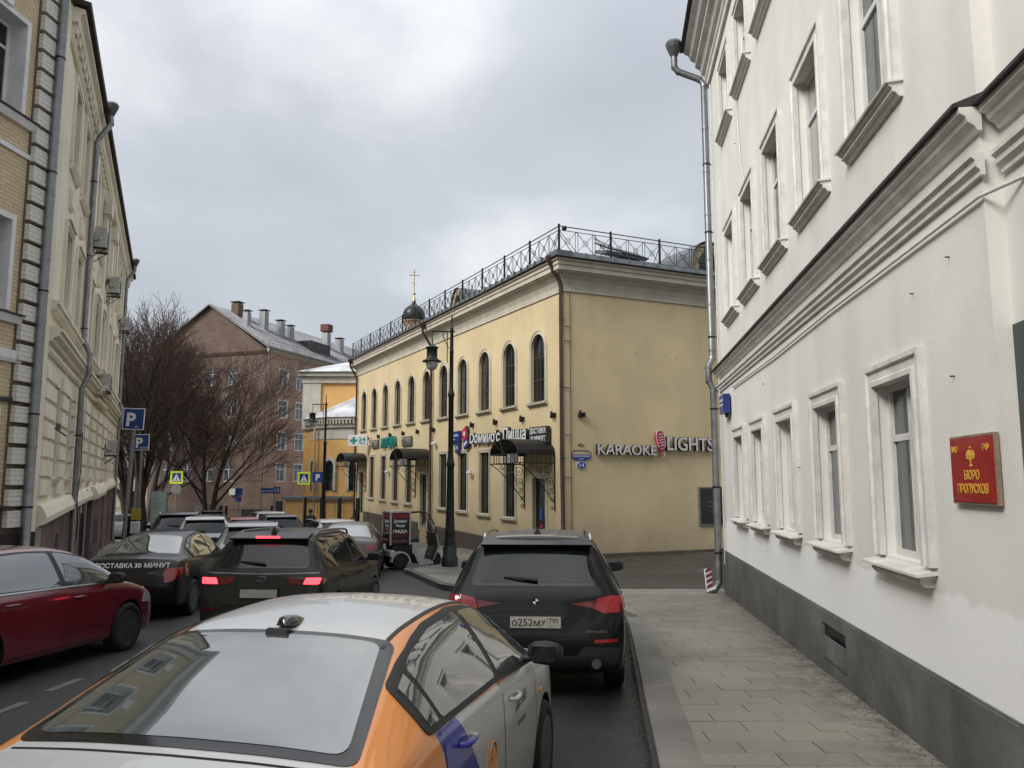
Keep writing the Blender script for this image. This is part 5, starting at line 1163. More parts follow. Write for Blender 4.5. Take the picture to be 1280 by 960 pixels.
def psign(x, y, h, size, label, sub, r=.05, lean=0, extra=True, rz=0):
    o = thing('parking_sign', label, 'sign', T((x, y, GZ(y)+.1)) @ RZ(rz) @ RY(lean))
    q = MB(); q.cyl((0, 0, 0), r, h, 10); q.build('pole', polem, o)
    q = MB(); s = size/2; q.cbox(-s, s, -.085, -.06, h-size, h, .004); p = q.build('plate', signw, o)
    q = MB(); s2 = s-.025; q.box(-s2, s2, -.09, -.0855, h-size+.025, h-.025); q.build('plate_face', signb, p)
    text('P', size*.62, signw, p, T((-size*.10, -.092, h-size*.82)), None, .004, .03); text(sub, size*.15, signw, p, T((size*.22, -.092, h-size*.9)), None, .004, .0)
    return o
psign(-12.45, 26, 5.0, .70, 'taller blue parking sign with wheelchair mark on a thick grey pole by the cream facade', 'o_', .065, lean=.035)
p2 = psign(-13.85, 30, 4.5, .60, 'shorter blue parking sign just right of the taller one, with notices on its pole', 'оооо', .05)
q = MB(); q.box(-.2, .12, -.12, -.06, 1.35, 1.75); q.build('yellow_notice', mat('notice_yellow', (.5, .38, .05), .5, var=.1), p2); q = MB(); q.cbox(-.17, .13, -.2, -.06, .85, 1.28, .02); q.build('pay_box', signw, p2); q = MB(); q.cbox(-.12, .1, -.14, .05, 0.0, 1.0, .02); q.cyl((0, 0, 0), .09, 1.1, 8); q.build('post_foot', polem, p2)
def pedsign(x, y, h, label, rnd=True, extra=None):
    o = thing('crossing_sign', label, 'sign', T((x, y, GZ(y)))); q = MB(); q.cyl((0, 0, 0), .04, h, 8); q.build('pole', polem, o)
    q = MB(); q.box(-.39, .39, -.07, -.045, h-.78, h); p = q.build('plate', signy, o)
    q = MB(); q.box(-.27, .27, -.075, -.0705, h-.66, h-.12); q.build('blue_field', signb, p)
    q = MB(); q.prism([(-.23, h-.62), (.23, h-.62), (0, h-.17)], -.08, -.0755, 'y'); q.build('white_triangle', signw, p)
    q = MB(); q.cyl((0, -.0805, h-.30), .025, .005, 8, (0, -1, 0)); q.prism([(-.02, h-.5), (.03, h-.5), (.02, h-.33), (-.02, h-.33)], -.085, -.0805, 'y'); q.prism([(-.12, h-.6), (-.08, h-.6), (.02, h-.5), (-.02, h-.48)], -.085, -.0805, 'y'); q.prism([(.08, h-.6), (.12, h-.6), (.03, h-.48), (-.01, h-.5)], -.0851, -.0805, 'y'); q.build('walking_figure', signbk, p)
    if rnd: q = MB(); q.cyl((0, -.03, h-1.12), .32, .02, 20, (0, 1, 0)); q.build('round_plate_back', polem, o)
    return o
pedsign(-20.8, 50, 4.05, 'yellow bordered crossing sign with round plate below, in front of the brick gable')
pedsign(-12.9, 50, 4.0, 'yellow bordered crossing sign beside the ochre church house', False)
o = thing('parking_sign', 'small blue parking sign half behind the crossing sign by the ochre house', 'sign', T((-12.6, 51.5, GZ(51.5)))); q = MB(); q.cyl((0, 0, 0), .035, 4.05, 8); q.build('pole', polem, o); q = MB(); q.box(-.15, .5, -.06, -.035, 3.4, 4.05); p = q.build('plate', signb, o); text('P', .4, signw, p, T((.2, -.062, 3.52)), None, .004, .03)
o = thing('street_name_sign', 'long blue street name plate on a thin pole before the brick block', 'sign', T((-16.2, 55, GZ(55)))); q = MB(); q.cyl((.0, 0, 0), .04, 3.3, 8); q.build('pole', polem, o); q = MB(); q.box(-.9, .0, -.06, -.03, 2.75, 3.1); q.box(.03, .42, -.065, -.03, 2.72, 3.2); p = q.build('plate', signb, o); text('ул. ВАРСОНОФЬЕВСКИЙ', .09, signw, p, T((-.45, -.062, 2.86)), .8, .004); text('12', .25, signw, p, T((.22, -.067, 2.84)), None, .004)
o = thing('parking_sign', 'small dark blue sign low on a pole before the iron railings', 'sign', T((-18.6, 55, GZ(55)))); q = MB(); q.cyl((0, 0, 0), .035, 3.1, 8); q.build('pole', polem, o); q = MB(); q.box(-.25, .25, -.06, -.035, 2.6, 3.1); q.box(-.2, .2, -.06, -.035, 2.2, 2.5); q.build('plate', signb, o)
o = thing('information_stele', 'pale green and white map stele standing on the left pavement beyond the parking signs', 'sign', T((-13.95, 32, GZ(32)+.1)) @ RZ(.1))
q = MB(); q.cbox(-.30, .30, -.09, .09, 0, 2.42, .02); q.build('body', polem, o); q = MB(); q.box(-.285, .285, -.097, -.0905, .02, 2.38); p = q.build('map_face', mat('map_print', (.42, .52, .46), .4, var=.12, scale=9, dark=(.30, .42, .36)), o)
q = MB()
for i in range(12): q.box(-.25, -.25+rng.uniform(.1, .45), -.1, -.0975, 2.28-i*.05, 2.30-i*.05)
q.build('printed_lines', mat('map_ink', (.2, .3, .28), .5, var=0), p)
# bin
o = thing('litter_bin', 'small dark litter bin on the left pavement below the first parking sign', 'bin', T((-13.25, 29.2, GZ(29.2)+.1))); q = MB(); q.lathe([(.2, 0), (.22, .6), (.26, .65), (.24, .8), (.0, .82)], 12); q.build('drum', blackiron, o); q = MB(); q.cyl((0, 0, .55), .235, .04, 12); q.build('band', zinc_dark, o)

# =====================================================================  PEOPLE
skin = mat('skin', (.42, .25, .18), .55, var=.06, scale=20)
def person(x, y, z, rz, label, coat, trou, hair, h=1.76, arms='down', stride=.1):
    o = thing('person', label, 'person', T((x, y, z)) @ RZ(rz) @ SC(h/1.76, h/1.76, h/1.76))
    V = []; E_ = []; Rr = []
    def v(p, r): V.append(p); Rr.append(r); return len(V)-1
    def e(a, b): E_.append((a, b))
    pel = v((0, 0, .95), (.15, .11)); wa = v((0, 0, 1.12), (.15, .10)); ch = v((0, .01, 1.32), (.18, .12)); sh = v((0, 0, 1.45), (.13, .09)); nk = v((0, .01, 1.53), (.055, .055)); hb = v((0, .02, 1.60), (.07, .08)); hc = v((0, .025, 1.68), (.078, .092)); ht = v((0, .01, 1.745), (.05, .06))
    for a, b in ((pel, wa), (wa, ch), (ch, sh), (sh, nk), (nk, hb), (hb, hc), (hc, ht)): e(a, b)
    for s in (-1, 1):
        st = stride*s
        hip = v((s*.10, 0, .90), (.10, .11)); kn = v((s*.11, st*.5+.02, .50), (.068, .07)); an = v((s*.12, st-.03, .09), (.045, .05)); to = v((s*.13, st+.13, .04), (.045, .035))
        e(pel, hip); e(hip, kn); e(kn, an); e(an, to)
        so = v((s*.19, 0, 1.42), (.065, .065)); el = v((s*.25, -.03, 1.14), (.05, .052)); wr = v((s*.24, .07, .90), (.033, .035)); ha = v((s*.235, .10, .82), (.034, .022)); fi = v((s*.225, .12, .75), (.022, .014))
        e(sh, so); e(so, el); e(el, wr); e(wr, ha); e(ha, fi)
    me = bpy.data.meshes.new('b'); me.from_pydata(V, E_, []); ob = bpy.data.objects.new('b', me); col.objects.link(ob)
    md = ob.modifiers.new('s', 'SKIN'); md.use_smooth_shade = True
    for sv, r in zip(me.skin_vertices[0].data, Rr): sv.radius = r
    me.skin_vertices[0].data[0].use_root = True
    sb_ = ob.modifiers.new('u', 'SUBSURF'); sb_.levels = 1
    dg = bpy.context.evaluated_depsgraph_get(); dg.update(); m2 = bpy.data.meshes.new_from_object(ob.evaluated_get(dg)); bpy.data.objects.remove(ob)
    for m_ in (skin, coat, trou): m2.materials.append(m_)
    for p in m2.polygons:
        c = p.center; p.use_smooth = True
        p.material_index = 2 if c.z < .86 and abs(c.x) < .2 else (0 if (c.z > 1.50 or (c.z < .86)) else 1)
    m2.name = 'body'; put('body', m2, o)
    q = MB(); q.lathe([(.175, .78), (.185, .95), (.17, 1.1), (.20, 1.3), (.19, 1.42), (.10, 1.5), (.085, 1.535)], 14); q.M = Matrix(); jo = q.build('jacket', coat, o, SC(1.05, .72, 1))
    q = MB(); q.lathe([(.088, 1.62), (.092, 1.70), (.075, 1.76), (.035, 1.785), (.0, 1.79)], 12, (0, .0, 0)); q.build('hair', hair, o, SC(1, 1.15, 1) @ T((0, .01, .0)))
    return o
coatk = mat('black_coat', (.012, .012, .014), .8, var=.2, scale=9); trouk = mat('dark_trousers', (.02, .02, .025), .8, var=.2, scale=9); hairk = mat('dark_hair', (.02, .014, .01), .6, var=.2, scale=30)
person(-9.5, 38.2, GZ(38.2), .1, 'person in black jacket with pale back stripe seen from behind near the ochre house', coatk, trouk, hairk)
q = MB(); q.box(-.15, .15, -.165, -.155, 1.30, 1.34)
q.build('reflective_stripe', signw, bpy.data.objects['person'])
person(-14.6, 31.2, GZ(31)+.1, .6, 'person in dark clothes on the left pavement behind the parking sign poles', coatk, trouk, hairk, 1.72)
# =====================================================================  VEHICLES
def paint(name, c, rough=.32, coat=.8, dirt=.25, metal=.0, base=None):
    m = mat(name, c, rough, metal, var=.0, coat=coat, spec=.2 if max(c) < .03 else .5); t = m.node_tree; b = bsdf(m); L = t.links.new
    to = N(t, 'ShaderNodeTexCoord').outputs['Object']; s = N(t, 'ShaderNodeSeparateXYZ'); L(to, s.inputs[0])
    n = N(t, 'ShaderNodeTexNoise'); n.inputs['Scale'].default_value = 3.5; n.inputs['Detail'].default_value = 8; n.inputs['Roughness'].default_value = .65; L(to, n.inputs['Vector'])
    mr = N(t, 'ShaderNodeMapRange'); mr.inputs['From Min'].default_value = .85; mr.inputs['From Max'].default_value = .25; L(s.outputs[2], mr.inputs['Value'])     # road dirt thrown up on the lower body
    f = M2(t, 'MULTIPLY', M2(t, 'ADD', mr.outputs[0], .25), M2(t, 'MULTIPLY', n.outputs[0], dirt*2)); f = M2(t, 'MINIMUM', f, .85)
    mi = N(t, 'ShaderNodeMix', data_type='RGBA'); L(f, mi.inputs['Factor']); mi.inputs[6].default_value = (*c, 1); mi.inputs[7].default_value = (min(.10, max(c)*1.2+.03), min(.09, max(c)*1.1+.027), min(.075, max(c)+.022), 1)
    if base: L(base(t, s), mi.inputs[6])
    L(mi.outputs[2], b.inputs['Base Color'])
    r2 = N(t, 'ShaderNodeMapRange'); r2.inputs['To Min'].default_value = rough; r2.inputs['To Max'].default_value = .8; L(f, r2.inputs['Value']); L(r2.outputs[0], b.inputs['Roughness'])
    cw = N(t, 'ShaderNodeMapRange'); cw.inputs['To Min'].default_value = coat; cw.inputs['To Max'].default_value = 0; L(f, cw.inputs['Value']); L(cw.outputs[0], b.inputs['Coat Weight'])
    return m
black_trim = mat('black_plastic_trim', (.014, .014, .015), .55, var=.15, scale=14)
car_glass = mat('car_glass', (.010, .013, .014), .02, var=0, spec=.5, coat=.0, ior=1.5)
car_glass_l = mat('car_glass_light', (.045, .058, .055), .02, var=0, spec=.9, coat=.8, ior=2.0)
frit = mat('black_glass_band', (.008, .009, .010), .08, var=0, spec=.6)
chrome = mat('bright_trim', (.6, .6, .6), .18, .95, var=.05)
alloy = mat('alloy_rim', (.20, .20, .205), .35, .8, var=.2, scale=9)
redl = mat('red_lamp_lens', (.30, .008, .012), .12, var=.12, scale=30, coat=.6)
redd = mat('dark_red_lamp_lens', (.13, .006, .01), .12, var=.12, scale=30, coat=.6)
redon = mat('lit_brake_lamp', (.8, .02, .03), .3, var=0, emit=(1, .045, .06), estr=1.1)
platem = mat('number_plate_white', (.42, .41, .36), .5, var=.12, scale=20)
inkm = mat('plate_ink', (.015, .015, .015), .6, var=0)
wellm = mat('wheel_well', (.006, .006, .006), .9, var=0)

def cr(p0, p1, p2, p3, t):
    return tuple(.5*((2*b)+(c-a)*t+(2*a-5*b+4*c-d)*t*t+(3*b-a-3*c+d)*t**3) for a, b, c, d in zip(p0, p1, p2, p3))
def spline(P, n, uneven=None):
    out_ = []
    for i in range(len(P)-1):
        p0 = P[max(i-1, 0)]; p3 = P[min(i+2, len(P)-1)]
        for k in range(n): out_.append(cr(p0, P[i], P[i+1], p3, k/n))
    out_.append(P[-1]); return out_
def section(y, zc, zb, w_, z0, lean, crown):
    H = max(zc-zb, .02); wb = w_*.955; dk = min(1, H/.18)
    wr = wb-lean*H-.03-.05*dk; zr = zc-crown*(.4+.6*dk)
    hs = zb-z0
    P = [(0, z0), (w_*.80, z0), (w_*.955, z0+.05*hs), (w_*.985, z0+.22*hs), (w_, z0+.48*hs), (w_*.997, z0+.72*hs), (w_*.985, z0+.90*hs), (wb, zb)]
    for f, g in ((.35, .36), (.72, .74), (.93, .93)): P.append((wb+(wr-wb)*f+.02*math.sin(math.pi*g)*dk, zb+(zr-zb)*g))
    P.append((wr-.028*dk-.01, zr+.010+.02*dk*0)); P += [(wr*.80, zr+(zc-zr)*.55), (wr*.45, zr+(zc-zr)*.88), (0, zc)]
    return [(y,)+p for p in P]
def body_mesh(st, lean=.42, crown=.05, nu=3, nv=4):
    rows = [section(*s, lean, crown) for s in st]
    m_ = len(rows[0]); cols = [spline([r[j] for r in rows], nv) for j in range(m_)]
    R_ = []
    for i in range(len(cols[0])): R_.append(spline([cols[j][i] for j in range(m_)], nu))
    k = len(R_[0]); vs, fs = [], []
    # full ring: right side 0..k-1 then mirrored left without the centre points
    for r in R_:
        rt = [(p[1], p[0], p[2]) for p in r]; rt[0] = (0, rt[0][1], rt[0][2]); rt[-1] = (0, rt[-1][1], rt[-1][2])
        vs += rt + [(-p[0], p[1], p[2]) for p in reversed(rt[1:-1])]
    n = 2*k-2
    for i in range(len(R_)-1):
        for j in range(n): a, b = i*n+j, i*n+(j+1) % n; fs.append((a, b, b+n, a+n))
    fs.append(tuple(reversed(range(n)))); fs.append(tuple(range((len(R_)-1)*n, len(R_)*n)))
    me = bpy.data.meshes.new('body'); me.from_pydata(vs, [], fs); recalc(me); return me
def rounded(poly, r, n=4):
    out_ = []; m_ = len(poly)
    for i in range(m_):
        p, a, b = Vector(poly[i]), Vector(poly[i-1]), Vector(poly[(i+1) % m_]); da, db = (a-p), (b-p); ra = min(r, da.length*.45); rb = min(r, db.length*.45)
        A, B = p+da.normalized()*ra, p+db.normalized()*rb
        for k in range(n+1): t = k/n; out_.append(tuple(A*(1-t)**2+p*2*t*(1-t)+B*t*t))
    return out_
class Car:
    def __init__(s, root, bodyme, mats, parent_name='body'):
        s.root = root; s.me = bodyme; bm = bmesh.new(); bm.from_mesh(bodyme); s.bvh = BVHTree.FromBMesh(bm); bm.free(); s.m = mats; s.vn = [v.normal.copy() for v in bodyme.vertices]
    def cast(s, mode, a, b):
        if mode == 'R': o, d = Vector((3, a, b)), Vector((-1, 0, 0))
        elif mode == 'L': o, d = Vector((-3, a, b)), Vector((1, 0, 0))
        elif mode == 'B': o, d = Vector((a, -3, b)), Vector((0, 1, 0))
        elif mode == 'F': o, d = Vector((a, 9, b)), Vector((0, -1, 0))
        elif mode == 'T': o, d = Vector((a, b, 4)), Vector((0, 0, -1))
        h = s.bvh.ray_cast(o, d)
        if not h[0]: return (None, None)
        f = s.me.polygons[h[2]]; vv = [s.me.vertices[i].co for i in f.vertices]
        if len(vv) > 4: return (h[0], h[1])
        w_ = poly_3d_calc(vv, h[0]); n = Vector((0, 0, 0))
        for i, k in zip(f.vertices, w_): n += s.vn[i]*k
        return (h[0], n.normalized())
    def patch(s, name, poly, mode, m_, off=.004, step=.08, parent=None, r=0, label=None, zwarp=None):
        if r: poly = rounded(poly, r)
        bm = bmesh.new(); f = bm.faces.new([bm.verts.new((p[0], p[1], 0)) for p in poly])
        for ax in (0, 1):
            lo, hi = min(p[ax] for p in poly), max(p[ax] for p in poly); k = int((hi-lo)/step)
            for i in range(1, k+1):
                c = [0, 0, 0]; c[ax] = lo+(hi-lo)*i/(k+1); nn = [0, 0, 0]; nn[ax] = 1
                bmesh.ops.bisect_plane(bm, geom=bm.verts[:]+bm.edges[:]+bm.faces[:], plane_co=c, plane_no=nn)
        lay = bm.verts.layers.float_vector.new('nn'); bad = []; base = {}
        for v in bm.verts:
            h, n_ = s.cast(mode, v.co.x, v.co.y)
            if h is None: bad.append(v); continue
            v.co = h+n_*off; base[v] = h-n_*.004; v[lay] = n_
        if bad: bmesh.ops.delete(bm, geom=bad, context='VERTS')
        main_n = len(bm.faces); be = [e for e in bm.edges if e.is_boundary]; nv = {}
        for e in be:
            for v in e.verts:
                if v not in nv: nv[v] = bm.verts.new(base[v])
        for e in be: a, b = e.verts; bm.faces.new((a, b, nv[b], nv[a]))
        bmesh.ops.recalc_face_normals(bm, faces=bm.faces)
        # make sure the main surface faces out
        dirn = {'R': Vector((1, 0, 0)), 'L': Vector((-1, 0, 0)), 'B': Vector((0, -1, 0)), 'F': Vector((0, 1, 0)), 'T': Vector((0, 0, 1))}[mode]
        if sum(f_.normal.dot(dirn)*f_.calc_area() for f_ in bm.faces) < 0: bmesh.ops.reverse_faces(bm, faces=bm.faces)
        me = bpy.data.meshes.new(name); bm.to_mesh(me); bm.free(); me.materials.append(m_)
        att = [Vector(a.vector) for a in me.attributes['nn'].data]; me.attributes.remove(me.attributes['nn'])
        for p in me.polygons: p.use_smooth = True
        cn = []
        for p in me.polygons:
            main = all(att[me.loops[l].vertex_index].length > .5 for l in p.loop_indices)
            for l in p.loop_indices: cn.append(tuple(att[me.loops[l].vertex_index]) if main else tuple(p.normal))
        me.normals_split_custom_set(cn)
        o = put(name, me, parent or s.root)
        if label: o['label'] = label
        return o
    def ribbon(s, name, pts, mode, m_, w_=.008, off=.002, parent=None, closed=False):
        """thin strip following the surface (panel gap, trim)"""
        P = []
        for a, b in zip(pts, pts[1:]):
            L_ = math.dist(a, b); k = max(1, int(L_/.06))
            for i in range(k): P.append((a[0]+(b[0]-a[0])*i/k, a[1]+(b[1]-a[1])*i/k))
        P.append(pts[-1]); q = MB(); vs = []
        for i, p in enumerate(P):
            a, b = P[max(i-1, 0)], P[min(i+1, len(P)-1)]; d = Vector((b[0]-a[0], b[1]-a[1])).normalized(); nrm = Vector((-d.y, d.x))*w_/2
            row = []
            for sg in (1, -1):
                h, n_ = s.cast(mode, p[0]+nrm.x*sg, p[1]+nrm.y*sg)
                if h is None: break
                row.append(h+n_*off)
            if len(row) == 2: vs.append(row)
        if len(vs) < 2: return None
        fl = [v for r_ in vs for v in r_]; q.add(fl, [(2*i, 2*i+1, 2*i+3, 2*i+2) for i in range(len(vs)-1)], True)
        return q.build(name, m_, parent or s.root)
def wheel_mesh(r, spokes=5, rimr=.68, w_=.21):
    t = MB(); t.M = RY(R(90)); t.lathe([(r*rimr, -w_/2), (r*.93, -w_/2), (r*.99, -w_*.38), (r, -w_*.2), (r, w_*.2), (r*.99, w_*.38), (r*.93, w_/2), (r*rimr, w_/2), (r*rimr, -w_/2)], 28)
    rm = MB(); rm.M = RY(R(90)); rm.lathe([(r*rimr*.99, w_*.5), (r*rimr*1.0, w_*.49), (r*rimr*.93, w_*.44), (r*rimr*.90, w_*.1), (r*rimr*.2, w_*.05), (0, w_*.05)], 24)
    for i in range(spokes):
        a = 2*math.pi*i/spokes; rm.M = RX(a)
        for s_ in (-.035, .035): rm.box(w_*.28, w_*.45, s_*1.-.012-.0, s_+.012, r*.1, r*rimr*.93)
        rm.box(w_*.25, w_*.40, -.02, .02, r*.1, r*.35)
    rm.M = RY(R(90)); rm.lathe([(r*.16, w_*.3), (r*.15, w_*.47), (.0, w_*.48)], 12)
    return t.mesh('tyre', rubber), rm.mesh('rim', alloy)
def cut_wells(me, wheels, r, w_, mw):
    """wheel wells cut out of the closed body shell"""
    ob = bpy.data.objects.new('tmp', me); col.objects.link(ob); cutters = []
    for (x, y, z) in wheels:
        c = MB(); sg = 1 if x > 0 else -1; c.tube([(sg*(w_-.27), y, z), (sg*(w_+.3), y, z)], r, 28)
        cm_ = c.mesh('c', [mw]); co = bpy.data.objects.new('c', cm_); col.objects.link(co); cutters.append(co)
        md = ob.modifiers.new('b', 'BOOLEAN'); md.object = co; md.operation = 'DIFFERENCE'; md.solver = 'EXACT'; md.material_mode = 'TRANSFER'
    dg = bpy.context.evaluated_depsgraph_get(); dg.update(); m2 = bpy.data.meshes.new_from_object(ob.evaluated_get(dg))
    for c in cutters: bpy.data.objects.remove(c)
    bpy.data.objects.remove(ob)
    for p in m2.polygons: p.use_smooth = True
    m2.set_sharp_from_angle(angle=R(38)); return m2

SEDAN = [(0.00,.60,.55,.60,.42),(.02,.70,.65,.72,.36),(.06,.84,.79,.79,.30),(.10,.965,.92,.81,.27),(.18,1.03,.975,.83,.24),(.45,1.06,.995,.85,.20),(.62,1.135,.99,.86,.2),(.95,1.275,.98,.865,.2),(1.28,1.39,.972,.87,.2),(1.6,1.442,.965,.87,.19),(2.1,1.47,.955,.87,.19),(2.5,1.445,.945,.87,.19),(2.85,1.345,.94,.87,.19),(3.2,1.15,.93,.865,.19),(3.45,1.01,.92,.86,.19),(3.75,.95,.885,.85,.2),(4.1,.84,.79,.80,.2),(4.28,.72,.66,.73,.22),(4.37,.55,.5,.62,.25),(4.40,.45,.42,.5,.3)]
SUV = [(0,.66,.6,.70,.45),(.03,.80,.74,.82,.38),(.07,.95,.9,.88,.33),(.10,1.06,1.0,.91,.30),(.17,1.18,1.06,.925,.28),(.27,1.34,1.08,.935,.26),(.40,1.53,1.09,.94,.25),(.52,1.62,1.09,.94,.25),(1.0,1.665,1.085,.945,.25),(1.8,1.68,1.075,.945,.25),(2.5,1.66,1.065,.945,.25),(2.95,1.57,1.06,.945,.25),(3.3,1.38,1.05,.94,.25),(3.62,1.17,1.04,.93,.26),(3.85,1.10,1.03,.92,.27),(4.3,1.03,.96,.88,.28),(4.55,.92,.85,.80,.3),(4.66,.75,.7,.70,.34),(4.70,.6,.56,.55,.4)]
HATCH = [(0,.62,.56,.62,.42),(.03,.76,.70,.76,.34),(.08,.90,.85,.84,.28),(.13,1.00,.95,.86,.25),(.22,1.14,1.0,.88,.22),(.36,1.30,1.0,.90,.2),(.55,1.43,.995,.905,.2),(1.0,1.48,.985,.91,.2),(1.7,1.50,.97,.91,.19),(2.3,1.475,.955,.91,.19),(2.75,1.38,.945,.91,.19),(3.15,1.18,.935,.905,.19),(3.42,.98,.915,.90,.19),(3.7,.91,.86,.885,.2),(4.05,.79,.74,.84,.2),(4.2,.68,.62,.76,.22),(4.29,.58,.53,.64,.26),(4.32,.46,.43,.5,.3)]
def interp(st, y, k):
    for a, b in zip(st, st[1:]):
        if a[0] <= y <= b[0]: return a[k]+(b[k]-a[k])*(y-a[0])/(b[0]-a[0])
    return st[-1][k]
DEF = dict(sedan=dict(st=SEDAN, dlo=(.92, 3.22, .085), pil=(1.13, 1.42, 2.17), whl=(.88, 3.48), r=.315, lean=.46),
           suv=dict(st=SUV, dlo=(.42, 3.40, .10), pil=(1.02, 1.25, 2.20), whl=(.92, 3.78), r=.36, lean=.36),
           hatch=dict(st=HATCH, dlo=(.55, 3.2, .09), pil=(.98, 1.2, 2.12), whl=(.80, 3.45), r=.325, lean=.42))
WCACHE = {}
def make_car(kind, label, pm, X, Y, head, belt=None, dlo=None, name='parked_car', group=None, cat='car', detail=2, scale=(1, 1, 1), gm=car_glass, dz=0, roofrail=None, spokes=5, rear=None, pitch=True, seam=True, lights=redl, cut=True):
    D = DEF[kind]; st = [tuple(a*b for a, b in zip(s, (scale[1], scale[2], scale[2], scale[0], scale[2]))) for s in D['st']]
    if belt: st = [(a[0], a[1], min(a[2]+max(0, min(1, (a[0]-.5)/.5))*max(0, min(1, (3.3-a[0])/1.2))*belt, a[1]-.02), *a[3:]) if .5 < a[0] < 3.3 else a for a in st]
    root = thing(name, label, cat, T((X, Y, GZ(Y)+dz)) @ RZ(-head) @ RX(-math.atan(.026*math.cos(head))), group)
    me = body_mesh(st, D['lean'], .055, 3 if detail > 1 else 2, 4 if detail > 1 else 3)
    W_ = max(s[3] for s in st); r = D['r']*scale[2]; wy = [a*scale[1] for a in D['whl']]
    me.materials.append(pm); me.materials.append(wellm)
    car = Car(root, me, pm)
    wheels = [(sx_*(W_-.0), y, r) for sx_ in (-1, 1) for y in wy]
    if cut: bmx = cut_wells(me.copy(), wheels, r+.05, W_, wellm)
    else:
        bmx = me.copy()
        for p in bmx.polygons: p.use_smooth = True
        bmx.set_sharp_from_angle(angle=R(38))
    bmx.name = 'body'; body = put('body', bmx, root)
    key = (round(r, 3), spokes)
    if key not in WCACHE: WCACHE[key] = wheel_mesh(r, spokes)
    ty, ri = WCACHE[key]
    for x, y, z in wheels:
        Mx = T((x-(.10 if x > 0 else -.10), y, z)) @ (Matrix() if x > 0 else RZ(math.pi)); wo = put('wheel', ty, root, Mx); put('rim', ri, wo)
    # windows
    z_ = lambda y, k: interp(st, y, k)
    a, b, d = dlo or D['dlo']; a *= scale[1]; b *= scale[1]; d *= scale[2]; pl_ = [p*scale[1] for p in D['pil']]
    zb = lambda y: z_(y, 2)+.035*scale[2]; zt = lambda y: z_(y, 1)-d
    def strip(y0, y1, e_=0.):
        n = 10; ys_ = [y0+(y1-y0)*i/n for i in range(n+1)]; top = [(y, max(zb(y)+e_*0+.004, zt(y)+e_)) for y in ys_]; bot = [(y, zb(y)-e_) for y in reversed(ys_)]
        pts = [p for p in top if p[1] > zb(p[0])-e_+.01]; return pts+[p for p in bot if p[0] >= pts[0][0]-1e-6 and p[0] <= pts[-1][0]+1e-6]
    for md in ('R', 'L'):
        if detail > 0:
            car.patch('window_seal', strip(a-.06, b+.08, .026), md, black_trim, .007, .05, r=.06)
            for (y0, y1) in ((a, pl_[0]-.02), (pl_[0]+.02, pl_[2]-.045), (pl_[2]+.045, b)):
                pl2 = strip(y0, y1, 0)
                if len(pl2) > 3: car.patch('side_window', pl2, md, gm, .011, .06, r=.035)
        else: car.patch('side_window', strip(a, b), md, gm, .004, .25)
        if seam and detail > 1:
            zl = lambda y: z_(y, 2)
            for ys_ in (pl_[0]-.05, pl_[2], 3.12*scale[1]):
                car.ribbon('door_gap', [(ys_-(0 if ys_ > 1.5 else .0), zl(ys_)), (ys_+(.02 if ys_ > 2 else .06), zl(ys_)*.55), (ys_+(.02 if ys_ > 2 else .16), .30)], md, wellm, .009)
            car.ribbon('sill_gap', [(wy[0]+r+.08, .275), (wy[1]-r-.08, .275)], md, wellm, .01)
            # handles
            for hy in (pl_[0]+.16, pl_[2]+.16):
                h, n_ = car.cast(md, hy, z_(hy, 2)-.11)
                q = MB(); sg = 1 if md == 'R' else -1; q.M = T(h) @ SC(sg, 1, 1); q.tube([(-.0, -.0, 0), (.035, .02, 0), (.04, .09, .003), (.035, .17, 0), (0, .19, 0)], .013, 6, radii=[.012, .014, .015, .014, .012]); q.build('door_handle', pm if kind != 'suv' else pm, root)
    # windscreen and rear window
    if kind == 'sedan':
        y0, y1 = .50*scale[1], 1.30*scale[1]; x0, x1 = .705*scale[0], .555*scale[0]
        car.patch('rear_window', [(-x0, y0), (x0, y0), (x1, y1), (-x1, y1)], 'T', frit, .004, .07, r=.07)
        rw = car.patch('rear_glass', [(-x0+.06, y0+.045), (x0-.06, y0+.045), (x1-.055, y1-.045), (-x1+.055, y1-.045)], 'T', gm, .007, .07, r=.07)
        car.patch('windscreen', [(-.56*scale[0], 2.68*scale[1]), (.56*scale[0], 2.68*scale[1]), (.68*scale[0], 3.38*scale[1]), (-.68*scale[0], 3.38*scale[1])], 'T', gm, .004, .1, r=.06)
    else:
        H = (1.145, 1.56) if kind == 'suv' else (1.05, 1.40); xx = (.70, .56) if kind == 'suv' else (.66, .52)
        if rear is None or not rear.get('nowin'):
            car.patch('rear_window', [(-xx[0]*scale[0], H[0]*scale[2]), (xx[0]*scale[0], H[0]*scale[2]), (xx[1]*scale[0], H[1]*scale[2]), (-xx[1]*scale[0], H[1]*scale[2])], 'B', frit, .004, .07, r=.08)
            car.patch('rear_glass', [(-(xx[0]-.07)*scale[0], (H[0]+.04)*scale[2]), ((xx[0]-.07)*scale[0], (H[0]+.04)*scale[2]), ((xx[1]-.04)*scale[0], (H[1]-.05)*scale[2]), (-(xx[1]-.04)*scale[0], (H[1]-.05)*scale[2])], 'B', gm, .007, .07, r=.08)
        wf = (2.86, 3.52) if kind == 'suv' else (2.6, 3.35)
        car.patch('windscreen', [(-.60*scale[0], wf[0]*scale[1]), (.60*scale[0], wf[0]*scale[1]), (.72*scale[0], wf[1]*scale[1]), (-.72*scale[0], wf[1]*scale[1])], 'T', gm, .004, .1, r=.06)
        q = MB(); yb = (.30 if kind == 'suv' else .42)*scale[1]; zz = (1.60 if kind == 'suv' else 1.42)*scale[2]; wd = .60*scale[0]
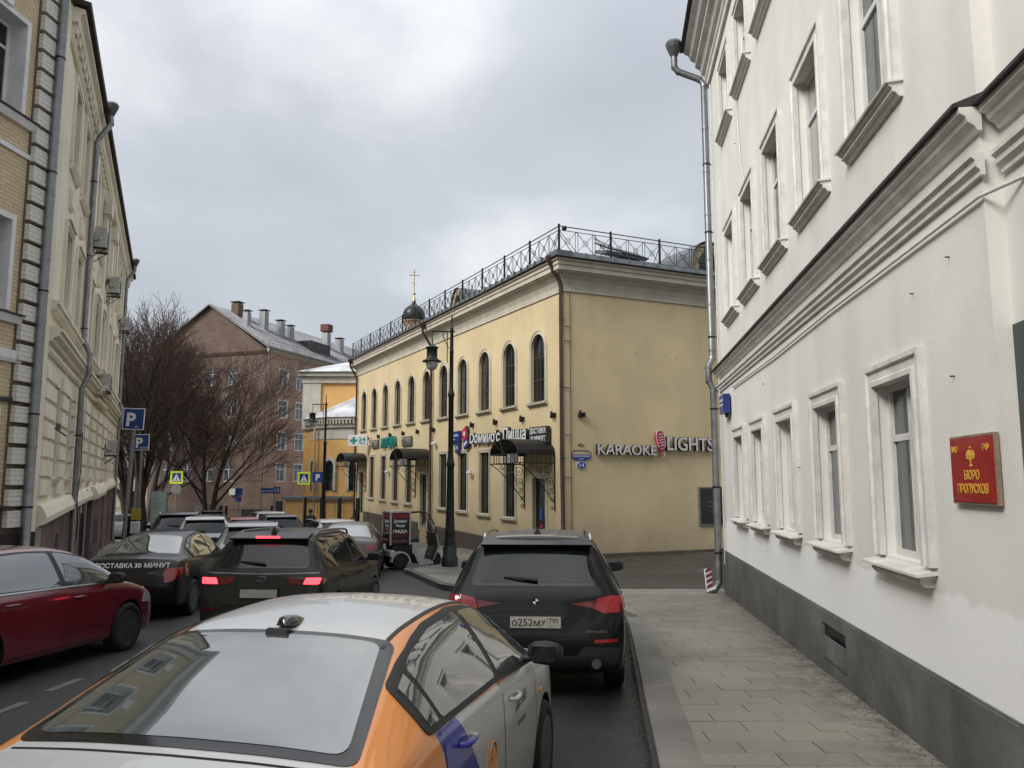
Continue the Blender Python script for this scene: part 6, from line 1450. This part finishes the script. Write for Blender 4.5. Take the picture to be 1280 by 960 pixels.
        q.add([(-wd, yb, zz-.03), (wd, yb, zz-.03), (wd*.97, yb+.32, zz+.045), (-wd*.97, yb+.32, zz+.045), (-wd, yb+.02, zz-.055), (wd, yb+.02, zz-.055), (wd*.97, yb+.32, zz-.02), (-wd*.97, yb+.32, zz-.02)], [(0, 1, 2, 3), (7, 6, 5, 4), (0, 4, 5, 1), (1, 5, 6, 2), (3, 2, 6, 7), (0, 3, 7, 4)]); sp_o = q.build('rear_spoiler', pm, root)
        # wiper
        z1_ = (1.19 if kind == 'suv' else 1.09)*scale[2]; h1, n1_ = car.cast('B', .02, z1_); h2, n2_ = car.cast('B', -.34, z1_+.035)
        q = MB(); q.tube([h1+n1_*.03, (h1+h2)/2+n1_*.04, h2+n2_*.02], .012, 5, radii=[.02, .013, .008]); q.build('rear_wiper', black_trim, root)
    # mirrors
    my = (3.0 if kind != 'suv' else 3.12)*scale[1]; mz = z_(my, 2)+.07
    for sg in (-1, 1):
        h, n_ = car.cast('R' if sg > 0 else 'L', my, mz-.04)
        q = MB(); q.M = T((h.x+sg*.0, my-.02, mz+.02)) @ SC(sg, 1, 1)
        vs = []; K = 10; sec = [(.03, .055, .045), (.07, .085, .07), (.15, .09, .078), (.22, .075, .065), (.255, .045, .04)]
        for x_, ry, rz_ in sec:
            for i in range(K): aa = 2*math.pi*i/K; vs.append((x_, (ry*math.cos(aa) if math.cos(aa) > 0 else ry*.45*math.cos(aa))+.0, rz_*math.sin(aa)))
        q.add(vs, [(i*K+j, (i*K+K)+j, (i*K+K)+(j+1) % K, i*K+(j+1) % K) for i in range(len(sec)-1) for j in range(K)]+[tuple(range(K)), tuple(reversed(range((len(sec)-1)*K, len(sec)*K)))], True)
        q.tube([(-.03, .0, -.05), (.06, 0, -.03)], .028, 6)
        mo = q.build('wing_mirror', [black_trim], root, fixn=True)
        q = MB(); q.M = T((h.x, my-.02, mz+.02)) @ SC(sg, 1, 1); q.box(.06, .22, -.05, -.042, -.048, .048); q.build('mirror_glass', frit, mo)
    if roofrail:
        for sg in (-1, 1):
            q = MB(); ys_ = [.75, .85, 1.2, 1.8, 2.4, 2.7, 2.78]; P = []
            for i, y in enumerate(ys_):
                xx = .60*scale[0]*sg; h, n_ = car.cast('T', xx, y*scale[1]); P.append((xx, y*scale[1], h.z+(.0 if i in (0, 6) else .055)))
            q.tube(spline(P, 3), .018, 6); q.build('roof_rail', roofrail, root)
    return root, car, body, st

def decal(car, M, s_, h, w_, m_, name='badge'): return text(s_, h, m_, car.root, M, w_, .004, .0, name)
def plate(car, txt, reg, y, z, w_=.52, tilt_=0, x=0, frame=True):
    h, n_ = car.cast('B', x, z); q = MB(); o = None; yy = h.y-.03
    Mx = T((x, yy, z)) @ RX(tilt_)
    q.box(-w_/2-.012, w_/2+.012, -.008, .02, -.07, .07); o = q.build('number_plate', black_trim, car.root, Mx)
    q = MB(); q.box(-w_/2, w_/2, -.012, -.0081, -.056, .056); q.build('plate_face', platem, o)
    if txt:
        text(txt, .076, inkm, o, T((-w_*.125, -.0122, -.038)), w_*.68, .001, .012); text(reg, .055, inkm, o, T((w_*.36, -.0122, -.012)), w_*.19, .001, .006); q = MB(); q.box(w_*.235, w_*.242, -.0125, -.0121, -.05, .05); q.build('plate_line', inkm, o); text('RUS', .018, inkm, o, T((w_*.34, -.0122, -.045)), .055, .001)
    return o
def fin(car, y, m_, x=0, s_=1.):
    h, n_ = car.cast('T', x, y); q = MB(); q.M = T((x, y, h.z-.006))
    q.add([(-.035*s_, -.08*s_, 0), (.035*s_, -.08*s_, 0), (.02*s_, .10*s_, 0), (-.02*s_, .10*s_, 0), (-.006, -.07*s_, .065*s_), (.006, -.07*s_, .065*s_), (.006, .0, .045*s_), (-.006, .0, .045*s_)], [(4, 5, 6, 7), (0, 1, 5, 4), (1, 2, 6, 5), (2, 3, 7, 6), (3, 0, 4, 7)]); return q.build('roof_antenna', m_, car.root)

# ---------- foreground car-share sedan
def livery(t, s):
    L = t.links.new; x, y, z = s.outputs; ax = M2(t, 'ABSOLUTE', x)
    gt = lambda a, b: M2(t, 'GREATER_THAN', a, b); mul = lambda a, b: M2(t, 'MULTIPLY', a, b); add = lambda a, b: M2(t, 'ADD', a, b)
    xs = add(.522, add(mul(M2(t, 'MAXIMUM', M2(t, 'SUBTRACT', 1.32, y), 0.), .235), mul(M2(t, 'MAXIMUM', M2(t, 'SUBTRACT', y, 2.55), 0.), .2)))
    zl_ = M2(t, 'SUBTRACT', 1.058, mul(M2(t, 'SUBTRACT', y, 1.1), .046)); outer = gt(ax, xs); up = gt(z, zl_); front = gt(3.3, y)
    yb = add(1.06, mul(M2(t, 'SUBTRACT', .97, z), .42)); rear_q = gt(yb, y)
    org = mul(outer, mul(front, M2(t, 'MAXIMUM', up, rear_q)))
    yb2 = add(yb, add(.33, mul(M2(t, 'SUBTRACT', .97, z), .55))); blu = mul(mul(gt(yb2, y), M2(t, 'SUBTRACT', 1., rear_q)), gt(zl_, z))
    m1 = N(t, 'ShaderNodeMix', data_type='RGBA'); m1.inputs[6].default_value = (.56, .57, .56, 1); m1.inputs[7].default_value = (.78, .27, .045, 1); L(org, m1.inputs['Factor'])
    m2 = N(t, 'ShaderNodeMix', data_type='RGBA'); L(m1.outputs[2], m2.inputs[6]); m2.inputs[7].default_value = (.012, .03, .36, 1); L(blu, m2.inputs['Factor'])
    return m2.outputs[2]
pt = paint('white_orange_blue_livery', (.56, .57, .56), .26, .8, .42, base=livery)
TX = (-1.40, 2.70, .216)
root, car, body, st = make_car('sedan', 'large car share sedan in the foreground with white roof, orange sides and blue door patch', pt, *TX, scale=(1.05, 1, 1), gm=car_glass_l, name='sedan_car', belt=.065, dlo=(1.0, 3.22, .075))
for sg in (-1, 1):
    car.ribbon('roof_gap', [(sg*.545, 1.22), (sg*.538, 1.32), (sg*.536, 1.9), (sg*.54, 2.62)], 'T', black_trim, .020, .004)
car.ribbon('boot_gap', [(-.70, .455), (.70, .455)], 'T', wellm, .012, .002)
q = MB(); h, n_ = car.cast('T', 0, 1.42); q.M = T((0, 1.40, h.z-.004)); sec = [(-.10, .035, .028), (-.07, .05, .045), (0, .048, .04), (.08, .03, .022), (.115, .01, .008)]; vs = []
for y_, hw, hh in sec: vs += [(-hw, y_, 0), (-hw*.75, y_, hh*.7), (-hw*.2, y_, hh), (hw*.2, y_, hh), (hw*.75, y_, hh*.7), (hw, y_, 0)]
q.add(vs, [(i*6+j, i*6+j+1, i*6+6+j+1, i*6+6+j) for i in range(4) for j in range(5)]+[(5, 4, 3, 2, 1, 0), (24, 25, 26, 27, 28, 29)], True); q.build('roof_antenna', mat('gloss_black', (.008, .008, .009), .1, var=0, coat=1), root, fixn=True)
h, n_ = car.cast('T', .05, 1.27); q = MB(); q.cbox(-.055, .055, -.05, .06, -.02, .02, .008); q.build('antenna_foot', black_trim, root, T((0, 1.285, h.z-.004)) @ RX(-.30))
og_m = mat('orange_print', (.75, .30, .08), .4, var=0); grey_m = mat('grey_print', (.12, .12, .16), .5, var=0)
h, n_ = car.cast('R', 1.88, .70); Fd = T((h.x+.004, 1.88, .70)) @ RZ(R(90))
q = MB(); q.M = Fd; q.tube([(.085*math.cos(a), 0, .085*math.sin(a)) for a in [2*math.pi*i/20 for i in range(21)]], .006, 4, False); q.box(-.012, .012, -.004, .002, -.05, .05); q.prism([(-.05, -.03), (-.03, -.03), (.05, .03), (.03, .03)], -.004, .002, 'y'); q.prism([(-.05, .03), (-.03, .03), (.05, -.03), (.03, -.03)], -.0045, .002, 'y'); q.build('door_emblem', og_m, root)
h, n_ = car.cast('R', 2.62, .80); Fd = T((h.x+.003, 2.62, .80)) @ RZ(R(90)); text('ДЕЛИ', .075, grey_m, root, Fd, .30, .002, .005); 
h, n_ = car.cast('R', 2.62, .69); text('ПОЕХАЛИ', .03, grey_m, root, T((h.x+.003, 2.62, .70)) @ RZ(R(90)), .22, .002, .0)
q = MB(); h, n_ = car.cast('R', 3.30, .74); q.cbox(-.01, .012, -.03, .03, -.012, .012, .002); q.build('side_repeater', og_m, root, T(h))

# ---------- dark SUV at the kerb
pb = paint('black_suv_paint', (.004, .0045, .005), .28, .35, .05)
root, car, body, st = make_car('suv', 'black SUV at the right kerb ahead of the car share sedan, showing its number plate', pb, .24, 8.45, .058, roofrail=chrome, name='suv_car', scale=(1.0, 1, 1))
for sg in (-1, 1):
    tl = car.patch('tail_light', [(sg*.60, .93), (sg*.70, .885), (sg*.865, .90), (sg*.885, 1.05), (sg*.80, 1.06), (sg*.64, 1.03)], 'B', redl, .014, .05, r=.02)
    car.patch('tail_light_arm', [(sg*.36, .975), (sg*.60, .93), (sg*.61, 1.01)], 'B', redd, .012, .05, parent=tl)
    md = 'R' if sg > 0 else 'L'; car.patch('tail_light_side', [(.09, .92), (.22, .95), (.30, 1.04), (.12, 1.05)], md, redl, .012, .05, parent=tl, r=.01)
    q = MB(); h, n_ = car.cast('B', sg*.62, .41); q.cyl((sg*.62, h.y-.02, .395), .05, .1, 14, (0, 1, 0)); q.build('exhaust', zinc_dark, root)
    car.patch('reflector', [(sg*.60, .60), (sg*.84, .61), (sg*.84, .64), (sg*.60, .63)], 'B', redl, .008, .06)
car.patch('bumper_cladding', [(-.80, .36), (.80, .36), (.88, .55), (.5, .56), (.42, .47), (-.42, .47), (-.5, .56), (-.88, .55)], 'B', black_trim, .010, .08)
car.ribbon('tailgate_gap', [(-.80, 1.09), (-.62, .84), (-.52, .62), (.52, .62), (.62, .84), (.80, 1.09)], 'B', wellm, .008)
car.ribbon('tailgate_crease', [(-.60, .86), (-.3, .90), (.3, .90), (.60, .86)], 'B', wellm, .006)
plate(car, 'о252мх', '799', 0, .80, tilt_=-.1)
q = MB(); h, n_ = car.cast('B', 0, 1.0); q.cyl((0, 0, 0), .042, .008, 20, (0, -1, 0)); q.build('badge', blackiron, root, T(h)); q = MB()
for a in (0, 2): q.prism([(0, 0)]+[(.03*math.cos(R(90*a+t)), .03*math.sin(R(90*a+t))) for t in (0, 30, 60, 90)], -.011, -.0085, 'y')
q.build('badge_quarter', signw, root, T(h))
text('xDrive30d', .028, zinc, root, T((.62, car.cast('B', .62, .70)[0].y-.006, .70)), .22, .003)
car.patch('spoiler_sheen', [(-.46, .62), (.46, .62), (.44, .545), (-.44, .545)][::-1], 'T', mat('painted_sheen_silver', (.30, .31, .31), .25, .2, var=.1, coat=.5), .028, .1)  # pale patch painting a sheen onto the rear edge of the roof
fin(car, .95, black_trim, s_=1.3)
# dusty roof
car.patch('roof_panel', [(-.54, .66), (.54, .66), (.55, 2.55), (-.55, 2.55)], 'T', paint('dusty_grey_roof', (.085, .083, .078), .5, .2, .5), .003, .12, r=.05)

# ---------- dark green-grey compact SUV braking
pg = paint('dusty_dark_grey_paint', (.016, .018, .014), .38, .25, .28)
root, car, body, st = make_car('suv', 'dusty dark grey compact SUV in the middle lane with lit red brake lamps', pg, -3.50, 11.3, .045, roofrail=zinc, name='suv_car', scale=(.945, .92, .97), gm=car_glass)
for sg in (-1, 1):
    tl = car.patch('tail_light', [(sg*.42, .90), (sg*.80, .88), (sg*.845, .99), (sg*.36, .995)], 'B', redd, .012, .05, r=.02)
    car.patch('brake_lamp', [(sg*.60, .90), (sg*.82, .905), (sg*.835, .985), (sg*.635, .985)], 'B', redon, .016, .05, r=.015, parent=tl)
    md = 'R' if sg > 0 else 'L'; car.patch('tail_light_side', [(.08, .90), (.22, .93), (.26, .98), (.10, .985)], md, redd, .010, .05, parent=tl)
h, n_ = car.cast('B', 0, 1.5); q = MB(); q.box(-.17, .17, -.012, .01, -.015, .015); q.build('high_brake_lamp', redon, root, T((0, .272, 1.535)))
q = MB(); h, n_ = car.cast('B', 0, .97); q.tube([(.07*math.cos(a), 0, .035*math.sin(a)) for a in [2*math.pi*i/16 for i in range(17)]], .007, 4, False); q.tube([(-.02, 0, -.03), (.02, 0, .03)], .006, 4); q.tube([(-.03, 0, .0), (.03, 0, 0)], .005, 4); q.build('badge', zinc, root, T((0, h.y-.006, h.z)))
car.ribbon('tailgate_gap', [(-.74, 1.04), (-.66, .84), (-.56, .62), (.56, .62), (.66, .84), (.74, 1.04)], 'B', wellm, .008)
car.ribbon('tailgate_trim', [(-.80, 1.055), (0, 1.035), (.80, 1.055)], 'B', zinc, .010)
car.patch('bumper_cladding', [(-.78, .34), (.78, .34), (.84, .50), (.5, .53), (-.5, .53), (-.84, .50)], 'B', black_trim, .010, .08)
for sg in (-1, 1): car.patch('reflector', [(sg*.60, .56), (sg*.80, .565), (sg*.80, .595), (sg*.60, .59)], 'B', redd, .012, .06)
plate(car, '', '', 0, .78)
fin(car, .62, black_trim, s_=1.3)

# ---------- black delivery sedan
pd = paint('black_sedan_paint', (.006, .007, .007), .28, .45, .10)
root, car, body, st = make_car('sedan', 'black sedan with white delivery lettering across its boot lid in the left lane', pd, -6.62, 14.15, -.10, scale=(.985, .97, 1.03), gm=car_glass_l, name='sedan_car')
for sg in (-1, 1):
    tl = car.patch('tail_light', [(sg*.54, .80), (sg*.58, .64), (sg*.76, .70), (sg*.80, .90), (sg*.57, .89)], 'B', redl, .012, .05, r=.03)
    md = 'R' if sg > 0 else 'L'; car.patch('tail_light_side', [(.07, .76), (.22, .80), (.24, .90), (.09, .90)], md, redl, .010, .05, parent=tl)
fy = car.cast('B', 0, .90)[0].y
def wrap_text(car, s_, h_, w_, z, m_, x0=0, mode='B', bold=.02, y0=None):
    """lettering laid onto the curved panel"""
    o = text(s_, h_, m_, car.root, Matrix(), w_, .002, bold)
    for v in o.data.vertices:
        if mode == 'B':
            hh, nn = car.cast('B', x0+v.co.x, z+v.co.z)
            if hh: v.co = hh+nn*(.006-v.co.y)
        else:
            hh, nn = car.cast('R', y0+v.co.x, z+v.co.z)
            if hh: v.co = hh+nn*(.006-v.co.y)
    return o
wrap_text(car, 'ДОСТАВКА', .075, .64, .905, signw, -.31); wrap_text(car, '30 МИНУТ', .075, .60, .905, signw, .34)
wrap_text(car, 'GRANTA', .025, .17, .80, zinc, .36, bold=0)
q = MB()
for rr in (.11, .075): q.tube([(rr*math.cos(a), 0, rr*math.sin(a)) for a in [2*math.pi*i/18 for i in range(19)]], .008, 4, False)
h, n_ = car.cast('R', .40, .84); q.build('round_sticker', mat('sticker_orange', (.55, .16, .08), .5, var=0), root, T((h.x+.004, .40, .84)) @ RZ(R(90)))
text('30', .07, signw, root, T((h.x+.006, .40, .81)) @ RZ(R(90)), .09, .002)
car.ribbon('boot_gap', [(-.58, .94), (-.55, .66), (.55, .66), (.58, .94)], 'B', wellm, .008)
car.ribbon('bumper_gap', [(-.84, .62), (-.55, .64), (.55, .64), (.84, .62)], 'B', wellm, .008)
plate(car, '', '', 0, .55)

# ---------- dark red hatchback on the left
pr = paint('dark_red_paint', (.13, .008, .018), .14, .9, .10)
root, car, body, st = make_car('hatch', 'dark red hatchback at the left edge of the picture seen from its right side', pr, -6.70, 8.15, .135, name='hatchback_car', gm=car_glass_l)
for md in ('R', 'L'): car.ribbon('window_trim', [(.95, 1.0), (2.0, .985), (3.05, .965)], md, chrome, .016, .010)
hl = car.patch('headlight', [(3.78, .62), (4.02, .60), (4.05, .68), (3.85, .74)], 'R', mat('headlamp_glass', (.35, .35, .36), .08, var=.1, coat=.8), .008, .06, r=.02)

# ---------- further cars
ps = paint('silver_paint', (.33, .34, .34), .3, .7, .25, .3); pw = paint('white_car_paint', (.55, .55, .54), .3, .7, .3); pk = paint('black_car_paint', (.016, .017, .018), .28, .7, .3); pd2 = paint('graphite_paint', (.045, .048, .05), .3, .7, .25, .3); prr = paint('red_car_paint', (.30, .02, .03), .3, .7, .25)
def far(kind, label, pm, X, Y, hd, lights=redd, **kw):
    root, car, body, st = make_car(kind, label, pm, X, Y, hd, detail=1, seam=False, spokes=5, **kw)
    sc_ = kw.get('scale', (1, 1, 1)); zl = {'suv': (.92, 1.05), 'sedan': (.76, .90), 'hatch': (.86, .98)}[kind]
    for sg in (-1, 1): car.patch('tail_light', [(sg*.55*sc_[0], zl[0]*sc_[2]), (sg*.80*sc_[0], zl[0]*sc_[2]), (sg*.80*sc_[0], zl[1]*sc_[2]), (sg*.5*sc_[0], zl[1]*sc_[2])], 'B', lights, .01, .08)
    return root, car
far('sedan', 'graphite sedan parked by the scooter cart, its red tail lamp towards us', pd2, -4.45, 21.6, -.12, lights=redl, scale=(1.04, 1.05, 1.03), gm=car_glass_l)
far('suv', 'silver estate car with roof rails just ahead of the black delivery sedan', ps, -5.95, 18.6, -.30, roofrail=chrome, scale=(.92, .93, .95))
far('suv', 'white SUV with wide dark rear window in the left lane', pw, -9.3, 24.6, -.38, scale=(.96, .95, .98))
far('suv', 'tall black SUV with silver roof rails behind the white SUV', pk, -11.3, 27.5, -.40, roofrail=chrome, scale=(1.0, 1.0, 1.05))
far('hatch', 'red hatchback farther along the street', prr, -10.6, 32.5, -.42, lights=redl)
far('suv', 'black SUV farther along the street right of the red hatchback', pk, -8.7, 30.8, -.40, lights=redl, scale=(.95, .95, .97))
far('hatch', 'white hatchback parked by the shop kerb left of the graphite sedan', pw, -5.75, 27.4, -.44)
far('suv', 'white van like car beyond the black SUV near the ochre house', pw, -11.2, 38, -.44)
far('sedan', 'pale silver sedan parked far left beneath the cream facade', ps, -21.3, 44.0, -.40, gm=car_glass_l)
far('sedan', 'white car far left beyond the map stele', pw, -18.2, 42.5, -.42, lights=redl)
far('hatch', 'white hatchback farthest left behind the parking sign pole', pw, -24.8, 50, -.40)
far('suv', 'dark SUV just right of the map stele in front of the railings', pk, -17.0, 46, -.42)

# ---------- three wheeled delivery scooter cart
cw = mat('white_cart_plastic', (.42, .42, .40), .4, var=.15, scale=8); boxk = mat('black_delivery_box', (.012, .010, .011), .4, var=.15, scale=6); dred = mat('dark_red_print', (.20, .015, .02), .5, var=.2, scale=10)
SCT = thing('delivery_scooter', 'three wheeled white delivery scooter with tall black pizza box and clear windscreen by the kerb', 'scooter', T((-3.62, 25.7, GZ(25.7)+.0)) @ RZ(R(-62)) @ SC(1.08, 1.08, 1.08))
# local +Y = forward
q = MB()
for x0, x1, y0, y1 in ((-.33, .33, -.35, -.30), (-.33, .33, .22, .26)): pass
q.cbox(-.33, .33, -.33, .25, .72, 1.62, .03); bo = q.build('delivery_box', boxk, SCT)
q = MB()
for x in (-.335, .335):
    for y in (-.335, .255): q.box(x-.022, x+.022, y-.022, y+.022, .70, 1.64)
q.box(-.35, .35, -.35, .27, 1.62, 1.665); q.build('box_edge', cw, bo)
F1_ = T((0, -.335, 0)); F2_ = T((.335, -.04, 0)) @ RZ(R(90))
for Fx in (F1_, F2_):
    text('Доминос', .085, signw, bo, Fx @ T((0, 0, 1.34)), .40, .003, .02); text('Пицца', .075, signw, bo, Fx @ T((0, 0, 1.22)), .27, .003, .02)
    text('ДОСТАВКА', .06, mat('pink_print', (.45, .12, .14), .5, var=0), bo, Fx @ T((0, 0, .78)), .42, .003, .01)
q = MB(); q.M = F1_; q.tube([(.17*math.cos(a), -.002, 1.0+.17*math.sin(a)) for a in [2*math.pi*i/18 for i in range(19)]], .012, 4, False); q.build('round_print', mat('sticker_orange', (.55, .16, .08), .5, var=0), bo)
text('30', .12, signw, bo, F1_ @ T((0, 0, .94)), .14, .003, .02); text('ПИЦЦА', .08, signw, bo, F2_ @ T((0, 0, 1.05)), .42, .003, .03); text('30 МИНУТ', .07, dred, bo, F2_ @ T((0, 0, .93)), .42, .003, .02)
q = MB(); q.box(-.31, .31, -.3355, -.33, 1.46, 1.60); q.box(.33, .3355, -.29, .21, 1.46, 1.60); q.build('red_band', dred, bo)
def lathe_x(q, prof, n, c): 
    q.M = T(c) @ RY(R(90)); q.lathe(prof, n); q.M = Matrix()
for (x, y) in ((-.38, -.05), (.38, -.05), (0, 1.15)):
    q = MB(); lathe_x(q, [(.12, -.055), (.2, -.055), (.225, -.03), (.225, .03), (.2, .055), (.12, .055)], 20, (x, y, .225)); wo = q.build('wheel', rubber, SCT); q = MB(); lathe_x(q, [(.12, -.03), (.13, .035), (.05, .045), (0, .05)], 14, (x, y, .225)); q.build('rim', alloy, wo)
q = MB()
for x in (-.38, .38):
    P = [(y, z) for y, z in [(-.05+.30*math.cos(a), .225+.30*math.sin(a)) for a in [math.pi*i/8 for i in range(-0, 9)]]]; Pi = [(-.05+.255*math.cos(a), .225+.255*math.sin(a)) for a in [math.pi*i/8 for i in range(8, -1, -1)]]
    q.prism(P+Pi, x-.09, x+.09, 'x')
q.cbox(-.42, .42, -.36, -.2, .38, .56, .04); q.build('rear_mudguard', cw, SCT)
q = MB(); q.cbox(-.30, .30, -.25, .35, .42, .72, .03); q.prism([(.35, .42), (.35, .72), (.5, .78), (.62, .60), (.72, .30), (.95, .24), (.95, .16), (.5, .16)], -.20, .20, 'x'); q.build('frame', blackiron, SCT)
q = MB(); q.prism([(.2, .72), (.2, .80), (.52, .86), (.62, .80), (.55, .74)], -.19, .19, 'x'); q.build('saddle', rubber, SCT)
q = MB(); q.prism([(.20, .58), (.24, .74), (.50, .76), (.76, .28), (1.0, .22), (1.04, .12), (.58, .10), (.44, .40)], -.27, -.20, 'x'); q.prism([(.20, .58), (.24, .74), (.50, .76), (.76, .28), (1.0, .22), (1.04, .12), (.58, .10), (.44, .40)], .20, .27, 'x'); q.build('side_fairing', cw, SCT)
q = MB(); q.prism([(.92, .20), (1.0, .20), (1.17, .62), (1.10, 1.02), (1.02, 1.02), (1.06, .62)], -.27, .27, 'x'); q.build('leg_shield', boxk, SCT); q = MB(); q.prism([(1.0, .20), (1.06, .22), (1.24, .60), (1.16, .98), (1.11, 1.0), (1.18, .62)], -.22, .22, 'x'); q.prism([(.98, .40), (1.2, .50), (1.38, .38), (1.36, .34), (1.2, .45), (1.0, .36)], -.08, .08, 'x'); q.build('front_fairing', cw, SCT)
clear = mat('clear_windscreen', (.25, .27, .26), .06, var=.1, scale=3); bsdf(clear).inputs['Transmission Weight'].default_value = 0; bsdf(clear).inputs['Alpha'].default_value = .45
q = MB(); q.add([(-.26, 1.14, 1.0), (.26, 1.14, 1.0), (.25, 1.02, 1.35), (-.25, 1.02, 1.35), (.22, .78, 1.62), (-.22, .78, 1.62)], [(0, 1, 2, 3), (3, 2, 4, 5)], True); q.build('windscreen', clear, SCT)
q = MB()
for x in (-.26, .26): q.tube([(x, 1.14, 1.0), (x*.97, 1.02, 1.35), (x*.87, .78, 1.63), (x*.95, .27, 1.60)], .016, 5)
q.tube([(-.22, .78, 1.63), (.22, .78, 1.63)], .014, 5); q.tube([(-.33, 1.0, 1.02), (0, 1.08, .98), (.33, 1.0, 1.02)], .016, 5); q.build('screen_frame', blackiron, SCT)
for sg in (-1, 1):
    q = MB(); q.tube([(sg*.25, 1.02, 1.02), (sg*.36, .98, 1.16)], .01, 4); q.cbox(sg*.36-.07, sg*.36+.07, .96, 1.0, 1.14, 1.24, .01); q.build('wing_mirror', cw, SCT)
q = MB(); q.cbox(-.1, .1, 1.13, 1.2, .78, .92, .02); q.build('headlight', glass_grey, SCT)

# =====================================================================  SMALL LITTER
# grit and dead leaves caught in the gutter and at the foot of the wall: uncountable crumbs, one object each
leafm = mat('dead_leaf_and_grit', (.10, .075, .045), .8, var=.35, scale=40)
rl = random.Random(9)
def crumbs(name, place, n, lo, hi):
    b = MB()
    for _ in range(n):
        x, y, z = place(); s_ = rl.uniform(lo, hi); a = rl.uniform(0, 6.28); c, d = math.cos(a)*s_, math.sin(a)*s_
        b.add([(x+c, y+d, z+.002), (x-d*.6, y+c*.6, z+rl.uniform(.003, .01)), (x-c, y-d, z+.002), (x+d*.6, y-c*.6, z+rl.uniform(.002, .009))], [(0, 1, 2, 3)])
    tag(b.build(name, leafm), kind='stuff')
def in_gutter():
    y = 4.5+rl.random()**1.1*9.3; return (kx(y)-.335-abs(rl.gauss(0, .07))-.012, y, GZ(y)+.001)
def by_wall():
    y = 4.8+rl.random()*12.4; return (WR(y)-.05-abs(rl.gauss(0, .09)), y, GZ(y)+.125)
def on_pavement():
    y = 4.8+rl.random()*13; return (kx(min(y, 13.8))+rl.random()*(WR(y)-kx(min(y, 13.8))-.1), y, GZ(y)+.127)
crumbs('gutter_grit', in_gutter, 1500, .004, .013); crumbs('wall_foot_grit', by_wall, 1100, .003, .012); crumbs('pavement_crumbs', on_pavement, 160, .004, .012)
